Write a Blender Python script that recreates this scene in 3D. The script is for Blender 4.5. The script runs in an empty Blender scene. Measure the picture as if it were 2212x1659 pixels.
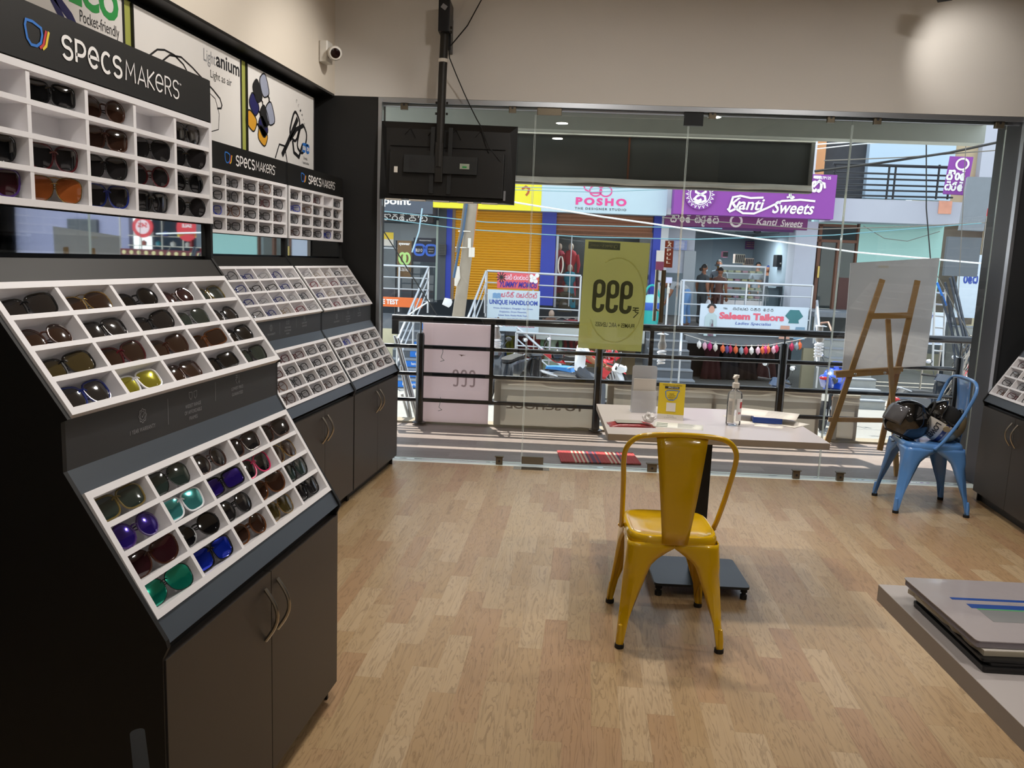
import bpy, bmesh, math, random
from mathutils import Vector, Matrix, noise
random.seed(7)
C = bpy.context.scene.collection
sc = bpy.context.scene
PI = math.pi
# ---------------------------------------------------------------- camera
AX = Vector((0.98863887, 0.14548117, 0.03779443))      # camera right
BX = Vector((0.05904034, -0.1446172, -0.98772471))     # camera down
CX = Vector((-0.13822963, 0.97873443, -0.15156344))    # camera forward
FPX = 1750.0
EYE = Vector((0, 0, 1.5))
cam = bpy.data.cameras.new('camera'); camo = bpy.data.objects.new('camera', cam); C.objects.link(camo)
m = Matrix((( AX.x, -BX.x, -CX.x, EYE.x), (AX.y, -BX.y, -CX.y, EYE.y), (AX.z, -BX.z, -CX.z, EYE.z), (0, 0, 0, 1)))
camo.matrix_world = m
cam.sensor_width = 36; cam.lens = FPX / 2212 * 36; cam.clip_start = 0.02; cam.clip_end = 400
sc.camera = camo
# ---------------------------------------------------------------- world, sun, room lights, exposure
sc.view_settings.view_transform = 'Standard'; sc.view_settings.look = 'None'
sc.view_settings.exposure = 0.0; sc.view_settings.gamma = 1.0; sc.view_settings.use_curve_mapping = False
w = bpy.data.worlds.new('sky'); sc.world = w; w.use_nodes = True
nt = w.node_tree; bg = nt.nodes['Background']
tc = nt.nodes.new('ShaderNodeTexCoord'); sp = nt.nodes.new('ShaderNodeSeparateXYZ'); cr = nt.nodes.new('ShaderNodeValToRGB')
nt.links.new(tc.outputs['Generated'], sp.inputs[0]); nt.links.new(sp.outputs['Z'], cr.inputs[0]); nt.links.new(cr.outputs[0], bg.inputs[0])
cr.color_ramp.elements[0].color = (0.95, 0.97, 1.0, 1); cr.color_ramp.elements[1].color = (0.70, 0.82, 1.0, 1)
bg.inputs[1].default_value = 2.0
FA = 0.103056417
U = Vector((math.cos(FA), math.sin(FA), 0)); N = Vector((-math.sin(FA), math.cos(FA), 0)); O = Vector((-1.6, 5.66, 0))
def lamp(name, kind, loc, energy, color=(1, 1, 1), aim=None, **kw):
    l = bpy.data.lights.new(name, kind); l.energy = energy; l.color = color
    for k, v in kw.items(): setattr(l, k, v)
    o = bpy.data.objects.new(name, l); C.objects.link(o); o.location = loc
    if aim is not None: o.rotation_euler = (Vector(aim) - Vector(loc)).to_track_quat('-Z', 'Y').to_euler()
    return o
sd = (U * 0.14 - N * 0.36 + Vector((0, 0, -0.93)))
so = lamp('sun', 'SUN', (0, 12, 12), 9.0, (1.0, 0.95, 0.87), angle=math.radians(0.6))
so.rotation_euler = sd.to_track_quat('-Z', 'Y').to_euler()
WARM = (1.0, 0.945, 0.88)
for i, (x, y, e) in enumerate([(0.1, 0.2, 12), (1.9, 1.2, 16), (0.2, -1.2, 12), (-0.2, 3.9, 24), (1.7, 4.2, 24)]):
    lamp('ceiling_light', 'AREA', (x, y, 3.36), e, WARM, aim=(x, y, 0), shape='DISK', size=0.16)
for i, (x, y, e) in enumerate([(-0.8, 4.3, 85), (0.3, 4.9, 75), (1.4, 4.9, 70), (1.5, 3.3, 60), (-0.1, 3.9, 60), (-0.35, 1.3, 22), (1.5, 1.6, 45)]):
    lamp('ceiling_downlight', 'SPOT', (x, y, 3.36), e, WARM, aim=(x, y, 0), spot_size=math.radians(84), spot_blend=0.8, shadow_soft_size=0.06)
for i, (x, y, e, t) in enumerate([(-0.9, 3.3, 62, (-2.1, 3.9, 2.45)), (-0.95, 4.6, 58, (-2.1, 5.0, 2.2)), (-0.45, 1.9, 95, (-1.4, 2.1, 1.5)), (-1.0, 1.2, 36, (-2.2, 2.2, 2.6))]):
    lamp('track_spot', 'SPOT', (x, y, 3.3), e, WARM, aim=t, spot_size=math.radians(75), spot_blend=0.9, shadow_soft_size=0.04)

# ---------------------------------------------------------------- helpers
def rgb(h):
    h = h.lstrip('#'); v = [int(h[i:i + 2], 16) / 255 for i in (0, 2, 4)]
    return tuple(((c / 12.92) if c <= 0.04045 else ((c + 0.055) / 1.055) ** 2.4) for c in v)
MATS = {}
def M(name, col, rough=0.5, metal=0.0, var=0.06, scale=8.0, bump=0.0, bscale=60.0, alpha=1.0, emit=0.0, spec=0.5, coat=0.0):
    if name in MATS: return MATS[name]
    m = bpy.data.materials.new(name); m.use_nodes = True; nt = m.node_tree; b = nt.nodes['Principled BSDF']
    if isinstance(col, str): col = rgb(col)
    b.inputs['Roughness'].default_value = rough; b.inputs['Metallic'].default_value = metal
    b.inputs['Specular IOR Level'].default_value = spec; b.inputs['Coat Weight'].default_value = coat; b.inputs['Coat Roughness'].default_value = 0.05
    tcn = nt.nodes.new('ShaderNodeTexCoord'); nz = nt.nodes.new('ShaderNodeTexNoise'); nz.inputs['Scale'].default_value = scale; nz.inputs['Detail'].default_value = 3
    nt.links.new(tcn.outputs['Object'], nz.inputs['Vector'])
    mx = nt.nodes.new('ShaderNodeMix'); mx.data_type = 'RGBA'
    mx.inputs[6].default_value = (*[c * (1 - var) for c in col], 1); mx.inputs[7].default_value = (*[min(1, c * (1 + var)) for c in col], 1)
    nt.links.new(nz.outputs['Fac'], mx.inputs[0]); nt.links.new(mx.outputs[2], b.inputs['Base Color'])
    if alpha < 1: b.inputs['Alpha'].default_value = alpha
    if emit: 
        b.inputs['Emission Color'].default_value = (*col, 1); b.inputs['Emission Strength'].default_value = emit
    if bump:
        n2 = nt.nodes.new('ShaderNodeTexNoise'); n2.inputs['Scale'].default_value = bscale; nt.links.new(tcn.outputs['Object'], n2.inputs['Vector'])
        bp = nt.nodes.new('ShaderNodeBump'); bp.inputs['Strength'].default_value = bump; bp.inputs['Distance'].default_value = 0.01
        nt.links.new(n2.outputs['Fac'], bp.inputs['Height']); nt.links.new(bp.outputs[0], b.inputs['Normal'])
    MATS[name] = m; return m
def glass_mat(name, tint=(0.97, 0.99, 0.98), ior=1.45, rough=0.0, body=None, bodymix=0.0):
    m = bpy.data.materials.new(name); m.use_nodes = True; nt = m.node_tree; nt.nodes.remove(nt.nodes['Principled BSDF'])
    out = nt.nodes['Material Output']; tr = nt.nodes.new('ShaderNodeBsdfTransparent'); gl = nt.nodes.new('ShaderNodeBsdfGlossy'); fr = nt.nodes.new('ShaderNodeFresnel'); mx = nt.nodes.new('ShaderNodeMixShader')
    tr.inputs[0].default_value = (*tint, 1); gl.inputs['Roughness'].default_value = rough; fr.inputs[0].default_value = ior
    src = tr.outputs[0]
    if body:
        df = nt.nodes.new('ShaderNodeBsdfDiffuse'); df.inputs[0].default_value = (*body, 1); m2 = nt.nodes.new('ShaderNodeMixShader'); m2.inputs[0].default_value = bodymix
        nt.links.new(tr.outputs[0], m2.inputs[1]); nt.links.new(df.outputs[0], m2.inputs[2]); src = m2.outputs[0]
    nt.links.new(fr.outputs[0], mx.inputs[0]); nt.links.new(src, mx.inputs[1]); nt.links.new(gl.outputs[0], mx.inputs[2]); nt.links.new(mx.outputs[0], out.inputs[0])
    MATS[name] = m; return m

def trans_mat(name, col, t=.5, rough=.6, thin=0.0, var=.06, scale=4):
    m = M(name, col, rough, var=var, scale=scale); nt = m.node_tree; b = nt.nodes['Principled BSDF']; out = nt.nodes['Material Output']
    tl = nt.nodes.new('ShaderNodeBsdfTranslucent'); mx = nt.nodes.new('ShaderNodeMixShader'); mx.inputs[0].default_value = t
    src = b.inputs['Base Color'].links[0].from_socket; nt.links.new(src, tl.inputs[0]); nt.links.new(b.outputs[0], mx.inputs[1]); nt.links.new(tl.outputs[0], mx.inputs[2]); last = mx
    if thin:
        tr = nt.nodes.new('ShaderNodeBsdfTransparent'); m2 = nt.nodes.new('ShaderNodeMixShader'); m2.inputs[0].default_value = thin; nt.links.new(mx.outputs[0], m2.inputs[1]); nt.links.new(tr.outputs[0], m2.inputs[2]); last = m2
    nt.links.new(last.outputs[0], out.inputs[0]); return m
def xf(loc=(0, 0, 0), rz=0.0, rx=0.0, ry=0.0, s=1.0):
    return Matrix.Translation(loc) @ Matrix.Rotation(rz, 4, 'Z') @ Matrix.Rotation(ry, 4, 'Y') @ Matrix.Rotation(rx, 4, 'X') @ Matrix.Scale(s, 4)
def axes(o, x, y, z):
    x, y, z = Vector(x), Vector(y), Vector(z); o = Vector(o)
    return Matrix(((x.x, y.x, z.x, o.x), (x.y, y.y, z.y, o.y), (x.z, y.z, z.z, o.z), (0, 0, 0, 1)))

class MB:
    def __init__(s, m=None): s.v = []; s.f = []; s.mi = []; s.m = m or Matrix(); s.k = 0
    def add(s, vs, fs, k=None):
        b = len(s.v); s.v += [tuple(s.m @ Vector(p)) for p in vs]
        s.f += [tuple(b + i for i in f) for f in fs]; s.mi += [s.k if k is None else k] * len(fs); return s
    def box(s, x0, x1, y0, y1, z0, z1, k=None):
        vs = [(x, y, z) for x in (x0, x1) for y in (y0, y1) for z in (z0, z1)]
        return s.add(vs, [(0, 1, 3, 2), (4, 6, 7, 5), (0, 4, 5, 1), (2, 3, 7, 6), (0, 2, 6, 4), (1, 5, 7, 3)], k)
    def cbox(s, c, d, mat=None, k=None, bev=0.0):
        o = s.m
        if mat is not None: s.m = s.m @ mat
        x, y, z = c; a, b, e = d[0] / 2, d[1] / 2, d[2] / 2
        if bev <= 0: s.box(x - a, x + a, y - b, y + b, z - e, z + e, k)
        else:
            n = 4; pts = []
            for (cx, cy, a0) in ((a - bev, b - bev, 0), (-a + bev, b - bev, PI / 2), (-a + bev, -b + bev, PI), (a - bev, -b + bev, 1.5 * PI)):
                pts += [(x + cx + bev * math.cos(a0 + i * PI / 2 / n), y + cy + bev * math.sin(a0 + i * PI / 2 / n)) for i in range(n + 1)]
            s.prism(pts, z - e, z + e, k)
        s.m = o; return s
    def prism(s, pts, z0, z1, k=None):
        n = len(pts); vs = [(p[0], p[1], z0) for p in pts] + [(p[0], p[1], z1) for p in pts]
        fs = [tuple(range(n))[::-1], tuple(range(n, 2 * n))] + [(i, (i + 1) % n, n + (i + 1) % n, n + i) for i in range(n)]
        return s.add(vs, fs, k)
    def prismx(s, yz, x0, x1, k=None):      # outline in the y,z plane swept along x
        o = s.m; s.m = s.m @ Matrix(((0, 0, 1, 0), (1, 0, 0, 0), (0, 1, 0, 0), (0, 0, 0, 1))); s.prism(yz, x0, x1, k); s.m = o; return s
    def prismy(s, xz, y0, y1, k=None):      # outline in x,z swept along y
        o = s.m; s.m = s.m @ Matrix(((1, 0, 0, 0), (0, 0, 1, 0), (0, 1, 0, 0), (0, 0, 0, 1))); s.prism(xz, y0, y1, k); s.m = o; return s
    def tube(s, path, r, n=8, closed=False, cap=True, k=None, flat=1.0):
        path = [Vector(p) for p in path]; L = len(path); rs = r if isinstance(r, (list, tuple)) else [r] * L
        vs = []; fs = []; up = None
        for i, p in enumerate(path):
            if closed: t = path[(i + 1) % L] - path[i - 1]
            else: t = path[min(i + 1, L - 1)] - path[max(i - 1, 0)]
            t = t.normalized() if t.length > 1e-9 else Vector((0, 0, 1))
            if up is None: up = Vector((0, 0, 1)) if abs(t.z) < 0.9 else Vector((0, 1, 0))
            a = t.cross(up)
            if a.length < 1e-6: a = t.orthogonal()
            a.normalize(); b = a.cross(t).normalized(); up = b
            for j in range(n):
                th = 2 * PI * j / n; vs.append(p + a * (math.cos(th) * rs[i]) + b * (math.sin(th) * rs[i] * flat))
        for i in range(L if closed else L - 1):
            i2 = (i + 1) % L
            for j in range(n): fs.append((i * n + j, i * n + (j + 1) % n, i2 * n + (j + 1) % n, i2 * n + j))
        if cap and not closed: fs += [tuple(range(n))[::-1], tuple(range((L - 1) * n, L * n))]
        return s.add(vs, fs, k)
    def cyl(s, a, b, r, n=12, k=None, r2=None): return s.tube([a, b], [r, r if r2 is None else r2], n, k=k)
    def lathe(s, prof, n=20, k=None, c=(0, 0, 0)):
        vs = []; fs = []
        for (r, z) in prof:
            for j in range(n): th = 2 * PI * j / n; vs.append((c[0] + r * math.cos(th), c[1] + r * math.sin(th), c[2] + z))
        for i in range(len(prof) - 1):
            for j in range(n): fs.append((i * n + j, i * n + (j + 1) % n, (i + 1) * n + (j + 1) % n, (i + 1) * n + j))
        fs += [tuple(range(n))[::-1], tuple(range((len(prof) - 1) * n, len(prof) * n))]
        return s.add(vs, fs, k)
    def ball(s, c, r, n=12, k=None):
        r = r if isinstance(r, (tuple, list)) else (r, r, r); vs = []; fs = []; h = n // 2 + 1
        for i in range(h + 1):
            ph = PI * i / h
            for j in range(n): th = 2 * PI * j / n; vs.append((c[0] + r[0] * math.sin(ph) * math.cos(th), c[1] + r[1] * math.sin(ph) * math.sin(th), c[2] + r[2] * math.cos(ph)))
        for i in range(h):
            for j in range(n): fs.append((i * n + j, (i + 1) * n + j, (i + 1) * n + (j + 1) % n, i * n + (j + 1) % n))
        return s.add(vs, fs, k)
    def ribbon(s, pts, wd, closed=False, z=0.0, th=0.0, k=None):   # stroke in the local x,y plane, wd wide
        P = [Vector((p[0], p[1])) for p in pts]; L = len(P); vs = []; fs = []
        for i in range(L):
            a = P[i - 1] if (i or closed) else P[i]; b = P[(i + 1) % L] if (i < L - 1 or closed) else P[i]
            d1 = (P[i] - a); d2 = (b - P[i]); t = Vector((0, 0))
            if d1.length > 1e-9: t += d1.normalized()
            if d2.length > 1e-9: t += d2.normalized()
            if t.length < 1e-6: t = Vector((1, 0))
            t.normalize(); nn = Vector((-t.y, t.x)); q = 1.0
            if d1.length > 1e-9 and d2.length > 1e-9: q = 1 / max(0.6, abs(nn.dot(Vector((-d1.y, d1.x)).normalized())))
            w2 = wd / 2 * q; vs += [(*(P[i] + nn * w2), z), (*(P[i] - nn * w2), z)]
        n = L if closed else L - 1
        if th <= 0:
            for i in range(n): j = (i + 1) % L; fs.append((2 * i, 2 * i + 1, 2 * j + 1, 2 * j))
        else:
            m_ = len(vs); vs += [(x, y, z + th) for x, y, _ in vs]
            for i in range(n):
                j = (i + 1) % L; a, b, c, d = 2 * i, 2 * i + 1, 2 * j + 1, 2 * j
                fs += [(m_ + a, m_ + b, m_ + c, m_ + d), (d, c, b, a), (b, m_ + b, m_ + c, c)[::-1], (a, d, m_ + d, m_ + a)[::-1]]
            if not closed: fs += [(0, 1, m_ + 1, m_), (2 * L - 1, 2 * L - 2, m_ + 2 * L - 2, m_ + 2 * L - 1)]
        return s.add(vs, fs, k)
    def poly(s, pts, z=0.0, k=None): return s.add([(p[0], p[1], z) for p in pts], [tuple(range(len(pts)))], k)
    def mesh(s, name, smooth=False):
        me = bpy.data.meshes.new(name); me.from_pydata(s.v, [], s.f)
        me.polygons.foreach_set('material_index', s.mi)
        if smooth:
            me.polygons.foreach_set('use_smooth', [True] * len(me.polygons)); me.set_sharp_from_angle(angle=math.radians(38))
        bm = bmesh.new(); bm.from_mesh(me); bmesh.ops.recalc_face_normals(bm, faces=bm.faces); bm.to_mesh(me); bm.free()
        return me
    def build(s, name, mats, parent=None, smooth=False, **kw):
        me = s.mesh(name, smooth)
        return put(name, me, mats, parent, **kw)
def put(name, me, mats, parent=None, loc=None, rot=None, label=None, kind=None, objmat=False):
    o = bpy.data.objects.new(name, me); C.objects.link(o)
    mats = mats if isinstance(mats, (list, tuple)) else [mats]
    if objmat:
        while len(me.materials) < len(mats): me.materials.append(None)
        for i, mm in enumerate(mats): o.material_slots[i].link = 'OBJECT'; o.material_slots[i].material = mm
    elif not len(me.materials):
        for mm in mats: me.materials.append(mm)
    if parent: o.parent = parent
    if loc is not None: o.location = loc
    if rot is not None: o.rotation_euler = rot
    if label: o['label'] = label
    if kind: o['kind'] = kind
    return o
def tag(o, label, cat, group=None, kind=None):
    o['label'] = label; o['category'] = cat
    if group: o['group'] = group
    if kind: o['kind'] = kind
    return o
def thing(name, label, cat, loc=(0, 0, 0), rz=0.0, group=None, mat=None):
    o = bpy.data.objects.new(name, None); C.objects.link(o); o.empty_display_size = 0.1
    if mat is not None: o.matrix_world = mat
    else: o.location = loc; o.rotation_euler = (0, 0, rz)
    return tag(o, label, cat, group)
def struct(o): o['kind'] = 'structure'; return o
def text_mesh(s, bold=0.0, sp=1.0):
    cu = bpy.data.curves.new('t', 'FONT'); cu.body = s; cu.size = 1; cu.offset = bold; cu.space_character = sp; cu.resolution_u = 3; cu.align_x = 'LEFT'
    ob = bpy.data.objects.new('t', cu); C.objects.link(ob); me = bpy.data.meshes.new_from_object(ob); bpy.data.objects.remove(ob); bpy.data.curves.remove(cu)
    xs = [v.co.x for v in me.vertices]; ys = [v.co.y for v in me.vertices]
    r = ([tuple(v.co) for v in me.vertices], [tuple(p.vertices) for p in me.polygons], min(xs), max(xs), min(ys), max(ys)); bpy.data.meshes.remove(me); return r
def text_into(mb, s, x0, x1, y0, y1, z=0.0, bold=0.0, sp=1.0, k=None, slant=0.0, fit='box'):
    vs, fs, a, b, c, d = text_mesh(s, bold, sp); sx = (x1 - x0) / (b - a); sy = (y1 - y0) / (d - c)
    ox = x0
    if fit == 'h': sx = min(sx, sy * 1.0); ox = (x0 + x1) / 2 - sx * (b - a) / 2
    mb.add([(ox + (x - a) * sx + slant * (y - c) * sy, y0 + (y - c) * sy, z) for x, y, _ in vs], fs, k); return mb
def arc(cx, cy, rx, ry, a0, a1, n=12): return [(cx + rx * math.cos(math.radians(a0 + (a1 - a0) * i / n)), cy + ry * math.sin(math.radians(a0 + (a1 - a0) * i / n))) for i in range(n + 1)]
# street frame: s along the shop front, off away from it, z up
def W(s, off, z): p = O + U * s + N * off; return Vector((p.x, p.y, z))
def F(px, py, off):                 # photograph point -> (s, z) on the street plane at distance off
    d = CX + AX * ((px - 1106) / FPX) + BX * ((py - 829.5) / FPX)
    p0 = O + N * off; t = (p0 - EYE).dot(N) / d.dot(N); q = EYE + d * t
    return (q - O).dot(U), q.z
def RC(x0, y0, x1, y1, off):
    ym = (y0 + y1) / 2; xm = (x0 + x1) / 2
    return F(x0, ym, off)[0], F(x1, ym, off)[0], F(xm, y1, off)[1], F(xm, y0, off)[1]
def street(name, label, cat, s, off, z, group=None, rz=0.0): return thing(name, label, cat, W(s, off, z), FA + rz, group)
SM = axes(O, U, N, (0, 0, 1))       # local frame for things written in street coordinates
def sthing(name, label, cat, s, off, z, group=None): # Empty; children are given relative to it
    return street(name, label, cat, s, off, z, group)
# stroke lettering for the shop's word mark (unit height 1)
def logo_strokes():
    L = []; x = 0
    def g(ps, w): 
        nonlocal x
        for p, t in ps: L.append(([(x + a, b) for a, b in p], t))
        x += w
    B = 0.17; T = 0.10
    S = lambda w, t: [(arc(w / 2, .76, w / 2, .24, 20, 180, 8) + arc(w / 2, .74, w / 2, .24, 190, 250, 4) + arc(w / 2, .27, w / 2, .25, 70, -10, 6) + arc(w / 2, .25, w / 2, .25, -20, -160, 8), t)]
    g(S(.5, B), .74)
    g([([(0, 0), (0, 1), (.25, 1)] + arc(.25, .68, .27, .32, 90, -90, 8) + [(.0, .36)], B)], .74)
    g([([(.0, .5), (.55, .5)] + arc(.28, .5, .28, .46, 0, 320, 16), B)], .80)
    g([(arc(.3, .5, .3, .48, 50, 310, 14), B)], .76)
    g(S(.5, B), .80)
    g([([(0, 0), (0.06, 1), (.33, .35), (.6, 1), (.66, 0)], T)], .84)
    g([([(0, 0), (.3, 1), (.6, 0)], T), ([(.1, .3), (.5, .3)], T)], .74)
    g([([(0, 0), (0, 1)], T), ([(.5, 1), (.03, .48), (.5, 0)], T)], .62)
    g([([(.0, .5), (.55, .5)] + arc(.28, .5, .28, .46, 0, 320, 16), T)], .74)
    g([([(0, 0), (0, 1), (.22, 1)] + arc(.22, .74, .24, .26, 90, -90, 8) + [(.05, .48)], T), ([(.22, .48), (.5, 0)], T)], .66)
    g(S(.46, T), .46)
    return L, x
LOGO, LOGOW = logo_strokes()
def logo_into(mb, x0, x1, y0, y1, z=0, k=None):
    sx = (x1 - x0) / LOGOW; sy = y1 - y0
    for p, t in LOGO: mb.ribbon([(x0 + a * sx, y0 + b * sy) for a, b in p], t * sy, z=z, k=k)
def lensmark_into(mb, x0, y0, w, h, z, ks=(0, 1, 2)):       # outline of a lens with coloured strokes beside it
    o = [(.0, .75), (.06, .98), (.35, 1.0), (.74, .86), (.78, .6), (.7, .25), (.5, .06), (.25, .04), (.08, .25)]
    mb.ribbon([(x0 + a * w * .95, y0 + b * h) for a, b in o], w * .085, closed=True, z=z, k=ks[0])
    for i, k in enumerate(ks[1:]): mb.ribbon([(x0 + w * (.93 + .12 * i), y0 + h * .83), (x0 + w * (.86 + .12 * i), y0 + h * .55), (x0 + w * (.78 + .12 * i), y0 + h * .2), (x0 + w * (.62 + .12 * i), y0 + h * .02)], w * .09, z=z, k=k)
# Kannada letters drawn as strokes in a unit box (x advance ~1)
KN = {
 'ka': [[(.15, .98), (.9, .98)], arc(.5, .72, .16, .16, 60, 420, 12), arc(.35, .28, .3, .26, 60, 300, 10) + [(.5, .2)], arc(.72, .28, .25, .26, 120, -120, 10)],
 'ra': [[(.2, .98), (.85, .98)], arc(.5, .35, .38, .36, 100, 440, 16), [(.5, .7), (.5, .98)]],
 'm': [arc(.25, .6, .18, .2, 0, 360, 10), arc(.3, .3, .28, .28, 100, 330, 10), arc(.8, .4, .25, .38, 210, 460, 12), [(.55, .95), (.95, .98)]],
 'ya': [arc(.25, .6, .18, .2, 0, 360, 10), arc(.3, .28, .28, .26, 110, 350, 10) + arc(.8, .28, .24, .26, 190, 420, 10), [(.9, .5), (.95, .95), (1.15, .95)]],
 'na': [[(.15, .95), (.8, .95)], arc(.5, .4, .36, .34, 130, 400, 12), [(.5, .7), (.52, .95)]],
 'sa': [[(.15, .98), (.85, .98)], arc(.32, .35, .26, .3, 40, 330, 12), arc(.75, .38, .2, .34, -140, 120, 10)],
 'ta': [[(.2, 1.0), (.8, .95)], arc(.5, .35, .4, .34, 60, 320, 12), arc(.55, .38, .17, .17, 0, 360, 10)],
 'va': [arc(.4, .32, .34, .3, 140, 400, 12), arc(.45, .68, .22, .2, -20, 200, 8), [(.4, .95), (.9, .95)]],
 'nda': [arc(.5, .4, .42, .36, 0, 360, 14), [(.5, .78), (.6, 1.0), (.95, .98)]],
 'o': [arc(.5, .38, .34, .34, 0, 360, 14)],
 'aa': [arc(.2, .8, .25, .22, 160, -60, 10)],
 'i': [arc(.1, 1.08, .22, .16, -60, 240, 10)],
 'vi': [arc(.25, -.25, .2, .2, 90, 330, 10), arc(.3, .0, .12, .1, 60, 360, 8)],
 'dot': [arc(.15, .08, .08, .08, 0, 360, 8)],
 'h': [arc(.3, 1.12, .2, .12, 0, 200, 8), [(.5, 1.12), (.65, 1.25)]],
}
ADV = {'aa': .5, 'i': .0, 'vi': 0.0, 'dot': .4, 'h': 0, ' ': .6, 'ya': 1.3}
def kn_into(mb, seq, x0, x1, y0, y1, z=0, wt=.13, k=None):
    seq = seq.split(','); tot = sum(ADV.get(g, 1.08) for g in seq); sx = (x1 - x0) / tot; sy = (y1 - y0); x = 0
    for g in seq:
        xx = x - (.85 if g in ('vi',) else .55 if g in ('i', 'h') else .1 if g == 'aa' else 0)
        for st in KN.get(g, []): mb.ribbon([(x0 + (xx + a) * sx, y0 + b * sy) for a, b in st], wt * sy, z=z, k=k)
        x += ADV.get(g, 1.08)
# ---------------------------------------------------------------- materials
WHITEWALL = M('wall_paint_white', '#d9d0c2', .8, var=.03, scale=3, bump=.05)
BEIGEWALL = M('wall_paint_beige', '#d8d4ce', .8, var=.03, scale=2, bump=.05)
CEIL = M('ceiling_paint', '#cfc6b8', .85)
BLACK = M('black_laminate', '#171614', .45, var=.15, scale=3)
BLACKW = M('black_wall_panel', '#0d0d0d', .55, var=.15, scale=2)
DGREY = M('dark_grey_panel', '#36383b', .5, var=.08, scale=3)
SLATE = M('slate_laminate', '#3f464e', .38, var=.07, scale=5)
DOORB = M('brown_black_laminate', '#3a3531', .42, var=.08, scale=4)
TRAY = M('tray_white', '#eae8ea', .55, var=.04, scale=6)
STEEL = M('brushed_steel', '#b9b4aa', .28, 1.0, var=.05)
CHROME = M('chrome', '#d8d8d8', .1, 1.0, var=.02)
ALU = M('aluminium', '#b8bcc2', .35, .9, var=.05)
WHITE = M('white_print', '#f2f0ee', .5, var=.02)
OFFW = M('off_white', '#dcd6cc', .6, var=.04)
INK = M('dark_ink', '#26262a', .5, var=.03)
GREYINK = M('grey_ink', '#8f9094', .5, var=.03)
BLUEP = M('blue_print', '#2f74c8', .5, var=.03); REDP = M('red_print', '#c2373f', .5, var=.03); YELP = M('yellow_print', '#e8c93a', .5, var=.03)
GLASS = glass_mat('clear_glass', (.965, .985, .975))
LENS = glass_mat('clear_lens', (.97, .98, .98), 1.5)
MIRROR = M('mirror_silver', '#dfe6e8', .02, 1.0, var=.005)
MARBLE = M('pale_marble', '#dfe6dc', .35, var=.14, scale=5)
CONC = M('concrete', '#8c8c86', .85, var=.12, scale=4, bump=.2)
RUBBER = M('black_rubber', '#131313', .7)
CABLE = M('black_cable', '#121212', .6)
def planks_mat(name, c1, c2, c3, WP, LP, ang, rough, grain=1.0):
    m = bpy.data.materials.new(name); m.use_nodes = True; nt = m.node_tree; b = nt.nodes['Principled BSDF']; Lk = nt.links.new
    def n(t, **k):
        o = nt.nodes.new(t)
        for a, v in k.items(): setattr(o, a, v)
        return o
    def mth(op, a, bb=None):
        o = n('ShaderNodeMath', operation=op)
        for i, x in enumerate((a, bb)):
            if x is None: continue
            if isinstance(x, (int, float)): o.inputs[i].default_value = x
            else: Lk(x, o.inputs[i])
        return o.outputs[0]
    g = n('ShaderNodeNewGeometry'); mp = n('ShaderNodeMapping'); mp.inputs['Rotation'].default_value = (0, 0, -ang); Lk(g.outputs['Position'], mp.inputs[0])
    s = n('ShaderNodeSeparateXYZ'); Lk(mp.outputs[0], s.inputs[0]); x, y = s.outputs[0], s.outputs[1]
    row = mth('FLOOR', mth('DIVIDE', x, WP)); sh = mth('MULTIPLY', mth('FRACT', mth('MULTIPLY', row, .381966)), LP)
    col = mth('FLOOR', mth('DIVIDE', mth('ADD', y, sh), LP))
    cb = n('ShaderNodeCombineXYZ'); Lk(row, cb.inputs[0]); Lk(col, cb.inputs[1]); wn = n('ShaderNodeTexWhiteNoise', noise_dimensions='2D'); Lk(cb.outputs[0], wn.inputs['Vector'])
    r = wn.outputs['Value']
    c2n = n('ShaderNodeCombineXYZ'); Lk(mth('ADD', mth('MULTIPLY', x, 26), mth('MULTIPLY', r, 40)), c2n.inputs[0]); Lk(mth('ADD', mth('MULTIPLY', y, 2.6), mth('MULTIPLY', r, 90)), c2n.inputs[1])
    nz = n('ShaderNodeTexNoise'); nz.inputs['Scale'].default_value = 1.0; nz.inputs['Detail'].default_value = 4; nz.inputs['Distortion'].default_value = .6; Lk(c2n.outputs[0], nz.inputs['Vector'])
    rings = mth('FRACT', mth('MULTIPLY', nz.outputs['Fac'], 9))
    ramp = n('ShaderNodeValToRGB'); e = ramp.color_ramp.elements; e[0].position = 0; e[0].color = (*rgb(c1), 1); e[1].position = 1; e[1].color = (*rgb(c3), 1); k = e.new(.5); k.color = (*rgb(c2), 1); Lk(r, ramp.inputs[0])
    mx = n('ShaderNodeMix', data_type='RGBA', blend_type='MULTIPLY'); mx.inputs[0].default_value = .32 * grain
    gr = n('ShaderNodeValToRGB'); gr.color_ramp.elements[0].color = (.38, .33, .28, 1); gr.color_ramp.elements[1].position = .35; gr.color_ramp.elements[1].color = (1, 1, 1, 1); Lk(rings, gr.inputs[0])
    Lk(ramp.outputs[0], mx.inputs[6]); Lk(gr.outputs[0], mx.inputs[7])
    n2 = n('ShaderNodeTexNoise'); n2.inputs['Scale'].default_value = 1.2; Lk(g.outputs['Position'], n2.inputs['Vector'])
    m3 = n('ShaderNodeMix', data_type='RGBA', blend_type='MULTIPLY'); m3.inputs[0].default_value = .25; Lk(mx.outputs[2], m3.inputs[6]); r3 = n('ShaderNodeValToRGB'); r3.color_ramp.elements[0].color = (.75, .72, .68, 1); r3.color_ramp.elements[0].position = .35; r3.color_ramp.elements[1].position = .6; Lk(n2.outputs['Fac'], r3.inputs[0]); Lk(r3.outputs[0], m3.inputs[7])
    Lk(m3.outputs[2], b.inputs['Base Color']); b.inputs['Roughness'].default_value = rough
    rr = mth('ADD', mth('MULTIPLY', nz.outputs['Fac'], .18), rough - .08); Lk(rr, b.inputs['Roughness'])
    return m
ANG = math.radians(3.2); PW, PL = .094, .44
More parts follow.
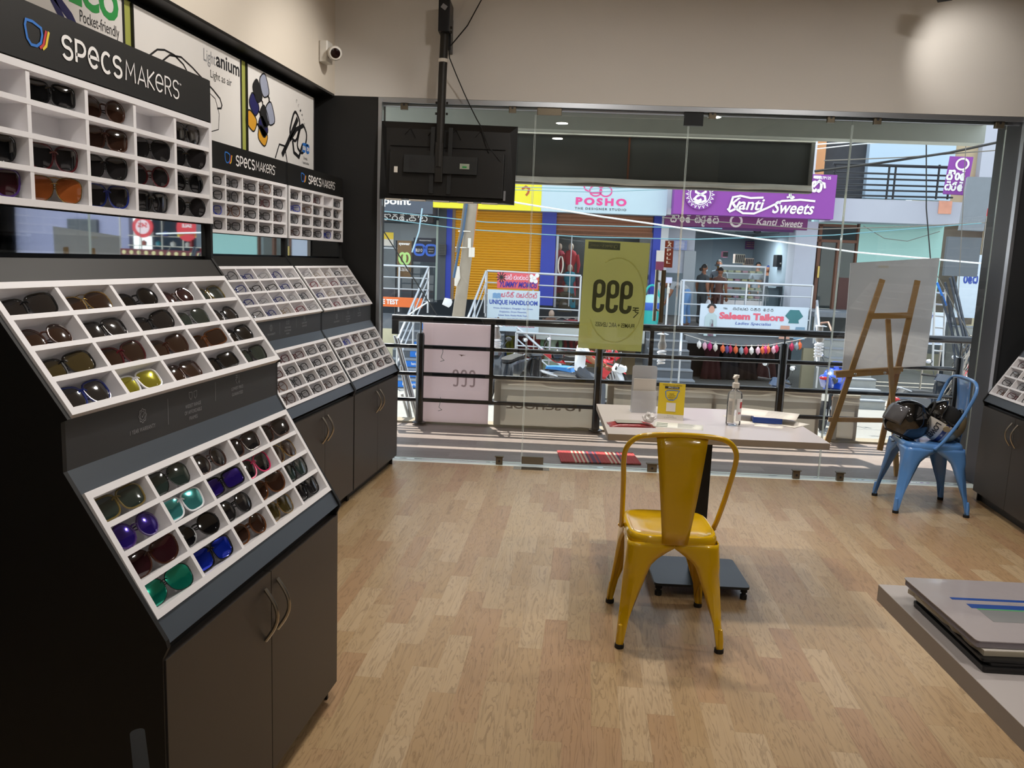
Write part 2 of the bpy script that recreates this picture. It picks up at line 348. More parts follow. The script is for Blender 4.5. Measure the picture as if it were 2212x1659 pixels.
FLOORM = planks_mat('wood_print_vinyl', '#a1805f', '#a68b66', '#b39b7a', PW, PL, ANG, .32, 1.7)
BALCM = planks_mat('grey_wood_vinyl', '#7d6f69', '#8b7c76', '#968880', .14, 1.2, FA + PI / 2, .45, 1.4)

# ---------------------------------------------------------------- room shell
def slab(name, x0, x1, y0, y1, z0, z1, mat, frame=None):
    return struct(MB(frame).box(x0, x1, y0, y1, z0, z1).build(name, mat))
slab('wall_left', -2.45, -2.25, -2.2, 5.62, 0, 2.57, BLACKW)
slab('wall_left_upper', -2.45, -2.11, -2.2, 5.62, 2.585, 3.5, WHITEWALL)
slab('trim_soffit', -2.25, -2.11, -2.2, 5.6, 2.57, 2.585, BLACK)
slab('wall_right', 3.05, 3.2, -2.2, 6.6, 0, 3.5, M('wall_right_paint', '#1f1e1c', .7))
slab('wall_back', -2.45, 3.2, -2.35, -2.2, 0, 3.5, WHITEWALL)
slab('ceiling', -2.45, 3.2, -2.35, 6.3, 3.5, 3.6, CEIL)
slab('wall_front', -.75, 4.9, 0, .22, 2.578, 3.5, BEIGEWALL, SM)
slab('wall_front_left', -.75, -.205, 0, .25, 0, 2.575, BLACKW, SM)
slab('wall_front_right', 4.2, 4.9, 0, .38, 0, 2.575, DGREY, SM)
slab('trim_channel_left', -.205, -.18, -.01, .03, 0, 2.575, ALU, SM)
slab('trim_channel_right', 4.178, 4.2, -.012, .03, 0, 2.575, ALU, SM)
# glass fixing channel above the panels
t = MB(SM); t.box(-.18, 4.178, .002, .016, 2.545, 2.577); t.box(-.18, 4.178, .05, .075, 2.53, 2.577); t.box(-.18, 4.178, .13, .15, 2.545, 2.577)
struct(t.build('trim_top_rails', ALU))
# floor: base plus individual printed planks
ca, sa = math.cos(ANG), math.sin(ANG); PA = Vector((ca, sa, 0)); PB = Vector((-sa, ca, 0))
fl = MB(); q = [(-2.45, -2.3), (3.1, -2.3)]; e1 = W(4.9, 0, 0); e0 = W(-.85, 0, 0); q += [(e1.x, e1.y), (e0.x, e0.y)]
fl.prism(q, -.12, -.004); floor = struct(fl.build('floor', FLOORM))
pm = MB(); pm.box(.00012, PW - .00012, .00012, PL - .00012, -.004, 0); PME = pm.mesh('plank'); PME.materials.append(FLOORM)
cand = []; rest = MB()
for r in range(-40, 50):
    sh = ((r * .381966) % 1.0) * PL
    for c in range(-14, 22):
        a0 = r * PW; b0 = c * PL - sh; cs = [PA * (a0 + i * PW) + PB * (b0 + j * PL) for i in (0, 1) for j in (0, 1)]
        ins = [(-2.24 < p.x < 3.04 and p.y > -2.2 and (p - O).dot(N) < 0) for p in cs]
        if not any(ins): continue
        mid = sum(cs, Vector()) / 4 - EYE; dd = mid.dot(CX); vis = dd > .3 and abs(mid.dot(AX) / dd * FPX) < 1200 and abs(mid.dot(BX) / dd * FPX) < 900 and (mid + EYE).x > -1.65 and (mid + EYE).x < 2.45
        cand.append((0 if vis and all(ins) else 1, mid.length, a0, b0))
cand.sort()
for i, (k, d, a0, b0) in enumerate(cand):
    if k == 0 and i < 295:
        o = put('plank', PME, FLOORM, floor); p = PA * a0 + PB * b0; o.location = p; o.rotation_euler = (0, 0, ANG)
    else:
        p = PA * a0 + PB * b0; rest.m = xf(p, ANG); rest.box(.00012, PW - .00012, .00012, PL - .00012, -.004, 0)
me = rest.mesh('plank_field'); bm = bmesh.new(); bm.from_mesh(me)
for co, no in ((O, N), (Vector((-2.25, 0, 0)), Vector((-1, 0, 0))), (Vector((3.05, 0, 0)), Vector((1, 0, 0))), (Vector((0, -2.2, 0)), Vector((0, -1, 0)))):
    bmesh.ops.bisect_plane(bm, geom=bm.verts[:] + bm.edges[:] + bm.faces[:], plane_co=co, plane_no=no, clear_outer=True)
bm.to_mesh(me); bm.free(); put('plank_field', me, FLOORM, floor, kind='stuff')
# threshold, balcony
struct(MB(SM).box(-.6, 4.9, 0, .13, -.12, 0).build('trim_threshold', MARBLE))
bal = struct(MB(SM).box(-1.6, 5.6, .13, 1.4, -.25, -.004).build('floor_balcony', BALCM))
struct(MB(SM).box(-1.6, 5.6, 1.4, 1.56, -.3, .015).build('trim_balcony_kerb', M('kerb_stone', '#8d8270', .8, var=.1)))
struct(MB(SM).box(-1.6, 5.6, 1.52, 1.56, -1.3, -.3).build('wall_balcony_base', CONC))
# slab and deep beam over the balcony
struct(MB(SM).box(-1.6, 4.55, .3, 1.3, 2.74, 2.9).build('ceiling_balcony', CONC))
struct(MB(SM).box(-1.6, 4.58, 1.3, 1.48, 2.60, 2.95).build('trim_balcony_beam', M('beam_paint', '#bcc2ba', .8, var=.08)))

# ---------------------------------------------------------------- frameless glass front
SEC = [(-.178, .882), (.888, 1.935), (1.941, 3.045), (3.051, 4.075)]
LBL = ['clear fixed glass panel at the left end behind the hung television', 'clear glass swing door carrying the yellow 999 poster', 'clear glass panel behind the white table with steel pull handle side', 'clear fixed glass panel in front of the easel and white board']
EDGE = M('glass_edge', '#dfeeea', .12, var=.02, coat=1)
doors = []
for i, (a, b) in enumerate(SEC):
    o = struct(MB().box(0, b - a, -.006, .006, 0, (2.555 if i not in (1,) else 2.5) - .02).build('door_1' if i == 1 else 'window_%d' % (i + 1 if i < 1 else i), GLASS))
    o.location = W(a, .03, .015); o.rotation_euler = (0, 0, FA); doors.append(o)
    for e, xx in ((0, 0.0), (1, b - a)):
        g = MB().box(xx - .0012 + .001 * (1 - 2 * e), xx + .0012 + .001 * (1 - 2 * e), -.0062, .0062, 0, 2.48); g.build('glass_edge', EDGE, o)
# patch fittings and clips
def fitting(name, label, s, z, w, h, mat, group=None, d=.03):
    t = thing(name, label, 'fitting', W(s, .03, z), FA, group)
    MB().cbox((0, 0, 0), (w, d, h), bev=.004).build('plate', mat, t)
    if w < .08:
        MB().cyl((0, -d / 2 - .003, 0), (0, -d / 2 + .001, 0), .008, 10).build('screw', INK, t); MB().cbox((.0, -.004, h / 2 + .006), (w * 1.3, .035, .006)).build('flange', mat, t)
    return t
BR = M('satin_brass', '#6f6656', .4, .6)
for (x, y, wd, lb) in ((872, 225, .05, 'small steel glass clip at the top left, above the television'), (1107, 232, .05, 'small steel glass clip on the top rail right of the hanging pole'), (1541, 245, .05, 'small steel glass clip on the top rail right of the black square bracket'), (1798, 253, .05, 'left one of the two close steel clips on the top rail'), (1899, 257, .05, 'right one of the two close steel clips on the top rail'), (2164, 265, .06, 'steel glass clip at the far right top corner of the glass')):
    s, z = F(x, y, 0); fitting('glass_clip', lb, s, z, wd, .065, BR)
for (x, y, wd, lb) in ((1078, 996, .05, 'small steel floor clip left of the door patch'), (1722, 1030, .05, 'small steel floor clip right of the yellow chair'), (1817, 1034, .05, 'small steel floor clip right of the vertical glass joint'), (1410, 1005, .07, 'shiny floor clip beside the striped mat')):
    s, z = F(x, y, 0); fitting('glass_clip', lb, s, .03, wd, .055, BR)
s, z = F(1187, 238, 0); fitting('patch_fitting', 'long brown patch fitting at the top corner of the glass door', s, z, .17, .06, BR)
s, z = F(1500, 256, 0); fitting('patch_fitting', 'black square patch fitting hanging at the top of the glass', s, z, .13, .09, M('blackened_steel', '#26282a', .4, .5))
s, z = F(1150, 998, 0); fitting('patch_fitting', 'long brown patch fitting at the bottom corner of the glass door', s, .045, .16, .055, BR)
fs = thing('floor_spring', 'shiny steel floor spring plate under the glass door corner', 'fitting', W(.96, -.05, 0), FA)
MB().cbox((0, 0, .0015), (.26, .09, .003)).build('cover_plate', CHROME, fs)
# pull handle and PULL sticker
s, z0 = F(1418, 700, 0); s1, z1 = F(1432, 588, 0); hx = (s + s1) / 2 + .01 - SEC[1][0]; dr = doors[1]
MB().cyl((hx, -.08, z0), (hx, -.08, z1), .016, 14).build('pull_handle', M('bronze_steel', '#6b5f4a', .35, .8), dr); MB().cyl((hx - .025, .07, z0), (hx - .025, .07, z1), .014, 12).build('pull_handle', STEEL, dr)
for zz in (z0 + .08, z1 - .08): MB().cyl((hx, -.08, zz), (hx - .01, .07, zz), .008, 8).build('handle_stud', STEEL, dr)
s0, s1, z0, z1 = RC(1436, 520, 1453, 578, .02)
k = thing('pull_sign', 'narrow brown vertical sign reading PULL on the glass', 'sign', W((s0 + s1) / 2, .018, (z0 + z1) / 2), FA)
w_, h_ = .06, z1 - z0; RED = M('brown_red_print', '#7a3320', .5)
mb = MB(axes((0, 0, 0), (1, 0, 0), (0, 0, 1), (0, -1, 0))); mb.box(-w_ / 2, w_ / 2, -h_ / 2, h_ / 2 * .45, -.001, .001); mb.box(-w_ / 2, w_ / 2, h_ / 2 * .5, h_ / 2, -.001, .001); mb.build('sticker', RED, k)
mb = MB(axes((0, 0, 0), (1, 0, 0), (0, 0, 1), (0, -1, 0)))
for i, ch in enumerate('PULL'): text_into(mb, ch, -.013, .013, h_ / 2 * (.28 - .36 * i) - .0, h_ / 2 * (.28 - .36 * i) + .018 - .0 - .0, .0016, bold=.03) if False else text_into(mb, ch, -.014, .014, h_ * (.10 - .15 * i), h_ * (.10 - .15 * i) + h_ * .10, .0016, bold=.03)
mb.ribbon([(-.012, h_ * .28), (.0, h_ * .36), (.012, h_ * .42)], .008, z=.0016); mb.ribbon([(.0, h_ * .36), (.012, h_ * .28)], .007, z=.0016); mb.ribbon(arc(-.004, h_ * .44, .005, .006, 0, 360, 8), .005, z=.0016)
mb.build('lettering', OFFW, k)
# ---------------------------------------------------------------- spectacles
def lens_outline(shape, n=22):
    P = []
    for i in range(n):
        t = 2 * PI * i / n; c, s = math.cos(t), math.sin(t)
        if shape == 'round': x, y = c, s
        elif shape == 'rect': e = .5; x, y = math.copysign(abs(c) ** e, c), math.copysign(abs(s) ** e, s) * .82
        elif shape == 'way': e = .62; x, y = math.copysign(abs(c) ** e, c), math.copysign(abs(s) ** e, s) * .92; x *= 1 + .10 * y
        elif shape == 'cat': e = .8; x, y = math.copysign(abs(c) ** e, c), math.copysign(abs(s) ** e, s); x *= 1 + .12 * y; y += .16 * max(0, x) * (1 if s > 0 else .3)
        elif shape == 'avi': e = .85; x, y = math.copysign(abs(c) ** e, c), math.copysign(abs(s) ** e, s); x *= 1 + .14 * y; y -= .18 * max(0, x) * (1 if s < 0 else 0)
        else: x, y = c, s
        P.append((x, y))
    return P
GC = {}
def glasses_meshes(shape, thick, big):
    key = (shape, thick, big)
    if key in GC: return GC[key]
    a = .031 if big else .0265; h = (.0275 if big else .0205); cx = .034 if big else .033
    if shape == 'round': a = min(a, .027); h = a * .98
    out = {}
    P = lens_outline(shape)
    f = MB()
    for sd_ in (-1, 1):
        path = [(sd_ * (cx + x * a), -.004 + .06 * (cx + x * a) ** 2 * 12, h + y * h) for x, y in P]
        f.tube(path, thick / 2, 6, closed=True)
    f.tube([(-.011, -.003, h * 1.35), (-.005, -.006, h * 1.48), (.005, -.006, h * 1.48), (.011, -.003, h * 1.35)], thick / 2 * .95, 6)
    if shape == 'avi': f.tube([(-.016, -.003, h * 1.88), (0, -.005, h * 1.95), (.016, -.003, h * 1.88)], thick / 2 * .8, 6)
    for sd_ in (-1, 1): f.tube([(sd_ * (cx + a * .95), .002, h * 1.45), (sd_ * (cx + a * 1.15), .006, h * 1.45)], thick / 2, 6)
    out['frame'] = f.mesh('frame', True)
    for nm, sd_ in (('lensl', -1), ('lensr', 1)):
        g = MB(); vs = [(sd_ * (cx + x * a * .97), -.004 + .72 * (cx + x * a) ** 2, h + y * h * .97) for x, y in P]; c0 = (sd_ * cx, -.008 + .72 * cx * cx, h)
        g.add([c0] + vs, [(0, 1 + i, 1 + (i + 1) % len(P)) for i in range(len(P))]); out[nm] = g.mesh('lens', True)
    for nm, sd_ in (('tl', -1), ('tr', 1)):
        x0 = sd_ * (cx + a * 1.15); y0 = .007 + (.006 if sd_ > 0 else 0); z0 = h * 1.45
        t = MB(); t.tube([(x0, y0, z0), (x0 * .8, y0 + .012, z0 - .002), (0, y0 + .017, z0 - .006), (-x0 * .6, y0 + .016, z0 - .014), (-x0 * .95, y0 + .014, z0 - .026)], [thick * .55, thick * .6, thick * .5, thick * .55, thick * .6], 6, flat=.6 if thick > .0025 else 1)
        out[nm] = t.mesh('temple', True)
    GC[key] = out; return out
def coatm(n, c, r=.18): return M(n, c, r, coat=.5, var=.05, scale=40)
FM = dict(black=coatm('frame_black', '#0c0c0e'), brown=coatm('frame_brown', '#3a1c10'), tort=coatm('frame_tortoise', '#5a3214'), navy=coatm('frame_navy', '#16246b'), red=coatm('frame_dark_red', '#4a0f16'),
          gold=M('frame_gold', '#a8874a', .25, .9), silver=M('frame_silver', '#8d8f92', .25, .9), olive=coatm('frame_olive', '#6a5a2c'), purple=coatm('frame_purple', '#3c2360'), pink=coatm('frame_pink', '#c02a5c'),
          white=coatm('frame_white', '#e2e2e6'), blue=coatm('frame_blue', '#1b2f9a'), wine=coatm('frame_wine', '#6e1326'), grey=coatm('frame_grey', '#3a3d42'), clear=coatm('frame_clear', '#a8a29c'))
def sl(n, c, metal=.0, r=.06): return M('lens_' + n, c, r, metal, var=.08, scale=30, coat=1.0)
LM = dict(black=sl('black', '#0b0b0d'), smoke=sl('smoke', '#1d1b1c'), brown=sl('brown', '#2b1a12'), olive=sl('olive', '#3a3118'), green=sl('green', '#26302c'), copper=sl('copper', '#8a4a22'), wine=sl('wine', '#2a0f14'),
          bluem=sl('blue_mirror', '#1b3fe0', .8, .1), greenm=sl('green_mirror', '#1aa58a', .8, .1), aquam=sl('aqua_mirror', '#5fc4c4', .8, .1), yellowm=sl('yellow_mirror', '#b7b23a', .8, .1), purplem=sl('purple_mirror', '#3a2590', .7, .1), clear=LENS)
CN = dict(black='black', brown='dark brown', tort='tortoiseshell', navy='navy blue', red='dark red', gold='gold metal', silver='silver metal', olive='olive', purple='purple', pink='pink', white='white', blue='bright blue', wine='wine red', grey='dark grey', clear='clear plastic')
LN = dict(black='black', smoke='smoke', brown='brown', olive='olive', green='dark green', copper='copper', wine='wine tinted', bluem='blue mirrored', greenm='green mirrored', aquam='aqua mirrored', yellowm='yellow mirrored', purplem='purple mirrored')
SN = dict(round='round', rect='rectangular', way='square', cat='cat-eye', avi='aviator')
STK = MB(); STK.box(.024, .044, -.0035, -.0030, .008, .016)
STKM = STK.mesh('price_sticker'); STKM.materials.append(WHITE)
ORD = ['top', 'second', 'third', 'bottom']; ORC = ['first', 'second', 'third', 'fourth', 'fifth']
def place_glasses(mat, shape, fc, lc, where, group, sun=True, fold=0.0):
    thick = .0048 if sun and shape != 'avi' and fc not in ('gold', 'silver') else (.0022 if fc in ('gold', 'silver') or shape == 'avi' else .0042)
    ms = glasses_meshes(shape, thick, sun)
    if sun: lb = '%s %s sunglasses, %s lenses, %s' % (CN[fc], SN[shape], LN[lc], where)
    else: lb = '%s %s spectacles, %s' % (CN[fc], SN[shape], where)
    t = thing('sunglasses' if sun else 'spectacles', lb, 'sunglasses' if sun else 'glasses', group=group, mat=mat)
    put('frame', ms['frame'], [FM[fc]], t, objmat=True)
    put('lens', ms['lensl'], [LM[lc]], t, objmat=True); put('lens', ms['lensr'], [LM[lc]], t, objmat=True)
    put('temple', ms['tl'], [FM[fc]], t, objmat=True); put('temple', ms['tr'], [FM[fc]], t, objmat=True)
    if sun and random.random() < .5 and shape in ('cat', 'round', 'way'): put('price_sticker', STKM, WHITE, t)
    return t

# ---------------------------------------------------------------- display units
def front_axes(y, z, ty, tz):      # tray frame: x along, y up the face, z out of the face (local unit coords, viewer at -y)
    L = math.hypot(ty, tz); u = Vector((0, ty / L, tz / L)); n = Vector((1, 0, 0)).cross(u)
    return axes((0, y, z), (1, 0, 0), u, n), L
def grid(mb, w, h, nc, nr, d=.07, fr=.016, dv=.012):
    mb.box(0, w, 0, fr, -d, .004); mb.box(0, w, h - fr, h, -d, .004); mb.box(0, fr, fr, h - fr, -d, .004); mb.box(w - fr, w, fr, h - fr, -d, .004)
    cw = (w - 2 * fr - (nc - 1) * dv) / nc; ch = (h - 2 * fr - (nr - 1) * dv) / nr; cells = {}
    for c in range(1, nc): x = fr + c * cw + (c - 1) * dv; mb.box(x, x + dv, fr, h - fr, -d, .002)
    for r in range(1, nr): y = fr + r * ch + (r - 1) * dv; mb.box(fr, w - fr, y, y + dv, -d, .0025)
    mb.box(fr * .5, w - fr * .5, fr * .5, h - fr * .5, -d - .006, -d)
    for r in range(nr):
        for c in range(nc): cells[r, c] = (fr + c * (cw + dv) + cw / 2, h - fr - ch - r * (ch + dv))
    return cells, cw, ch
def make_unit(world, Wd, depth, label, which, trays, stock, sun, yaw, mark=True):
    t = thing('display_unit', label, 'display unit', group='optical display units along the walls', mat=world)
    prof = [(.03, 0), (.03, .055), (0, .07), (0, .66), (-.012, .685), (-.008, .70), (.205, 1.04), (.205, 1.143), (.19, 1.15), (.42, 1.468), (.42, 2.012), (depth, 2.012), (depth, 0)]
    for x0, x1 in ((0, .012), (Wd - .012, Wd)): MB().prismx(prof, x0, x1).build('side_panel', BLACKW, t)
    b = MB(); b.box(.012, Wd - .012, .02, depth, .06, .665); b.box(.012, Wd - .012, .05, depth, 0, .06); b.build('cabinet', BLACK, t)
    b = MB(); b.box(.012, Wd - .012, .52, depth - .001, .665, 2.0); b.build('back_panel', BLACK, t)
    dw = (Wd - .02) / 2
    for i in range(2):
        x0 = .008 + i * (dw + .004); d = MB().cbox((x0 + dw / 2, .008, .362), (dw, .022, .584)).build('door', DOORB, t)
        hx = x0 + (dw - .035 if i == 0 else .035); pts = [(hx, -.003 - .034 * math.sin(PI * j / 10), .475 + .0145 * j) for j in range(11)]
        MB().tube(pts, .0055, 8).build('handle', STEEL, d, smooth=True)
    # lower slope, info band, upper slope, header in slate and black
    A3, L3 = front_axes(-.006, .688, .211, .352); A2, L2 = front_axes(.192, 1.15, .228, .314)
    g0, g1 = .055, .055 + .30
    b = MB(A3); b.box(.012, Wd - .012, 0, g0, -.02, 0); b.box(.012, Wd - .012, g1, L3, -.02, 0)
    b.build('slope_panel', SLATE, t)
    b = MB(); b.box(.012, Wd - .012, .205, .225, 1.03, 1.145); b.build('info_band', DGREY, t)
    b = MB(A2); b.box(.012, Wd - .012, .325, L2, -.02, -.001); b.build('upper_strip', BLACK, t)
    b = MB(); b.box(.012, Wd - .012, .445, .455, 1.46, 1.58); b.build('mirror_backing', BLACK, t); b = MB(xf((Wd / 2, .4305, 0), math.radians(.9))); b.box(.016 - Wd / 2, Wd / 2 - .016, -.002, .002, 1.474, 1.572); b.build('mirror', MIRROR, t)
    b = MB(); b.box(.012, Wd - .012, .418, .45, 1.888, 2.012); hd = b.build('header', BLACK, t)
    FR = axes((0, .4165, 0), (1, 0, 0), (0, 0, 1), (0, -1, 0))
    lx = Wd * .22
    lg = MB(FR); lensmark_into(lg, lx, 1.922, .07, .052, 0); lg.build('lens_emblem', [BLUEP, REDP, YELP], hd)
    lg = MB(FR); logo_into(lg, lx + .118, lx + .118 + Wd * .48, 1.922, 1.970); text_into(lg, 'TM', lx + .122 + Wd * .48, lx + .132 + Wd * .48, 1.962, 1.967, bold=.02); lg.build('word_mark', WHITE, hd)
    # info band: three pictograms with words
    FB = axes((0, .2035, 0), (1, 0, 0), (0, 0, 1), (0, -1, 0)); g = MB(FB); x = Wd * .27
    seal = []
    for i in range(32): rr = .0135 + .0016 * math.cos(i * PI / 2); seal.append((x + rr * math.cos(i * PI / 16), 1.107 + rr * 1.15 * math.sin(i * PI / 16)))
    g.ribbon(seal, .0016, closed=True); g.ribbon(arc(x, 1.107, .009, .0105, 0, 360, 18), .0012); g.ribbon([(x - .003, 1.107), (x - .0005, 1.103), (x + .004, 1.112)], .0016)
    text_into(g, '1 YEAR WARRANTY', x - .05, x + .05, 1.070, 1.080); MB(FB).box(x + .105, x + .106, 1.065, 1.13, -.0001, .0001).build('divider_line', GREYINK, t)
    g.build('seal_pictogram', GREYINK, t); g = MB(FB); x = Wd * .49
    for sx in (-1, 1): g.ribbon([(x + sx * .004, 1.129), (x + sx * .019, 1.130), (x + sx * .018, 1.117), (x + sx * .011, 1.110), (x + sx * .005, 1.115)], .0014, closed=True)
    for i, s_ in enumerate(('WIDEST RANGE', 'OF AFFORDABLE', 'FRAMES')): wv = (.038, .042, .02)[i]; text_into(g, s_, x - wv, x + wv, 1.090 - i * .0165, 1.0995 - i * .0165)
    MB(FB).box(x + .115, x + .116, 1.085, 1.138, -.0001, .0001).build('divider_line', GREYINK, t)
    g.build('spectacles_pictogram', GREYINK, t); g = MB(FB); x = Wd * .73
    g.ribbon([(x - .012, 1.140), (x + .002, 1.140)], .0016); g.ribbon([(x - .012, 1.134), (x + .002, 1.134)], .0016); g.ribbon([(x - .010, 1.140), (x - .004, 1.139), (x - .002, 1.134), (x - .005, 1.129), (x - .012, 1.128), (x - .002, 1.115)], .0016)
    g.ribbon([(x + .009, 1.141), (x + .009, 1.118)], .0016); g.ribbon([(x + .006, 1.122), (x + .009, 1.115), (x + .012, 1.122)], .0016)
    for i, s_ in enumerate(('LOWEST PRICE', 'GUARANTEED')): text_into(g, s_, x - .036 + .002 * i, x + .034 - .002 * i, 1.099 - i * .0165, 1.108 - i * .0165)
    g.build('rupee_pictogram', GREYINK, t)
    # trays
    frames = {}
    for nm in trays:
        if nm == 'top': A = axes((.014, .414, 1.576), (1, 0, 0), (0, 0, 1), (0, -1, 0)); hh = .306
        elif nm == 'middle': A = A2 @ Matrix.Translation((.014, .004, .003)); hh = .318
        else: A = A3 @ Matrix.Translation((.014, g0, .003)); hh = g1 - g0
        mb = MB(A); cells, cw, ch = grid(mb, Wd - .028, hh, 5, 4); mb.build('tray', TRAY, t)
        frames[nm] = (A, cells, cw, ch)
    for nm in trays:
        A, cells, cw, ch = frames[nm]
        for (r, c), st in stock.get(nm, {}).items():
            if not st: continue
            shape, fc, lc = st; cx, cy = cells[r, c]
            yw = yaw + random.uniform(-.18, .18); dx = random.uniform(-.003, .006) + (.008 if yaw > 0 else 0)
            # glasses stand on the lower divider: their z = tray y, their front (-y) = tray z
            L = A @ Matrix.Translation((cx + dx, cy + .001, -.034)) @ Matrix.Rotation(-PI / 2, 4, 'X').inverted() @ Matrix.Scale(1, 4)
            L = A @ Matrix.Translation((cx + dx, cy + .0012, -.028)) @ Matrix(((1, 0, 0, 0), (0, 0, 1, 0), (0, -1, 0, 0), (0, 0, 0, 1))) @ Matrix.Rotation(-yw, 4, 'Z') @ Matrix.Rotation(random.uniform(-.12, .02), 4, 'X') @ Matrix.Scale(1.04 if sun else 1.05, 4)
            where = '%s, %s tray, %s row, %s from left' % (which, nm, ORD[r], ORC[c])
            place_glasses(world @ L, shape, fc, lc, where, '%s in the trays of the %s' % ('sunglasses' if sun else 'spectacles', which), sun)
    return t
def table(rows):
    d = {}
    for r, row in enumerate(rows):
        for c, e in enumerate(row.split()):
            d[r, c] = None if e == '-' else tuple(e.split('/'))
    return d
SUNS = {
 'top': table(['- rect/black/black round/brown/brown - cat/black/smoke',
               '- - way/brown/brown avi/black/smoke cat/black/smoke',
               'cat/black/black cat/red/smoke cat/black/smoke round/red/smoke round/black/black',
               'cat/purple/wine avi/gold/copper cat/navy/smoke way/black/smoke round/black/smoke']),
 'middle': table(['way/black/smoke avi/gold/brown round/black/black round/brown/wine cat/olive/green',
                  'round/brown/brown way/black/smoke cat/black/smoke avi/silver/green round/black/smoke',
                  'way/black/olive cat/red/brown cat/brown/brown rect/tort/brown cat/black/black',
                  'cat/navy/smoke way/white/yellowm way/brown/brown rect/black/black way/black/green']),
 'bottom': table(['way/olive/green avi/black/green round/brown/smoke way/brown/smoke way/brown/smoke',
                  'round/purple/purplem way/white/aquam rect/black/purplem cat/pink/black avi/gold/brown',
                  'cat/brown/wine round/black/black round/black/smoke cat/tort/brown cat/black/green',
                  'avi/black/greenm way/black/bluem round/tort/brown avi/gold/olive way/black/smoke'])}
def specs(seed, cols=range(5), empty=()):
    rnd = random.Random(seed); out = {}
    for nm in ('top', 'middle', 'bottom'):
        out[nm] = {}
        for r in range(4):
            for c in cols:
                if (nm, r, c) in empty: continue
                out[nm][r, c] = (rnd.choice(['rect', 'way', 'rect', 'round', 'cat', 'way']), rnd.choice(['black', 'black', 'black', 'black', 'black', 'black', 'brown', 'blue', 'grey', 'black', 'tort', 'red'] if nm != 'middle' else ['black', 'gold', 'black', 'navy', 'grey', 'wine', 'silver']), 'clear')
    return out
ML = lambda x, y: axes((x, y, 0), (0, 1, 0), (-1, 0, 0), (0, 0, 1))     # left wall: local x -> +Y, local y -> -X
MR = lambda x, y: axes((x, y, 0), (0, -1, 0), (1, 0, 0), (0, 0, 1))
T3 = ('top', 'middle', 'bottom')
make_unit(ML(-.908, 1.445), 1.012, .60, 'large black display cabinet nearest on the left, its three white trays full of sunglasses', 'nearest display', T3, SUNS, True, .30)
make_unit(ML(-1.61, 3.675), .942, .62, 'black display cabinet with spectacles, half hidden behind the sunglasses cabinet', 'half-hidden display', T3, specs(3), False, .30)
make_unit(ML(-1.61, 4.62), .935, .62, 'black display cabinet with spectacles in the far left corner beside the glass', 'corner display', T3, specs(5, empty=(('top', 0, 3),)), False, .30)
rs = specs(9, cols=range(4)); rs['top'] = {}
make_unit(MR(2.385, 5.76), .95, .62, 'black display cabinet on the right behind the blue chair, two doors', 'right display', T3, rs, False, -.3)
make_unit(MR(2.385, 4.81), .95, .62, 'black display cabinet at the right edge, nearer than the one behind the blue chair', 'right-edge display', T3, {}, False, .0)

# ---------------------------------------------------------------- posters over the units
PF = axes((-2.2, 0, 0), (0, 1, 0), (0, 0, 1), (1, 0, 0))    # x -> Y, y -> Z, z -> +X
PAPER = M('poster_paper', '#e6e3df', .45, var=.02); OLV = M('olive_strip', '#a3a852', .5); NAV = M('navy_print', '#20205a', .5); AMB = M('amber_print', '#d39a2e', .5); GRN = M('green_print', '#2f9a4a', .5); PBLK = M('black_print', '#1a1a1c', .45); LGR = M('light_grey_print', '#9aa0b4', .5)
def poster(label, y0, y1, z0=1.98, z1=2.53):
    t = thing('poster', label, 'poster', group='light board posters above the display units', mat=PF @ Matrix.Translation((y0, z0, 0)))
    w_, h_ = y1 - y0, z1 - z0; MB().box(0, w_, 0, h_, -.03, 0).build('board', PAPER, t); MB().box(-.008, 0, -.0, h_, -.035, .006).build('edge_strip', PBLK, t); MB().box(w_, w_ + .008, 0, h_, -.035, .006).build('edge_strip', PBLK, t); return t
def spec_art(mb, cx, cy, s, rot, k=0, full=True, wt=.09, wd=1.0):
    o = mb.m; mb.m = mb.m @ Matrix.Translation((cx, cy, .001)) @ Matrix.Rotation(rot, 4, 'Z') @ Matrix.Scale(s, 4)
    P = lens_outline('way', 16)
    for sx in ((-1, 1) if full else (1,)): mb.ribbon([(sx * (.55 + x * .42 * wd), y * .32) for x, y in P], wt, closed=True, k=k)
    mb.ribbon([(-.14, .12), (0, .2), (.14, .12)], wt, k=k); mb.m = o
p = poster('white poster with green ECO lettering, partly behind the nearest header', 2.30, 3.345)
g = MB(); g.m = Matrix.Translation((0, 0, .001))
g.k = 0; text_into(g, 'ECO', .71, 1.02, .435, .56, bold=.05); g.build('eco_lettering', GRN, p); g = MB(Matrix.Translation((0, 0, .001))); text_into(g, 'Pocket-friendly', .77, 1.02, .365, .425); g.build('caption', INK, p)
g = MB(); spec_art(g, .36, .44, .42, -.5); g.ribbon([(.50, .55), (.59, .45), (.67, .36)], .03, z=.001); g.build('picture', NAV, p)
p = poster('white poster of rimless titanium spectacles reading Light as air', 3.42, 4.40)
Q = lambda *pts: [(y - 3.42, z - 1.98) for y, z in pts]
g = MB(Matrix.Translation((0, 0, .001))); g.ribbon(Q((3.53, 2.34), (3.60, 2.385), (3.66, 2.398), (3.74, 2.395), (3.82, 2.37), (3.87, 2.33)), .009); g.ribbon(Q((3.64, 2.345), (3.70, 2.385), (3.80, 2.400), (3.90, 2.375), (3.99, 2.345), (4.10, 2.31), (4.17, 2.28), (4.19, 2.25), (4.18, 2.232), (4.14, 2.225)), .009); g.ribbon(Q((4.05, 2.29), (4.12, 2.27), (4.16, 2.20), (4.15, 2.12), (4.05, 2.09)), .004); g.build('picture', PBLK, p)
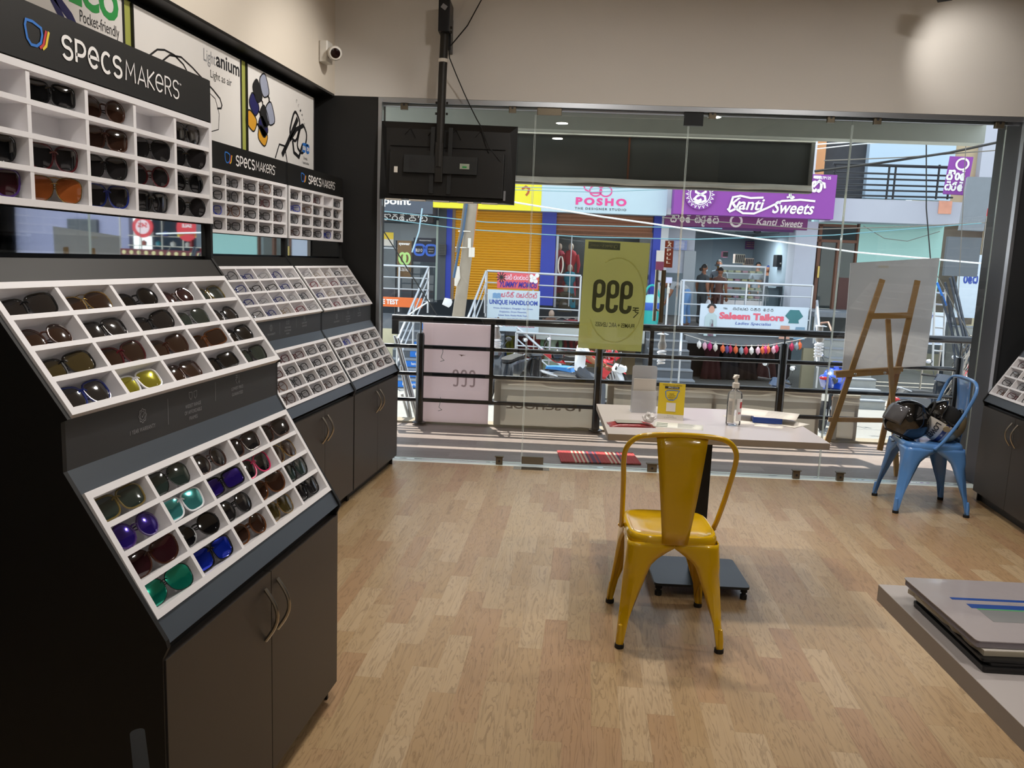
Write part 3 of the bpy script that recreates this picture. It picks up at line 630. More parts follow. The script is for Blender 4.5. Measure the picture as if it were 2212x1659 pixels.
g = MB(Matrix.Translation((0, 0, .001))); text_into(g, 'anium', 4.135 - 3.42, 4.39 - 3.42, 2.435 - 1.98, 2.505 - 1.98, bold=.02); g.build('title', INK, p); g = MB(Matrix.Translation((0, 0, .001))); text_into(g, 'Light', 4.01 - 3.42, 4.13 - 3.42, 2.415 - 1.98, 2.495 - 1.98); g.build('pale_title', GREYINK, p)
g = MB(Matrix.Translation((0, 0, .001))); text_into(g, 'Light as air', 4.075 - 3.42, 4.30 - 3.42, 2.355 - 1.98, 2.405 - 1.98); g.build('caption', INK, p)
p = poster('white poster of clip-on spectacles with blue, black and amber lenses', 4.48, 5.45)
g = MB()
def clipon(cx, cy, rot, k, s=.17):
    o = g.m; g.m = Matrix.Translation((cx, cy, .0012)) @ Matrix.Rotation(rot, 4, 'Z') @ Matrix.Scale(s, 4); P = lens_outline('way', 16)
    for sx in (-1, 1):
        g.poly([(sx * (.55 + x * .42), y * .36) for x, y in P], z=.001, k=k); g.ribbon([(sx * (.55 + x * .43), y * .37) for x, y in P], .06, closed=True, z=.003, k=0)
    g.ribbon([(-.14, .12), (0, .2), (.14, .12)], .09, z=.003, k=0); g.m = o
clipon(.255, .40, math.radians(-62), 4, .15); clipon(.17, .36, math.radians(-55), 0, .14); clipon(.14, .29, math.radians(-42), 1, .14); clipon(.12, .215, math.radians(-24), 2, .14)
o = g.m; g.m = Matrix.Translation((.66, .31, .0012)) @ Matrix.Rotation(math.radians(62), 4, 'Z'); P = lens_outline('way', 16)
for dy in (-.0, -.13): g.ribbon([(x * .09, dy + y * .065) for x, y in P], .018, closed=True, k=0)
g.m = o; g.ribbon([(.46, .11), (.55, .20), (.62, .28), (.70, .37)], .035, z=.002, k=0); g.ribbon([(.58, .22), (.68, .30), (.79, .34)], .028, z=.002, k=0); g.ribbon([(.36, .08), (.42, .17), (.50, .17), (.54, .06)], .010, z=.002, k=0); g.ribbon([(.62, .22), (.64, .15), (.72, .13), (.78, .22)], .022, z=.002, k=0)
for sx, c_ in ((-1, .80), (1, .865)): g.poly([(c_ + x * .03, .20 + y * .034) for x, y in lens_outline('way', 14)], z=.002, k=3)
g.ribbon([(.8, .225), (.87, .225)], .016, z=.002, k=3); g.build('picture', [PBLK, NAV, AMB, BLUEP, LGR], p)
g = MB(Matrix.Translation((0, 0, .004))); text_into(g, 'SUN', .775, .825, .185, .212, bold=.04); text_into(g, 'ON', .845, .885, .185, .212, bold=.04); g.build('badge_lettering', WHITE, p)
g = MB(Matrix.Translation((0, 0, .001))); text_into(g, '5 looks.', .795, .865, .125, .145); text_into(g, '1 spectacles.', .775, .89, .092, .115)
for i, ch in enumerate('CLIP-ON'):
    a = math.radians(40 - 26 * i * .75); o = g.m; g.m = o @ Matrix.Translation((.675 + .13 * math.sin(i * .24), .475 - .024 * i, 0)) @ Matrix.Rotation(math.radians(-40 - i * 5), 4, 'Z'); text_into(g, ch, 0, .014, 0, .020) if ch not in '-' else g.ribbon([(0, .01), (.01, .01)], .004); g.m = o
g.build('caption', INK, p)
for y in (3.345, 4.40):
    t = MB(PF).box(y + .01, y + .072, 1.98, 2.535, -.03, -.006).build('backing_strip', OLV); tag(t, 'olive green strip between the %s posters' % ('ECO and titanium' if y < 4 else 'titanium and clip-on'), 'wall strip')
# ---------------------------------------------------------------- bent sheet-metal chairs
def chair(label, loc, rz, mat, group):
    t = thing('metal_chair', label, 'chair', loc, rz, group)      # +y is the front, back rest at -y
    # seat pan: rounded square rings with a dished middle
    def ring(h, z, e=5.0, n=40):
        o = []
        for i in range(n):
            a = 2 * PI * i / n; c, s_ = math.cos(a), math.sin(a); k = (abs(c) ** e + abs(s_) ** e) ** (-1 / e); o.append((c * k * h, s_ * k * h, z))
        return o
    S = [(.165, .400), (.178, .405), (.181, .425), (.180, .442), (.174, .451), (.166, .453), (.156, .449), (.146, .443), (.09, .441), (.03, .440)]
    mb = MB(); vs = []; n = 40
    for h, z in S: vs += ring(h, z, 5 if h > .1 else 3)
    fs = [(i * n + j, i * n + (j + 1) % n, (i + 1) * n + (j + 1) % n, (i + 1) * n + j) for i in range(len(S) - 1) for j in range(n)] + [tuple(range((len(S) - 1) * n, len(S) * n))]
    mb.add(vs, fs); mb.build('seat', mat, t, smooth=True)
    for sx in (-1, 1):
        for sy in (-1, 1):
            mb = MB(); vs = []; Z = [.425, .405, .385, .36, .335, .30, .26, .22, .18, .14, .115, .095, .07, .04, .018]
            prm = []
            for z in Z:
                u = (.425 - z) / .41
                cx = .178 + .032 * u; cy = .178 + (.052 if sy > 0 else .050) * u
                if z > .335: w = .178 - .10 * math.sqrt(max(0, 1 - ((z - .335) / .09 - 0) ** 2)) if z < .42 else .178
                else: w = .072 - .040 * (.335 - z) / .22 if z > .115 else .030 - .006 * (.115 - z) / .1
                w = (.088 + (.178 - .088) * min(1, (z - .305) / .095) ** 1.9) if z > .305 else (.036 + .052 * (z - .115) / .19 if z > .115 else .026 + .010 * (z - .018) / .1)
                w = max(w, .022); dent = .010 * max(0, min(1, (.33 - z) / .04)) * max(0, min(1, (z - .11) / .03)); prm.append((z, cx, cy, w, dent))
            K = 11
            for z, cx, cy, w, dent in prm:
                r = min(.03, w * .9)
                for j in range(K):
                    f = j / (K - 1)     # from the end of the x-side flange round the corner to the end of the y-side flange
                    if f < .35: p = (cx - r - (w - r) * (1 - f / .35), cy); q = (0, -1)
                    elif f > .65: p = (cx, cy - r - (w - r) * ((f - .65) / .35)); q = (-1, 0)
                    else: a = PI / 2 * (1 - (f - .35) / .3); p = (cx - r + r * math.cos(a), cy - r + r * math.sin(a)); q = (-math.cos(a), -math.sin(a))
                    dd = dent if .3 < f < .7 else 0
                    fl = .010 if (j in (0, K - 1)) and z < .40 else 0
                    vs.append((sx * (p[0] + q[0] * (dd + fl)), sy * (p[1] + q[1] * (dd + fl)), z))
            fs = [(i * K + j, i * K + j + 1, (i + 1) * K + j + 1, (i + 1) * K + j) for i in range(len(Z) - 1) for j in range(K - 1)]
            mb.add(vs, fs); lg = mb.build('leg', mat, t, smooth=True)
            so_ = lg.modifiers.new('s', 'SOLIDIFY'); so_.thickness = .0025; so_.offset = 0
            cx, cy = .178 + .032, .178 + (.052 if sy > 0 else .050)
            MB().lathe([(.0, .10), (.008, .095), (.0145, .05), (.0155, .014)], 12, c=(sx * (cx - .0135), sy * (cy - .0135), 0)).build('foot_tube', mat, lg, smooth=True)
            MB().lathe([(.018, 0), (.019, .004), (.0185, .017), (.015, .019)], 12, c=(sx * (cx - .014), sy * (cy - .014), 0)).build('foot_cap', RUBBER, lg, smooth=True)
    # back hoop
    P = []
    half = [(.190, .02, .425), (.193, -.02, .47), (.200, -.075, .56), (.208, -.125, .66), (.215, -.155, .74), (.213, -.172, .79), (.196, -.182, .825), (.165, -.187, .848), (.12, -.190, .858), (.06, -.192, .862), (0, -.192, .863)]
    P = [(x, y, z) for x, y, z in half] + [(-x, y, z) for x, y, z in half[:-1][::-1]]
    Q = []
    for i in range(len(P) - 1):     # catmull-rom
        p0, p1, p2, p3 = [Vector(P[max(0, min(len(P) - 1, i + k))]) for k in (-1, 0, 1, 2)]
        for j in range(4):
            u = j / 4; Q.append(.5 * ((2 * p1) + (-p0 + p2) * u + (2 * p0 - 5 * p1 + 4 * p2 - p3) * u * u + (-p0 + 3 * p1 - 3 * p2 + p3) * u ** 3))
    Q.append(Vector(P[-1])); MB().tube(Q, .0105, 10).build('back_hoop', mat, t, smooth=True)
    for sx in (-1, 1): MB().cyl((sx * .178, .02, .428), (sx * .203, .02, .428), .006, 8).build('hoop_bolt', mat, t)
    mb = MB(); vs = []; fs = []; n = 9
    for i in range(n):
        u = i / (n - 1); z = .425 + .435 * u; w = .050 + .050 * u; y = -.183 - .004 * u - .034 * math.sin(PI * min(1, u * 1.0)) * .4 + .0
        for j in range(7): v = j / 6 * 2 - 1; vs.append((w * v, y - .010 * (1 - v * v), z))
    fs = [(i * 7 + j, i * 7 + j + 1, (i + 1) * 7 + j + 1, (i + 1) * 7 + j) for i in range(n - 1) for j in range(6)]
    sp_ = mb.add(vs, fs).build('back_splat', mat, t, smooth=True); so_ = sp_.modifiers.new('s', 'SOLIDIFY'); so_.thickness = .003
    MB().tube([(-.05, 0, .395), (0, 0, .39), (.05, 0, .395)], .004, 6).build('seat_brace', mat, t)
    return t
YEL = M('yellow_enamel', '#cda30a', .17, var=.04, scale=6, coat=.6); BLU = M('blue_enamel', '#5b8fd0', .25, var=.04, scale=6, coat=.6)
chair('yellow enamelled metal chair in front of the white pedestal table', (.208, 3.285, 0), math.radians(6.5), YEL, 'metal cafe chairs')
chair('light blue enamelled metal chair carrying two helmets, by the glass', (1.955, 5.49, 0), math.radians(92.5), BLU, 'metal cafe chairs')
ct = bpy.data.objects.get('seat')
# black chair back at the lower left edge
t = thing('black_chair', 'black plastic chair, only its back corner showing at the bottom left edge', 'chair', (-.668, 1.033, 0), math.radians(126))
BP = M('black_plastic', '#1b1d1e', .5)
A = xf((0, 0, .48), 0, rx=math.radians(-4)); MB(A).cbox((0, .0, .13), (.20, .022, .25), bev=.01).build('backrest', BP, t)
MB().cbox((0, -.22, .43), (.40, .40, .04), bev=.03).build('seat', BP, t)
for sx in (-1, 1):
    MB().cyl((sx * .17, .0, .0), (sx * .17, -.005, .55), .012, 8).build('leg', BP, t); MB().cyl((sx * .17, -.38, 0), (sx * .17, -.38, .42), .012, 8).build('leg', BP, t)

# ---------------------------------------------------------------- white pedestal table with its things
LAM = M('white_laminate_top', '#b9b2b0', .3, var=.03, coat=.2); EDG = M('grey_edge_band', '#aaa096', .5)
H = .77
t = thing('pedestal_table', 'white pedestal table before the glass with leaflets and sanitizer on it', 'table', (.372, 3.89, 0), math.radians(6.4))
MB().cbox((0, 0, H - .014), (.955, .745, .028), bev=.004).build('table_top', EDG, t); MB().cbox((0, 0, H - .0005), (.952, .742, .002), bev=.004).build('laminate_face', LAM, t)
POW = M('dark_powder_coat', '#26282c', .35, .4)
MB().cbox((0, -.10, .385), (.06, .06, .70)).build('column', POW, t); MB().cbox((0, -.10, .733), (.35, .35, .008)).build('mounting_plate', POW, t)
MB().cbox((0, -.10, .058), (.435, .36, .012), bev=.02).build('base_plate', M('base_plate_coat', '#2c3136', .3, .4), t)
for sx in (-1, 1):
    for sy in (-1, 1): MB().lathe([(.016, 0), (.016, .02), (.010, .022), (.010, .03), (.016, .034), (.016, .052)], 12, c=(sx * .195, -.10 + sy * .155, 0)).build('levelling_foot', RUBBER, t)
MB().cbox((0, -.135, .069), (.07, .012, .012)).build('weld_bracket', POW, t)
# plain acrylic leaflet holder
h = thing('leaflet_holder', 'blank whitish acrylic leaflet holder standing on the white table', 'leaflet holder', (.093, 4.06, H), math.radians(10))
ACR = glass_mat('milky_acrylic', (.9, .92, .94), 1.3, .1, (.85, .86, .88), .5)
mb = MB(); pr = [(-.062, 0), (.062, 0), (.062, .21)] + arc(.05, .222, .012, .012, 0, 90, 3) + arc(-.05, .222, .012, .012, 90, 180, 3) + [(-.062, .21)]
mb.prismy(pr, -.002, .002); mb.build('back_sheet', ACR, h); MB().prismy([(-.062, 0), (.062, 0), (.062, .11), (-.062, .11)], -.03, -.028).build('front_pocket', ACR, h)
MB().box(-.062, .062, -.03, .05, 0, .002).build('foot', ACR, h); MB().cbox((0, -.015, .09), (.11, .004, .16)).build('leaflets', OFFW, h)
# yellow tent card
TY = M('tent_card_yellow', '#d8bb22', .5, var=.03)
h = thing('tent_card', 'yellow tent card thanking visitors, standing on the white table', 'card', (.225, 3.93, H), math.radians(-4))
for sg, nm, mm in ((-1, 'front_face', TY), (1, 'rear_face', OFFW)):
    A = axes((0, sg * .042, 0), (1, 0, 0), (0, -sg * .042 / .176, .171 / .176), (0, 0, 1)); A = axes((0, sg * .042, 0), (1, 0, 0), Vector((0, -sg * .042, .171)).normalized(), Vector((1, 0, 0)).cross(Vector((0, -sg * .042, .171)).normalized()))
    MB(A).box(-.062, .062, .0, .176, -.0006, .0006).build(nm, mm, h)
A = axes((0, -.042, 0), (1, 0, 0), Vector((0, .042, .171)).normalized(), Vector((1, 0, 0)).cross(Vector((0, .042, .171)).normalized())) @ Matrix.Translation((0, 0, .0012))
MB(A).box(-.062, .062, 0, .026, -.0001, .0002).build('white_foot', OFFW, h)
g = MB(A); text_into(g, 'THANK YOU FOR VISITING', -.045, .045, .164, .170); 
for i, s_ in enumerate(('SHARE', 'YOUR VISIT', 'EXPERIENCE', 'HERE')): wv = (.011, .018, .019, .009)[i]; text_into(g, s_, -wv, wv, .122 - i * .0085, .1275 - i * .0085)
text_into(g, 'Scan the code', -.015, .015, .017, .021, .0004); text_into(g, 'to leave feedback', -.03, .03, .009, .0125, .0004)
g.build('lettering', INK, h); g = MB(A); g.box(-.034, .034, .150, .161, 0, .0003); g.build('dark_band', PBLK, h); g = MB(A); logo_into(g, -.018, .03, .1527, .1583, .0006); g.build('word_mark', WHITE, h)
g = MB(A); P_ = [(-.03, .135), (-.02, .142), (.01, .143), (.036, .141), (.028, .128), (.024, .108), (.008, .094), (-.014, .095), (-.026, .108)]; g.ribbon(P_, .0035, closed=True); g.build('lens_outline', BLUEP, h); MB(A).box(-.022, .022, .040, .082, 0, .0004).build('white_square', OFFW, h)
# red packet with tissues
RP = M('red_foil_packet', '#861a1d', .35, var=.1, bump=.3, bscale=30)
h = thing('wipes_packet', 'flat red wipes packet with white label on the white table', 'packet', (.035, 3.695, H), math.radians(12))
mb = MB(); n = 14
vs = []; 
for j in range(9):
    for i in range(n + 1):
        x = (i / n * 2 - 1); y = j / 8 * 2 - 1; z = .014 * (1 - x ** 4) * (1 - y ** 4) + .0025 * noise.noise((x * 3, y * 3, 1)) * (1 - x * x) + .0006; vs.append((x * .105 * (1 + .04 * noise.noise((y * 2, 0, 0))), y * .055 + .0, z))
fs = [(j * (n + 1) + i, j * (n + 1) + i + 1, (j + 1) * (n + 1) + i + 1, (j + 1) * (n + 1) + i) for j in range(8) for i in range(n)]
mb.add(vs, fs); k = len(mb.v); mb.add([(v[0], v[1], 0.0) for v in vs[:0]], []); o_ = mb.build('pouch', RP, h, smooth=True); o_.modifiers.new('s', 'SOLIDIFY').thickness = .001
MB(xf((-.01, .0, .0165), 0)).cbox((0, 0, 0), (.12, .07, .001)).build('label_patch', M('label_patch_grey', '#9a978e', .3), h)
h = thing('tissue', 'crumpled white tissue on the red wipes packet', 'tissue', (.118, 3.685, H + .018), .4)
mb = MB(); mb.ball((0, 0, .012), (.03, .022, .022), 18); mb.v = [tuple(Vector(v) * (1 + .45 * noise.noise(Vector(v) * 70))) for v in mb.v]; zmin = min(v[2] for v in mb.v); mb.v = [(v[0], v[1], v[2] - zmin) for v in mb.v]; mb.build('crumple', M('tissue_white', '#dedbd8', .8), h)
# leaflets
def sheet(name, label, cat, x, y, w_, d_, rz, z=0.0006, mat=OFFW, lines=0, group=None, curl=0.0):
    t = thing(name, label, cat, (x, y, H + z), rz, group); mb = MB(); n = 8; vs = []
    for j in (0, 1):
        for i in range(n + 1): u = i / n * 2 - 1; vs.append((u * w_ / 2, (j - .5) * d_, curl * u * u + .0004))
    mb.add(vs, [(i, i + 1, n + 2 + i, n + 1 + i) for i in range(n)]); o = mb.build('paper_sheet', mat, t, smooth=True); o.modifiers.new('s', 'SOLIDIFY').thickness = .0005
    if lines:
        g = MB()
        for i in range(lines): yy = d_ * .40 - i * d_ * .8 / lines; g.box(-w_ * .02, w_ * (.36 - .1 * random.random()), yy - .001, yy + .001, curl + .0011, curl + .0013)
        g.build('print_lines', GREYINK, t)
    return t
t = sheet('leaflet', 'white printed eye leaflet lying before the tent card', 'leaflet', .255, 3.745, .22, .125, math.radians(-4), mat=M('leaflet_paper', '#cfcfc4', .5), lines=9)
g = MB(); g.cbox((-.075, .03, .0012), (.05, .012, .0003)); g.cbox((-.075, -.005, .0012), (.05, .012, .0003)); g.cbox((-.075, -.04, .0012), (.05, .012, .0003)); g.build('eye_drawings', M('dull_green_print', '#54665a', .5), t)
sheet('paper', 'large white form fanned out under the blue notebook', 'paper', .66, 4.03, .30, .21, math.radians(14), .0006, OFFW, 10, 'loose papers on the white table')
sheet('paper', 'white form curling on top of the blue notebook', 'paper', .70, 4.05, .28, .20, math.radians(-16), .030, OFFW, 10, 'loose papers on the white table', .0)
sheet('paper', 'small white slip in front of the blue notebook', 'paper', .68, 3.885, .13, .06, math.radians(-10), .0006, OFFW, 3, 'loose papers on the white table')
sheet('paper', 'white form sticking out right of the blue notebook', 'paper', .76, 4.0, .21, .15, math.radians(-38), .0018, OFFW, 0, 'loose papers on the white table')
h = thing('notebook', 'blue notebook lying under loose forms on the white table', 'notebook', (.685, 3.99, H + .003), math.radians(-2))
BK = M('blue_cover', '#143f92', .35); MB().cbox((0, 0, .013), (.135, .10, .026), bev=.002).build('cover', BK, h); MB().cbox((.001, .0, .0265), (.129, .094, .001)).build('pages', OFFW, h)
# sanitizer bottle
h = thing('sanitizer_bottle', 'clear pump bottle of hand sanitizer on the white table', 'bottle', (.512, 3.86, H), math.radians(20))
PET = glass_mat('clear_plastic', (.985, .99, .99), 1.22, .02, (.95, .97, .97), .12)
MB().lathe([(.0, .002), (.030, 0), (.034, .006), (.034, .14), (.031, .155), (.018, .165), (.014, .168), (.014, .18)], 24).build('bottle_body', PET, h, smooth=True)
MB().lathe([(.0165, .178), (.0165, .20), (.008, .203), (.008, .225), (.013, .226), (.013, .238), (0, .24)], 16).build('pump_cap', OFFW, h, smooth=True); MB().tube([(0, 0, .232), (-.02, -.02, .233), (-.03, -.03, .228)], .005, 8).build('spout', OFFW, h); MB().cyl((0, 0, .01), (0, 0, .18), .003, 6).build('dip_tube', OFFW, h)
def curved_label(a0, a1, z0, z1, r, nm, mat):
    mb = MB(); n = 8; vs = [(r * math.cos(math.radians(a0 + (a1 - a0) * i / n)), r * math.sin(math.radians(a0 + (a1 - a0) * i / n)), z) for z in (z0, z1) for i in range(n + 1)]
    mb.add(vs, [(i, i + 1, n + 2 + i, n + 1 + i) for i in range(n)]); return mb.build(nm, mat, h, smooth=True)
curved_label(190, 240, .015, .13, .0346, 'label', OFFW); curved_label(262, 320, .025, .13, .0346, 'label', WHITE); curved_label(290, 318, .085, .115, .0350, 'label_mark', REDP)
g = MB(); 
for i in range(12): g.m = Matrix.Rotation(math.radians(215), 4, 'Z') @ axes((.0352, 0, 0), (0, 1, 0), (0, 0, 1), (1, 0, 0)); g.box(-.010, .008, .055 + i * .0055, .0572 + i * .0055, 0, .0002)
g.build('fine_print', GREYINK, h); g = MB(Matrix.Rotation(math.radians(285), 4, 'Z') @ axes((.0352, 0, 0), (0, 1, 0), (0, 0, 1), (1, 0, 0))); text_into(g, 'SA', -.006, .010, .058, .068, bold=.03); g.build('lettering', REDP, h)

# ---------------------------------------------------------------- near table with catalogues
H2 = .75; a = math.radians(5.8)
t = thing('counter_table', 'white table top at the lower right edge carrying lens catalogues', 'table', (.64, 1.998, 0), a)
MB().cbox((.60, -.575, H2 - .02), (1.2, 1.15, .04), bev=.003).build('table_top', EDG, t); MB().cbox((.60, -.575, H2 - .0002), (1.198, 1.148, .001), bev=.003).build('laminate_face', LAM, t)
MB().cbox((.62, -.6, .37), (.07, .07, .70)).build('column', POW, t); MB().cbox((.62, -.6, .010), (.5, .5, .02), bev=.02).build('base_plate', POW, t)
random.seed(4)
for i in range(4):
    b = thing('catalogue', ['black folder at the bottom of the catalogue stack', 'black folder second from the bottom of the catalogue stack', 'black folder third from the bottom of the catalogue stack', 'black folder just under the tattered paper catalogue'][i], 'folder', (.900 + .006 * random.uniform(-1, 1), 1.752 + .006 * random.uniform(-1, 1), H2 + .0008 + i * .0062), a + random.uniform(-.03, .03), 'catalogues stacked on the near table')
    MB().cbox((0, 0, .003), (.40, .31, .0058), bev=.006).build('cover', M('black_card', '#121213', .4), b)
b = thing('catalogue', 'tattered white paper catalogue above the black folders', 'catalogue', (.893, 1.772, H2 + .026), a + .05, 'catalogues stacked on the near table')
pts = [(-.2 + .008 * noise.noise((i * .9, 0, 0)), -.15 + .3 * i / 14) for i in range(15)]; pts = pts[::-1] + [(.2, -.155), (.2, .15)]
MB().prism([(x, y) for x, y in pts], 0, .010).build('pages', M('worn_paper', '#b9b09c', .7), b); MB().prism([(-.2, -.15), (.2, -.15), (.2, .15), (-.2, .15)], .010, .0112).build('cover', OFFW, b)
b = thing('catalogue', 'glossy white catalogue with two blue bands on top of the stack', 'catalogue', (.897, 1.782, H2 + .038), a + .015, 'catalogues stacked on the near table')
MB().cbox((0, 0, .007), (.42, .315, .013), bev=.006).build('pages', M('page_block', '#8e8890', .6), b)
GC_ = M('glossy_cover', '#b4adb0', .08, var=.02, coat=1.0, bump=.12, bscale=14)
MB().cbox((0, 0, .0145), (.425, .32, .0018), bev=.008).build('cover', GC_, b)
g = MB(); g.box(-.16, .21, .040, .052, .0155, .0157); g.box(-.14, .21, -.002, .020, .0155, .0157); g.build('blue_band', M('cover_blue', '#2d55a8', .12, coat=1), b)
g = MB(); g.box(-.13, .21, -.008, -.003, .0155, .0157); g.build('green_line', GRN, b); g = MB(); g.box(-.13, .21, -.068, -.009, .0155, .0157); g.build('grey_panel', M('cover_grey', '#8e9193', .12, coat=1), b)
g = MB(); g.box(.05, .21, .075, .088, .0155, .0157); g.build('dark_bar', M('cover_maroon', '#3d2a30', .15, coat=1), b)
g = MB(); spec_art(g, .03, -.035, .022, 0); spec_art(g, .09, -.035, .022, 0); g.m = Matrix(); g.v = [(x, y, .0159) for x, y, z in g.v]; g.build('spectacle_pictures', M('cover_brown', '#4a3438', .2), b)
g = MB(); text_into(g, 'single vision  bifocal  progressive', -.06, .19, .026, .034, .0159); g.build('cover_text', GREYINK, b)
b = thing('catalogue', 'pale box file at the right edge of the near table', 'box', (1.235, 1.93, H2 + .0008), a); MB().cbox((0, 0, .03), (.30, .22, .06), bev=.004).build('case', OFFW, b); MB().cbox((0, 0, .0605), (.29, .21, .001)).build('lid', OFFW, b)

# ---------------------------------------------------------------- television on its pole, cable
off = -.12; s0, z1 = F(820, 262, off); s1, z0 = F(1113, 438, off)
tw, th = s1 - s0 - .01, .525
t = thing('television', 'black flat television hung from a pole, its back facing the room', 'television', W((s0 + s1) / 2, off, 2.14), FA)
t.rotation_euler = (math.radians(-3), math.radians(.6), FA)
TVB = M('television_black', '#0f0e0d', .42, var=.1, scale=2)
MB().cbox((0, .035, 0), (tw, .02, th)).build('screen_panel', TVB, t)
mb = MB(); w2, h2 = tw / 2, th / 2
vs = [(-w2, .026, -h2), (w2, .026, -h2), (w2, .026, h2), (-w2, .026, h2), (-w2 + .06, -.012, -h2 + .004), (w2 - .07, -.012, -h2 + .004), (w2 - .05, -.008, h2 - .05), (-w2 + .04, -.008, h2 - .05)]
mb.add(vs, [(4, 5, 6, 7), (0, 1, 5, 4), (1, 2, 6, 5), (2, 3, 7, 6), (3, 0, 4, 7)]); mb.build('rear_shell', TVB, t)
MB().cbox((0, -.03, -.085), (tw * .84, .036, th * .56), bev=.01).build('electronics_cover', TVB, t)
g = MB(); g.box(-tw * .42, tw * .42, -.020, -.012, .095, .10); 
for i, x in enumerate((-.26, -.10, .05, .22)): g.tube([(x - .04, -.0125, .17), (x, -.0135, .215), (x + .035, -.0125, .15)], .0022, 4)
g.build('moulded_ribs', TVB, t)
for x in (-.10, .02): MB().cbox((x, -.052, .0), (.028, .012, .44)).build('bracket_rail', BP, t)
pl = MB().cbox((.02 - .06, -.066, -.03), (.50, .02, .115), bev=.004).build('wall_mount_plate', BP, t)
for x in (-.22, .125): MB().cyl((x, -.0765, -.03), (x, -.0755, -.03), .04, 20).build('plate_hole', PBLK, pl)
MB().cbox((.125, -.0785, -.035), (.065, .002, .035)).build('rating_sticker', M('green_sticker', '#a8b3a0', .6), t); MB().cbox((.125, -.0797, -.04), (.03, .001, .012)).build('sticker_print', GRN, t)
MB().cbox((-.345, -.052, -.07), (.024, .002, .04)).build('label_sticker', OFFW, t); MB().cbox((.40, -.020, -.21), (.014, .002, .065)).build('label_sticker', GREYINK, t)
g = MB()
for i in range(5): g.cbox((-.36 + i * .165, -.01, -h2 - .0035), (.11, .05, .006))
g.build('lower_vents', OFFW, t)
for x, z in ((-.36, -.2), (.36, -.16), (.36, .05), (-.36, .06)): MB().cyl((x, -.0485, z), (x, -.047, z), .006, 8).build('screw', PBLK, t)
t = thing('hanging_pole', 'dark steel television pole hanging from a wall bracket', 'pole', W(.262, 0, 0), FA)
PST = M('dark_pole_steel', '#2c2a27', .5, .4, bump=.1)
MB().tube([(0, -.12, 3.10), (-.004, -.17, 2.7), (-.012, -.185, 2.10)], .028, 14).build('pole_tube', PST, t, smooth=True)
MB().cbox((0, -.10, 3.07), (.075, .20, .20), bev=.005).build('wall_bracket', POW, t); MB().cbox((.03, -.06, 2.98), (.018, .12, .22)).build('bracket_ear', POW, t)
mb = MB(axes((0, -.201, 3.12), (1, 0, 0), (0, 0, 1), (0, -1, 0)) @ Matrix.Rotation(-.6, 4, 'Z')); mb.box(-.018, .018, -.015, .015, 0, .001); mb.build('socket_sticker', GREYINK, t)
MB().lathe([(.030, 0), (.031, .002), (.031, .02), (.030, .022)], 14, c=(-.003, -.165, 2.78)).build('tape_band', OFFW, t)
for z, x in ((2.97, .04), (3.0, .04), (2.52, -.035), (2.45, -.035), (2.52, .025), (2.45, .025)): MB().cyl((x, -.17, z), (x + (.012 if x > 0 else -.012), -.17, z), .008, 8).build('bolt', PST, t)
MB().cbox((-.012, -.19, 2.13), (.055, .03, .26), bev=.008).build('tv_arm', PST, t)
P = []
for px, py, o_ in ((1045, -10, -.02), (1010, 55, -.04), (985, 85, -.10), (970, 103, -.17), (971, 125, -.17), (985, 160, -.12), (1002, 200, -.08), (1015, 228, -.06), (1030, 258, -.1), (1040, 275, -.14), (1056, 318, -.16), (1078, 345, -.17), (1086, 355, -.16)):
    s, z = F(px, py, o_); P.append(W(s, o_, z))
tag(MB().tube(P, .0042, 6).build('power_cable', CABLE, smooth=True), 'thin black cable running from the ceiling to the television', 'cable')
# camera and spotlight
t = thing('security_camera', 'white dome security camera on the upper left wall', 'camera', (-2.108, 5.36, 2.80), 0)
WP = M('white_plastic', '#cfcbc3', .35); MB().cbox((.03, 0, 0), (.06, .10, .13), bev=.012).build('mount', WP, t)
A = axes((.075, -.0, -.01), Vector((.55, -.84, 0)).normalized(), (0, 0, 1), Vector((.84, .55, 0)).cross(Vector((0, 0, 1))).normalized() * 1) 
MB(Matrix.Translation((.10, -.03, -.01)) @ Vector((.45, -.85, -.2)).to_track_quat('Z', 'Y').to_matrix().to_4x4()).lathe([(.0, -.05), (.035, -.04), (.046, -.01), (.046, .035), (.040, .048), (.030, .05)], 20).build('camera_body', WP, t, smooth=True)
MB(Matrix.Translation((.10, -.03, -.01)) @ Vector((.45, -.85, -.2)).to_track_quat('Z', 'Y').to_matrix().to_4x4()).lathe([(.0, .054), (.02, .0535), (.031, .051), (.031, .046)], 20).build('lens_window', M('dark_red_glass', '#1a0b0a', .15), t, smooth=True)
s, z = F(2035, 5, -.55); p = W(s, -.55, z)
t = thing('spotlight', 'black square spotlight hanging at the top right', 'lamp', p + Vector((0, 0, .08)), FA)
q = (W(3.72, 0, 3.02) - (p + Vector((0, 0, .08)))).normalized()
A = Matrix.Translation((0, 0, 0)) @ (Matrix.Rotation(-FA, 4, 'Z') @ Vector((*q,)).to_4d()).to_3d().to_track_quat('Z', 'Y').to_matrix().to_4x4()
mb = MB(A); mb.cbox((0, 0, .0), (.085, .085, .15), bev=.006); mb.build('lamp_head', PBLK, t); MB(A).cbox((0, 0, .0762), (.065, .065, .002)).build('lamp_lens', M('lamp_glow', '#fff0d0', .5, emit=6), t); MB().cyl((0, 0, .0), (0, 0, 3.5 - t.location.z), .008, 8).build('stem', PBLK, t)
lamp('spot_beam', 'SPOT', p + Vector((0, 0, .08)) + q * .09, 11, WARM, aim=W(3.72, 0, 2.92), spot_size=math.radians(80), spot_blend=.9, shadow_soft_size=.02)
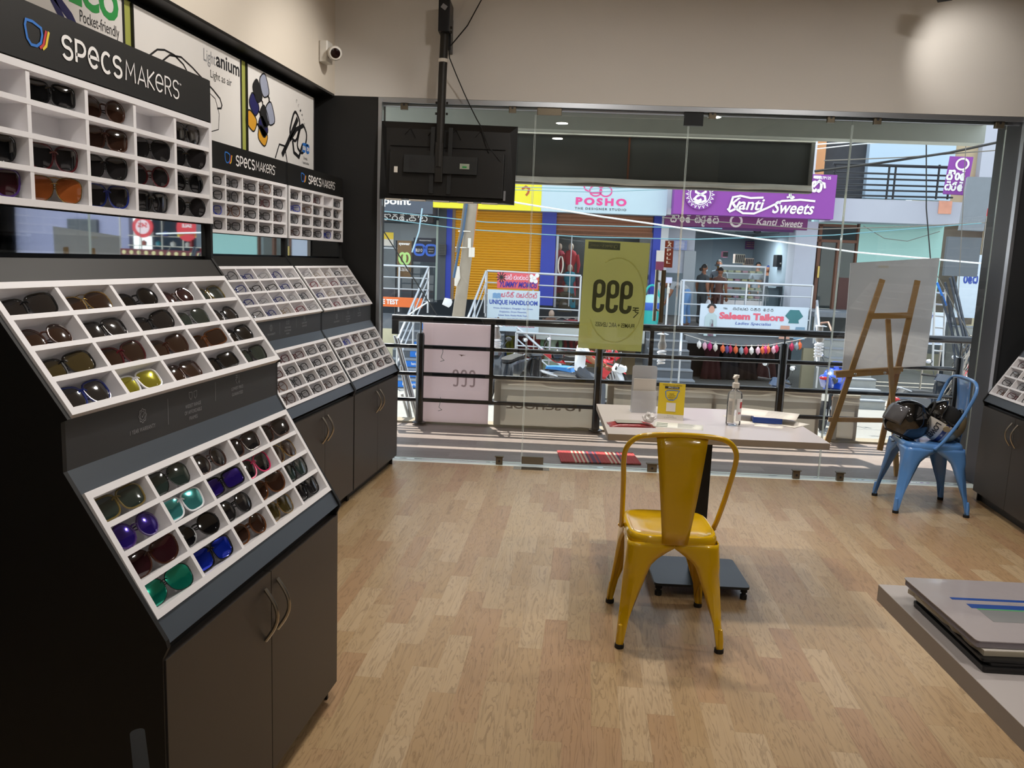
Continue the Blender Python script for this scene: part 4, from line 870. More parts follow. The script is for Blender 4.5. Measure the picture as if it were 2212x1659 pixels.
# ---------------------------------------------------------------- helmets on the blue chair
def helmet(label, mat, body, visor_m, accents=None, bars=None):
    t = thing('helmet', label, 'helmet', mat=mat, group='helmets on the blue chair')
    mb = MB(); n, mrows = 40, 26; vs = []; keep = []
    def P(th, ph):      # th around (0 = front +y), ph from top
        rx, ry, rz = .118, .142, .125
        x = rx * math.sin(ph) * math.sin(th); y = ry * math.sin(ph) * math.cos(th); z = rz * math.cos(ph)
        if z < 0: z *= 1.12; y += .018 * max(0, math.cos(th)) * min(1, -z / .08); x *= 1 - .10 * min(1, -z / .12)
        y += .02 * max(0, -math.cos(th)) * min(1, abs(z) / .1) * 0
        return Vector((x, y, z))
    phm = math.radians(146)
    for i in range(mrows + 1):
        for j in range(n): vs.append(P(2 * PI * j / n, phm * i / mrows))
    fs = []; ks = []
    for i in range(mrows):
        for j in range(n):
            th = 2 * PI * (j + .5) / n; ph = phm * (i + .5) / mrows; th = th - 2 * PI if th > PI else th
            if abs(th) < math.radians(66) and math.radians(68) < ph < math.radians(112): continue
            fs.append((i * n + j, (i + 1) * n + j, (i + 1) * n + (j + 1) % n, i * n + (j + 1) % n))
            k = 0
            if accents: k = accents(th, ph)
            ks.append(k)
    mb.add(vs, fs); mb.mi = ks; o = mb.build('shell', body, t, smooth=True); so_ = o.modifiers.new('s', 'SOLIDIFY'); so_.thickness = .014; so_.offset = -1
    g = MB(); vs = []; a0, a1, b0, b1 = -70, 70, 62, 114; nn, mm = 20, 8
    for i in range(mm + 1):
        for j in range(nn + 1): p = P(math.radians(a0 + (a1 - a0) * j / nn), math.radians(b0 + (b1 - b0) * i / mm)); vs.append(p * 1.03)
    g.add(vs, [(i * (nn + 1) + j, (i + 1) * (nn + 1) + j, (i + 1) * (nn + 1) + j + 1, i * (nn + 1) + j + 1) for i in range(mm) for j in range(nn)])
    if visor_m: v = g.build('visor', visor_m, t, smooth=True); v.modifiers.new('s', 'SOLIDIFY').thickness = .002
    for sx in (-1, 1): MB().cyl((sx * .108, .02, .0), (sx * .124, .02, .0), .02, 14).build('visor_pivot', body[0], t, smooth=True)
    MB().tube([P(2 * PI * j / 24, phm) * 1.0 for j in range(24)], .008, 8, closed=True).build('rim_trim', RUBBER, t, smooth=True)
    MB().ball((0, 0, 0), (.100, .120, .105), 18).build('lining', M('helmet_lining', '#0c0c0c', .9), t, smooth=True)
    MB().tube([P(1.9, phm), P(1.9, phm) + Vector((-.02, .03, -.05)), P(1.9, phm) + Vector((-.05, .05, -.06))], .007, 6, flat=.3).build('chin_strap', RUBBER, t)
    return t, P
HB = M('helmet_black', '#0b0b0c', .12, coat=1); HG = M('helmet_gold', '#a89c7c', .25, .3, coat=.7); HW = M('helmet_white', '#c9c6bf', .25, coat=.6); HBL = M('helmet_blue', '#171d5e', .25, coat=.6)
VIS = glass_mat('smoke_visor', (.35, .36, .38), 1.5, .03, (.25, .25, .27), .4)
SZ = .447
def hm(x, y, z, f, up):
    f = Vector(f).normalized(); up = Vector(up); r = f.cross(up).normalized(); up = r.cross(f).normalized(); return axes((x, y, z), r, f, up)
# first helmet lies on its neck rim tilted with the visor towards the window and up
h1, _ = helmet('glossy black full-face helmet with raised smoked visor, left one on the blue chair', hm(1.835, 5.50, SZ + .128, (-.80, .1, .30), (.35, .05, .9)), [HB], VIS)
def acc(th, ph):
    a, b = math.degrees(th), math.degrees(ph)
    if abs(a) < 72 and b > 64: return 3
    if b > 98: return 1
    if b > 84: return 2
    if b > 77: return 1
    return 0
h2, P2 = helmet('white, gold and black helmet lettered LOWE\'S, turned over on the blue chair', hm(2.055, 5.50, SZ + .118, (.25, -.35, .75), (.50, .15, -.80)), [HG, HW, HBL, HB], None, acc)
A = axes((-.0, 0, 0), (0, 1, 0), (0, 0, 1), (1, 0, 0))
mlet = MB()
def onshell(th, ph, k=1.02): return P2(math.radians(th), math.radians(ph)) * k
vsT, fsT, xa, xb, ya, yb = text_mesh("LOWE'S", .03)
# lettering wrapped on the side of the shell that faces the room
mlet.add([onshell(-78 - (x - xa) / (xb - xa) * 60, 118 - (y - ya) / (yb - ya) * 14, 1.02) for x, y, _ in vsT], fsT); mlet.build('lettering', INK, h2)
# ---------------------------------------------------------------- 999 poster hanging on the glass
s0, s1, z0, z1 = RC(1256, 521, 1395, 756, .05)
YG = trans_mat('yellow_green_vinyl', '#dad694', .74, thin=.14)
t = thing('window_poster', 'yellow 999 poster seen from behind, hung on the glass door', 'poster', W((s0 + s1) / 2, .05, (z0 + z1) / 2), FA); t.rotation_euler = (0, math.radians(1.2), FA)
w_, h_ = s1 - s0, z1 - z0; MB().box(-w_ / 2, w_ / 2, -.0015, .0015, -h_ / 2, h_ / 2).build('sheet', YG, t)
A = axes((0, -.0022, 0), (-1, 0, 0), (0, 0, 1), (0, 1, 0))        # mirrored writing, read from the street side
DO = M('dark_olive_print', '#6a6f45', .6); LO = trans_mat('light_olive_print', '#e4e0a4', .7)
g = MB(A)
def nine(x):
    T_, X_ = .029, .030
    g.ribbon(arc(x, .069, X_, .030, 0, 180, 8) + arc(x, .026, X_, .030, 180, 360, 8), T_, closed=True); g.ribbon([(x + X_, .07), (x + X_, -.075)] + arc(x, -.078, X_, .030, 0, -180, 8) + [(x - X_, -.062)], T_)
for i in range(3): nine(-.090 + .0975 * i)
x = -.165; g.ribbon([(x - .022, -.075), (x + .022, -.075)], .008); g.ribbon([(x - .022, -.092), (x + .022, -.092)], .008); g.ribbon([(x - .02, -.075), (x + .0, -.078), (x + .008, -.092), (x - .002, -.106), (x - .02, -.108), (x + .012, -.145)], .008)
text_into(g, 'FRAMES + ARC LENSES', -.165, .115, -.222, -.19, bold=.02); o = g.m; g.m = g.m @ Matrix.Translation((.145, .01, 0)) @ Matrix.Rotation(PI / 2, 4, 'Z'); text_into(g, 'ONWARDS', -.085, .01, 0, .014); g.m = o
g.v = g.v; g.build('print', DO, t)
g = MB(A); g.box(-.02, .205, h_ / 2 - .062, h_ / 2 - .012, -.0002, .0002); g.build('header_band', M('dark_band_print', '#565c40', .6), t)
g = MB(A); logo_into(g, .035, .19, h_ / 2 - .045, h_ / 2 - .03, -.0006); lensmark_into(g, .0, h_ / 2 - .05, .026, .024, -.0006, (0, 0, 0)); g.build('word_mark', LO, t)
g = MB(A); g.ribbon([p for p in arc(-.02, -.03, .20, .30, 60, 330, 40) if abs(p[0]) < w_ / 2 - .005], .010, z=.0); g.build('ring_print', trans_mat('pale_ring_print', '#efecc0', .75), t)

# ---------------------------------------------------------------- balcony railing
RB = M('black_rail_paint', '#202226', .2, .6, coat=.5)
R0, R1 = F(848, 690, 1.35)[0], F(2105, 735, 1.35)[0]
t = sthing('balcony_railing', 'black tubular balcony railing beyond the glass with four rails', 'railing', 0, 1.35, 0)
MB().cyl((R0, 0, .952), (R1, 0, .96), .032, 16).build('top_rail', RB, t, smooth=True)
for z in (.705, .46, .225): MB().cyl((-1.2, 0, z), (R1 - .1, 0, z), .019, 12).build('rail', RB, t, smooth=True)
for s, zt in ((-.085, .82), (1.505, .94), (3.11, .86), (4.62, .80)):
    MB().lathe([(.036, 0), (.036, zt - .03), (.03, zt - .008), (.012, zt)], 16, c=(s, 0, .015)).build('post', RB, t, smooth=True); MB().lathe([(.062, 0), (.062, .008), (.045, .016)], 18, c=(s, 0, .015)).build('post_flange', RB, t, smooth=True)
    MB().cyl((s, 0, zt - .01), (s, 0, .95), .007, 8).build('spigot', RB, t)
for s in (.555, 1.955): MB().cbox((s, 0, .58), (.035, .035, .74)).build('mullion', RB, t)
MB().cbox((R0 + .03, 0, .88), (.06, .05, .14)).build('end_post', RB, t)
# aluminium lengths leaning at the left end
ob = 1.6
for i, (xa, ya, xb, yb) in enumerate(((852, 725, 895, 905), (860, 730, 900, 900), (866, 790, 885, 912), (868, 850, 880, 910))):
    sa_, za = F(xa, ya, ob); sb_, zb = F(xb, yb, ob); o = tag(MB().cyl(W(sa_, ob, za), W(sb_, ob + .1, zb), .014, 8).build('aluminium_tube', ALU, smooth=True), ['longest leaning aluminium tube outside the left end of the railing', 'second aluminium tube leaning against the left railing end, just right of the longest', 'short aluminium tube leaning low at the left railing end', 'shortest aluminium tube at the foot of the left railing end'][i], 'tube', 'aluminium tubes leaning at the left end')
# white board tied behind the railing
s0, s1, z0, z1 = RC(912, 700, 1057, 925, 1.42)
t = thing('sign_board', 'pinkish white board tied behind the railing on the left', 'board', W((s0 + s1) / 2, 1.42, (z0 + z1) / 2), FA)
TB = trans_mat('board_back_pink', '#ddd0d2', .5)
MB().box((s0 - s1) / 2, (s1 - s0) / 2, -.012, .012, (z0 - z1) / 2, (z1 - z0) / 2).build('panel', TB, t)
A = axes((0, -.0125, 0), (1, 0, 0), (0, 0, 1), (0, -1, 0)); g = MB(A)
for i in range(3): 
    x = -.0 + i * .075; g.ribbon(arc(x, .03, .022, .03, 0, 360, 14), .016, closed=True, z=.0003); g.ribbon([(x + .02, .03), (x + .02, -.05)] + arc(x, -.06, .02, .022, 0, -150, 6), .016, z=.0003)
g.build('show_through', trans_mat('ghost_print', '#c2b4b5', .5), t)
for x, z in ((-.12, .23), (-.13, -.22)): MB().tube([(x, -.03, z + .03), (x + .01, -.09, z), (x - .005, -.09, z - .05), (x + .02, -.06, z - .08), (x - .015, -.06, z - .09)], .0025, 5).build('tie_wire', M('green_tie', '#3c5a50', .6), t)
MB(A).poly([(.02, .205), (.09, .20), (.055, .195), (.05, .185), (.04, .197)], z=.0006).build('tear', M('torn_brown', '#7a5f52', .8), t)
# wooden framed cloth banners behind the rails
CL = trans_mat('banner_cloth', '#a39a8d', .3, .85, var=.10, scale=3); CW = trans_mat('banner_cloth_light', '#cdc6ba', .4, .85, var=.08); WDN = M('raw_wood', '#8a5a34', .7)
def banner(label, px0, px1, py_t, py_b, off, ghost=None):
    s0, s1, z0, z1 = RC(px0, py_t, px1, py_b, off); t = thing('cloth_banner', label, 'banner', W((s0 + s1) / 2, off, 0), FA, 'cloth banner frames stored behind the railing'); w2 = (s1 - s0) / 2
    for nm, zz in (('frame_bar', z0 + .02), ('frame_bar', z1 - .03)): MB().cbox((0, .015, zz), (2 * w2, .03, .035)).build(nm, WDN, t)
    k = max(2, int(w2 * 2 / .8) + 1)
    for i in range(k): MB().cbox((-w2 + .02 + (2 * w2 - .04) * i / (k - 1), .015, (z0 + z1) / 2), (.03, .028, z1 - z0 - .06)).build('frame_post', WDN, t)
    mb = MB(); nx, nz_ = 40, 10; vs = []
    for j in range(nz_ + 1):
        for i in range(nx + 1):
            x = -w2 + 2 * w2 * i / nx; z = z0 + (z1 - z0) * j / nz_; u = j / nz_; vs.append((x, -.006 + .010 * noise.noise((x * 3, z * 9, off)) - .014 * math.exp(-((u - .86) / .06) ** 2) * (1 + .6 * noise.noise((x * 5, 0, 3))), z))
    mb.add(vs, [(j * (nx + 1) + i, j * (nx + 1) + i + 1, (j + 1) * (nx + 1) + i + 1, (j + 1) * (nx + 1) + i) for j in range(nz_) for i in range(nx)], 0); mb.mi = [1 if (f // nx) >= nz_ - 2 else 0 for f in range(nx * nz_)]
    mb.build('cloth', [CL, CW], t, smooth=True); MB().tube([(-w2 + 2 * w2 * i / 16, -.012 + .004 * noise.noise((i, 0, 0)), z1 + .004 * noise.noise((i * 2, 5, 0))) for i in range(17)], .014, 8).build('rolled_hem', CW, t, smooth=True)
    MB().box(-w2 - .004, -w2 + .055, -.017, -.002, z0, z1 - .02).build('side_hem', CW, t)
    if ghost: g = MB(axes((0, -.022, 0), (-1, 0, 0), (0, 0, 1), (0, 1, 0))); text_into(g, ghost, -.35, .35, .17, .23, bold=.03); g.build('show_through_print', M('ghost_cloth_print', '#998f82', .85), t)
    return t
banner('cloth banner on a wooden frame between the pink board and the middle post', 1068, 1288, 823, 928, 1.43, 'TO SCHOOL')
banner('long cloth banner on a wooden frame behind the white table', 1310, 1770, 838, 948, 1.43)
banner('short cloth banner frame end seen through the easel legs', 1795, 1852, 855, 950, 1.43)
# big sign box seen from behind, hung outside under the beam
s0, s1, z0, z1 = RC(1100, 290, 1760, 405, 1.55); s0 = -.9
t = thing('sign_box', 'long dark sign seen from behind, hanging under the beam outside', 'sign', W((s0 + s1) / 2, 1.6, (z0 + z1) / 2), FA); w2, h2 = (s1 - s0) / 2, (z1 - z0) / 2
DK = M('sign_back_dark', '#434543', .8, var=.25, scale=3); MB().box(-w2 + .03, w2 - .03, .0, .03, -h2 + .03, h2 - .03).build('back_sheet', DK, t)
for nm, b_ in (('lower_frame', (-w2, w2, -.05, .05, -h2 - .005, -h2 + .03)), ('upper_frame', (-w2, w2, -.03, .05, h2 - .03, h2)), ('side_frame', (w2 - .03, w2, -.03, .05, -h2, h2))): MB().box(*b_).build(nm, M('sign_frame_metal', '#77756e', .6, .3, var=.15), t)
mb = MB(); n = 60; vs = []
for j in range(5):
    for i in range(n + 1): x = -w2 + 2 * w2 * i / n; vs.append((x, -.045 - .012 * math.sin(j * 1.3) + .01 * noise.noise((x * 3, j, 0)), -h2 + .005 + .014 * j + .006 * noise.noise((x * 2, 0, 0))))
mb.add(vs, [(j * (n + 1) + i, j * (n + 1) + i + 1, (j + 1) * (n + 1) + i + 1, (j + 1) * (n + 1) + i) for j in range(4) for i in range(n)]); mb.build('cloth_edge', M('dirty_cloth', '#e0dbd0', .9, var=.25, scale=6), t, smooth=True)
mb = MB(); vs = []
for j in range(3):
    for i in range(n + 1): x = -w2 + 2 * w2 * i / n; vs.append((x, -.035, h2 - .025 + .015 * j + .004 * noise.noise((x * 2, 9, 0))))
mb.add(vs, [(j * (n + 1) + i, j * (n + 1) + i + 1, (j + 1) * (n + 1) + i + 1, (j + 1) * (n + 1) + i) for j in range(2) for i in range(n)]); mb.build('cloth_edge', M('dirty_cloth', '#b5afa2'), t, smooth=True)
s_, _ = F(1358, 340, 1.6); MB().box(s_ - (s0 + s1) / 2 - .008, s_ - (s0 + s1) / 2 + .008, -.008, .0, -h2 + .03, h2 - .03).build('rusty_bar', M('rust', '#6d3f28', .8), t)
for s_ in (s0 + .3, (s0 + s1) / 2, s1 - .3): MB().cyl((s_ - (s0 + s1) / 2, .0, h2), (s_ - (s0 + s1) / 2, -.15, 2.65 - (z0 + z1) / 2), .012, 8).build('hanger', PST, t)
# doormat
c = [Vector((W(*q, 0))) for q in ((.9, .3),)]
p0 = EYE; 
def ground(px, py, z=0.0): d = CX + AX * ((px - 1106) / FPX) + BX * ((py - 829.5) / FPX); return EYE + d * ((z - EYE.z) / d.z)
g0, g1, g2, g3 = [ground(x, y) for x, y in ((1195, 968), (1370, 972), (1385, 1004), (1212, 999))]
t = thing('doormat', 'red striped woven doormat on the balcony floor outside the door', 'mat', (g3.x, g3.y, 0), math.atan2((g2 - g3).y, (g2 - g3).x))
mw = (g2 - g3).length; md = .36; cols_ = [M('mat_red', '#b03a3c', .9, bump=.5, bscale=80), M('mat_cream', '#c9ae96', .9, bump=.5), M('mat_purple', '#5d3a55', .9, bump=.5)]
seq = [0] * 7 + [1, 0, 1, 0, 1, 0, 1] + [2, 0, 2, 2, 0, 2] + [0] * 5 + [1, 0, 1, 0, 1] + [2, 0, 2, 0] + [0] * 6; n = len(seq)
for i, k in enumerate(seq): MB().cbox(((i + .5) * mw / n, md / 2 + .004 * noise.noise((i * .7, 0, 0)), .004), (mw / n * .96, md, .008 + .002 * (i % 2))).build('woven_stripe', cols_[k], t)
# easel with white board
t = sthing('easel', 'wooden easel standing on the balcony, holding a large white board', 'easel', 0, 0, 0); t.matrix_world = SM.copy()
WD = M('easel_pine', '#b5884f', .55, var=.12, scale=6); WD2 = M('easel_pine_light', '#c79a62', .55, var=.12)
def eb(nm, a, b, o1, o2, w_=.042, d_=.02, mat=WD):
    (s0, z0), (s1, z1) = F(*a, o1), F(*b, o2); p, q = Vector((s0, o1, z0)), Vector((s1, o2, z1)); d = (q - p); L = d.length; z = d.normalized(); x = Vector((1, 0, 0)); x = (x - z * x.dot(z)).normalized(); y = z.cross(x)
    return MB(axes(p, x, y, z)).box(-w_ / 2, w_ / 2, -d_ / 2, d_ / 2, 0, L).build(nm, mat, t)
eb('leg', (1786, 957), (1906, 604), .55, .80); eb('leg', (1900, 973), (1982, 606), .60, .80, .04)
eb('back_leg', (1938, 1040), (1918, 690), .25, .80, .036)
eb('cross_bar', (1876, 684), (1966, 682), .77, .77, .05, .022); eb('lower_bar', (1800, 905), (1920, 908), .62, .62, .038)
def hbar(nm, a, b, off, hh, dd, mat):
    (s0, z0), (s1, z1) = F(*a, off), F(*b, off); p, q = Vector((s0, off, z0)), Vector((s1, off, z1)); x = (q - p).normalized(); y = Vector((0, 1, 0)); z = x.cross(y); return MB(axes(p, x, y, z)).box(0, (q - p).length, -dd / 2, dd / 2, -hh / 2, hh / 2).build(nm, mat, t)
for o in [o for o in t.children if o.name.startswith(('cross_bar', 'lower_bar'))]: bpy.data.objects.remove(o)
hbar('cross_bar', (1878, 683), (1968, 681), .74, .045, .02, WD); hbar('lower_bar', (1790, 906), (1912, 908), .59, .035, .02, WD2)
hbar('tray', (1803, 806), (1948, 797), .66, .035, .05, WD2); hbar('tray_lip', (1806, 812), (1945, 803), .63, .03, .012, WD2)
for px, py in ((1848, 809), (1912, 806)): s_, z_ = F(px, py, .61); MB().ball((s_, .615, z_), .012, 8).build('wing_nut', STEEL, t)
t = thing('white_board', 'large plain white board leaning on the easel outside', 'board', mat=SM.copy())
bo = .86; cn = [F(*q, bo) for q in ((1838, 568), (2030, 557), (1999, 791), (1820, 801))]
mb = MB(); vs = [(s, bo + dy + .0 * z, z) for dy in (0, .012) for s, z in cn]; mb.add(vs, [(0, 1, 2, 3), (7, 6, 5, 4), (0, 4, 5, 1), (1, 5, 6, 2), (2, 6, 7, 3), (3, 7, 4, 0)]); mb.build('panel', trans_mat('board_back_grey', '#d8d6d6', .5), t); cx_, cz_ = cn[0]; MB().box(cx_ + .22, cx_ + .30, bo - .001, bo, cz_ - .03, cz_ - .01).build('tape_piece', OFFW, t)
# spiral lamps on arms outside the railing
def cfl(label, px, py_top, py_bot, off):
    s, zt = F(px, py_top, off); _, zb = F(px, py_bot, off); t = sthing('spiral_lamp', label, 'lamp', s, off, 0, 'spiral lamps on arms outside the railing')
    L = zt - zb; WHT = M('cfl_white', '#e8eaf0', .3, emit=.15); MB().lathe([(.0, zt), (.022, zt - .005), (.024, zt - L * .2), (.036, zt - L * .3), (.040, zt - L * .42), (.030, zt - L * .5), (0, zt - L * .52)], 16).build('lamp_base', M('cfl_base', '#b9b6b4', .4), t, smooth=True)
    P = [(.036 * math.cos(u * 2 * PI) * (1 - .04 * u), .036 * math.sin(u * 2 * PI) * (1 - .04 * u), zt - L * .56 - L * .44 * u / 4.5) for u in [i / 12 for i in range(55)]]
    MB().tube(P, .0085, 8).build('spiral_tube', WHT, t, smooth=True)
    MB().tube([(.0, 0, zt - .01), (.0, .0, zt + .03), (.03, -.10, zt + .045), (.02, -(off - 1.38), .985)], .009, 8).build('arm', M('copper_arm', '#a07a6a', .5), t); MB().lathe([(.0, zt + .012), (.03, zt + .01), (.055, zt + .002), (.056, zt - .001)], 16).build('shade', ALU, t)
    return t
cfl('white spiral lamp hanging outside right of the yellow poster', 1432, 722, 787, 1.62)
cfl('white spiral lamp hanging outside left of the easel', 1773, 705, 772, 1.62)
cfl('white spiral lamp hanging outside beside the pink board', 1074, 705, 758, 1.62)
# bundle of cables at the right end of the railing
s0, z0 = F(2098, 740, 1.4)
t = sthing('cable_bundle', 'tangle of pale cables tied to the right end of the railing', 'cable', s0, 1.4, 0)
PC = M('pale_cable', '#c9c4bd', .5); GCb = M('grey_cable', '#6a665f', .5); random.seed(11)
for i in range(16):
    x = random.uniform(-.03, .05); P = [(x, random.uniform(-.03, .03), 1.0)]
    for k in range(5): P.append((x - .05 * k + random.uniform(-.06, .06), random.uniform(-.05, .05), .9 - .16 * k + random.uniform(-.03, .03)))
    MB().tube(P, .0035, 5).build('cable_strand', PC if i % 3 else GCb, t, smooth=True)
for i in range(6): MB().tube([(-.12 + .03 * i + (.07 + .01 * i) * math.cos(a), .02 * i - .05, .42 + (.09 + .012 * i) * math.sin(a)) for a in [j * PI / 8 for j in range(16)]], .0035, 5, closed=True).build('cable_coil', PC if i % 2 else GCb, t, smooth=True)
# ================================================================ the street beyond the balcony
GZ = -1.25
random.seed(21)
ASPH = M('asphalt', '#8a8985', .85, var=.1, scale=1.5, bump=.2, bscale=30); CEM = M('cement_grey', '#9c9a94', .8, var=.12, scale=2); CREAM = M('cream_plaster', '#d8cfae', .8, var=.06, scale=2)
struct(MB(SM).box(-16, 30, 1.56, 11.2, GZ - .1, GZ).build('road', ASPH))
struct(MB(SM).box(-16, 30, 11.2, 20, GZ - .1, GZ + .02).build('pavement', CEM))
def pbox(parent, nm, x0, y0, x1, y1, off, d, mat, **k):
    s0, s1, z0, z1 = RC(x0, y0, x1, y1, off); b = parent.matrix_world if False else None
    ox, oo, oz = parent['o']; return MB().box(s0 - ox, s1 - ox, off - oo, off - oo + d, z0 - oz, z1 - oz).build(nm, mat, parent, **k)
def place(name, label, cat, s, off, z, group=None):
    t = sthing(name, label, cat, s, off, z, group); t['o'] = (s, off, z); return t
def sign(name, label, x0, y0, x1, y1, off, mat, d=.12, group=None, cat='sign'):
    s0, s1, z0, z1 = RC(x0, y0, x1, y1, off); t = place(name, label, cat, (s0 + s1) / 2, off, (z0 + z1) / 2, group); w_, h_ = s1 - s0, z1 - z0
    MB().box(-w_ / 2, w_ / 2, 0, d, -h_ / 2, h_ / 2).build('panel', mat, t); return t, w_, h_
FRS = axes((0, -.006, 0), (1, 0, 0), (0, 0, 1), (0, -1, 0))
def face(k=0.0): return MB(axes((0, -.006 - k, 0), (1, 0, 0), (0, 0, 1), (0, -1, 0)))
A0 = 14.8; PZ = F(1200, 668, 12.8)[1]; PZ = .02
# ---- left building: eyewear shop, yellow shutter, POSHO
bl = place('building', 'long shop building opposite with blue pillars, yellow and brown shutters', 'building', 0, A0, 0)
BLP = M('blue_pillar_paint', '#2f42ac', .6, var=.08, scale=4); WHW = M('white_building_paint', '#cfd3d6', .7, var=.05, scale=2); CHAR = M('charcoal_cladding', '#4a4f55', .6)
sL = F(560, 600, A0)[0]; sP = F(1440, 600, A0)[0]
MB().box(sL, sP, 0, 4.5, 4.3, 9).build('upper_wall', WHW, bl); MB().box(sL, sP, 4.4, 4.5, GZ, 4.3).build('back_wall', M('dim_interior', '#4c5560', .8), bl)
zc = F(1200, 452, A0)[1]; MB().box(sL, sP, -.9, 4.4, zc - .08, zc + .06).build('canopy_slab', WHW, bl); MB().box(sL, sP, .05, .25, zc + .06, 4.3).build('fascia_wall', WHW, bl)
pbox(bl, 'blue_pillar', 962, 440, 975, 648, A0 - .02, .5, BLP); pbox(bl, 'blue_pillar', 1168, 440, 1199, 660, A0 - .05, .5, BLP); pbox(bl, 'blue_pillar', 1409, 440, 1425, 664, A0 - .05, .5, BLP)
pbox(bl, 'charcoal_pillar', 946, 440, 963, 648, A0 - .04, .5, CHAR); pbox(bl, 'brown_jamb', 975, 452, 982, 648, A0, .2, M('jamb_brown', '#8a7460', .7)); pbox(bl, 'white_pillar', 1425, 440, 1441, 668, A0 - .05, .5, WHW)
def shutter(parent, label, x0, y0, x1, y1, off, mat, pitch):
    s0, s1, z0, z1 = RC(x0, y0, x1, y1, off); ox, oo, oz = parent['o']; n = int((z1 - z0) / pitch); mb = MB(); pr = []
    for i in range(n):
        for j, dd in enumerate((0, .022, .03, .022)): pr.append((off - oo - dd, z0 - oz + (i + j / 4) * (z1 - z0) / n))
    pr.append((off - oo, z1 - oz)); vs = [(s0 - ox, y, z) for y, z in pr] + [(s1 - ox, y, z) for y, z in pr]; m_ = len(pr)
    mb.add(vs, [(i, i + 1, m_ + i + 1, m_ + i) for i in range(m_ - 1)]); o = mb.build('roller_shutter', mat, parent, smooth=True); o['kind'] = 'stuff'; o['label'] = label
    MB().box(s0 - ox, s1 - ox, off - oo - .02, off - oo + .02, z0 - oz - .06, z0 - oz + .02).build('shutter_bottom_bar', mat, parent); return o
shutter(bl, 'closed mustard yellow roller shutter', 981, 456, 1169, 644, A0 + .05, M('shutter_yellow', '#d79a1c', .5, var=.06), .062)
shutter(bl, 'half open brown roller shutter', 1199, 464, 1410, 503, A0 + .05, M('shutter_brown', '#8d5f47', .5, var=.08), .075)
pbox(bl, 'shutter_rail', 1199, 500, 1410, 510, A0 + .03, .05, M('shutter_brown_bar', '#9a6648', .5))
# boutique glass front and mannequins
DKI = M('dark_interior', '#20262c', .6, var=.2, scale=2)
pbox(bl, 'inner_wall', 1199, 508, 1410, 664, A0 + 1.6, .05, DKI); pbox(bl, 'shop_glass', 1201, 508, 1410, 662, A0 + .12, .01, GLASS); pbox(bl, 'door_frame', 1199, 505, 1204, 664, A0 + .1, .06, ALU); pbox(bl, 'door_frame', 1231, 508, 1233, 662, A0 + .1, .04, ALU)
s_, z_ = F(1211, 573, A0); MB().tube([(s_ + a * .06, -.05, z_ + b * .22) for a, b in arc(0, 0, 1, 1, 0, 360, 14)[:-1]], .02, 8, closed=True).build('pull_handle', STEEL, bl)
def mannequin(label, px, py, off, col, col2=None, hgt=1.15, z0=None, grp='mannequins and garments in the shop windows'):
    s, zt = F(px, py, off); t = place('mannequin', label, 'mannequin', s, off, zt - hgt, grp); m_ = M('cloth_' + col, col, .8, var=.15, scale=6)
    prof = [(.0, 0), (.16, .02), (.15, .25), (.12, .55), (.10, .70), (.15, .80), (.17, .93), (.12, 1.02), (.05, 1.05)]
    mb = MB(); mb.lathe([(r * (1 if z > .5 else 1.15), z * hgt) for r, z in prof], 14); mb.v = [(x, y * .6, z) for x, y, z in mb.v]; mb.build('garment', m_, t, smooth=True)
    MB().ball((0, 0, hgt * 1.05 + .08), (.07, .08, .10), 12).build('head', M('mannequin_skin', '#b59c8a', .5), t, smooth=True)
    for sx in (-1, 1): MB().tube([(sx * .16, 0, .95 * hgt), (sx * .22, .0, .72 * hgt), (sx * .2, -.05, .55 * hgt)], [.05, .045, .03], 8).build('sleeve', M('cloth_' + (col2 or col), col2 or col, .8), t, smooth=True)
    return t
mannequin('red dressed mannequin behind the boutique glass, upper one near the door', 1233, 545, A0 + .7, '#b02838'); mannequin('pink dressed mannequin at the very left of the boutique glass', 1208, 545, A0 + .9, '#a83048')
mannequin('mannequin in teal top and maroon scarf behind the boutique glass', 1231, 590, A0 + .5, '#1f7f96', '#5a1830', .9); mannequin('mannequin in patterned olive dress low in the boutique window', 1222, 632, A0 + .45, '#4a4436', None, .5)
# eyewear shop
pbox(bl, 'inner_wall', 700, 476, 946, 650, A0 + 2.0, .05, M('eyewear_interior', '#39434f', .6, var=.3, scale=1.5)); pbox(bl, 'shop_glass', 700, 478, 946, 648, A0 + .1, .01, GLASS); pbox(bl, 'door_frame', 941, 476, 950, 648, A0 + .05, .1, M('pale_green_frame', '#b5c4b8', .5))
for y in (534, 571): pbox(bl, 'glass_rail', 700, y, 941, y + 2, A0 + .08, .03, ALU)
t, w_, h_ = sign('fascia_sign', 'dark grey fascia sign with white lettering hidden by the television', 640, 425, 935, 457, A0 - .95, M('fascia_grey', '#4e5663', .6), .9); g = face(); text_into(g, 'point', w_ * .14, w_ * .34, -h_ * .12, h_ * .55, bold=.03); g.build('lettering', WHITE, t)
t, w_, h_ = sign('fascia_sign', 'black sign with white Kannada lettering above the eyewear shop', 640, 457, 935, 476, A0 - .5, M('fascia_black', '#2f2b2e', .6), .2); g = face(); kn_into(g, 'ka,aa,ra,ta,h,dot,ka,aa,m,h', w_ * .12, w_ * .46, -h_ * .36, h_ * .28, wt=.17); g.build('lettering', WHITE, t)
t, w_, h_ = sign('fascia_sign', 'bright yellow fascia sign above the mustard shutter', 936, 378, 1170, 452, A0 - .95, M('fascia_yellow', '#e6dc2c', .6, var=.03), .3); g = face(); cx = w_ * .33
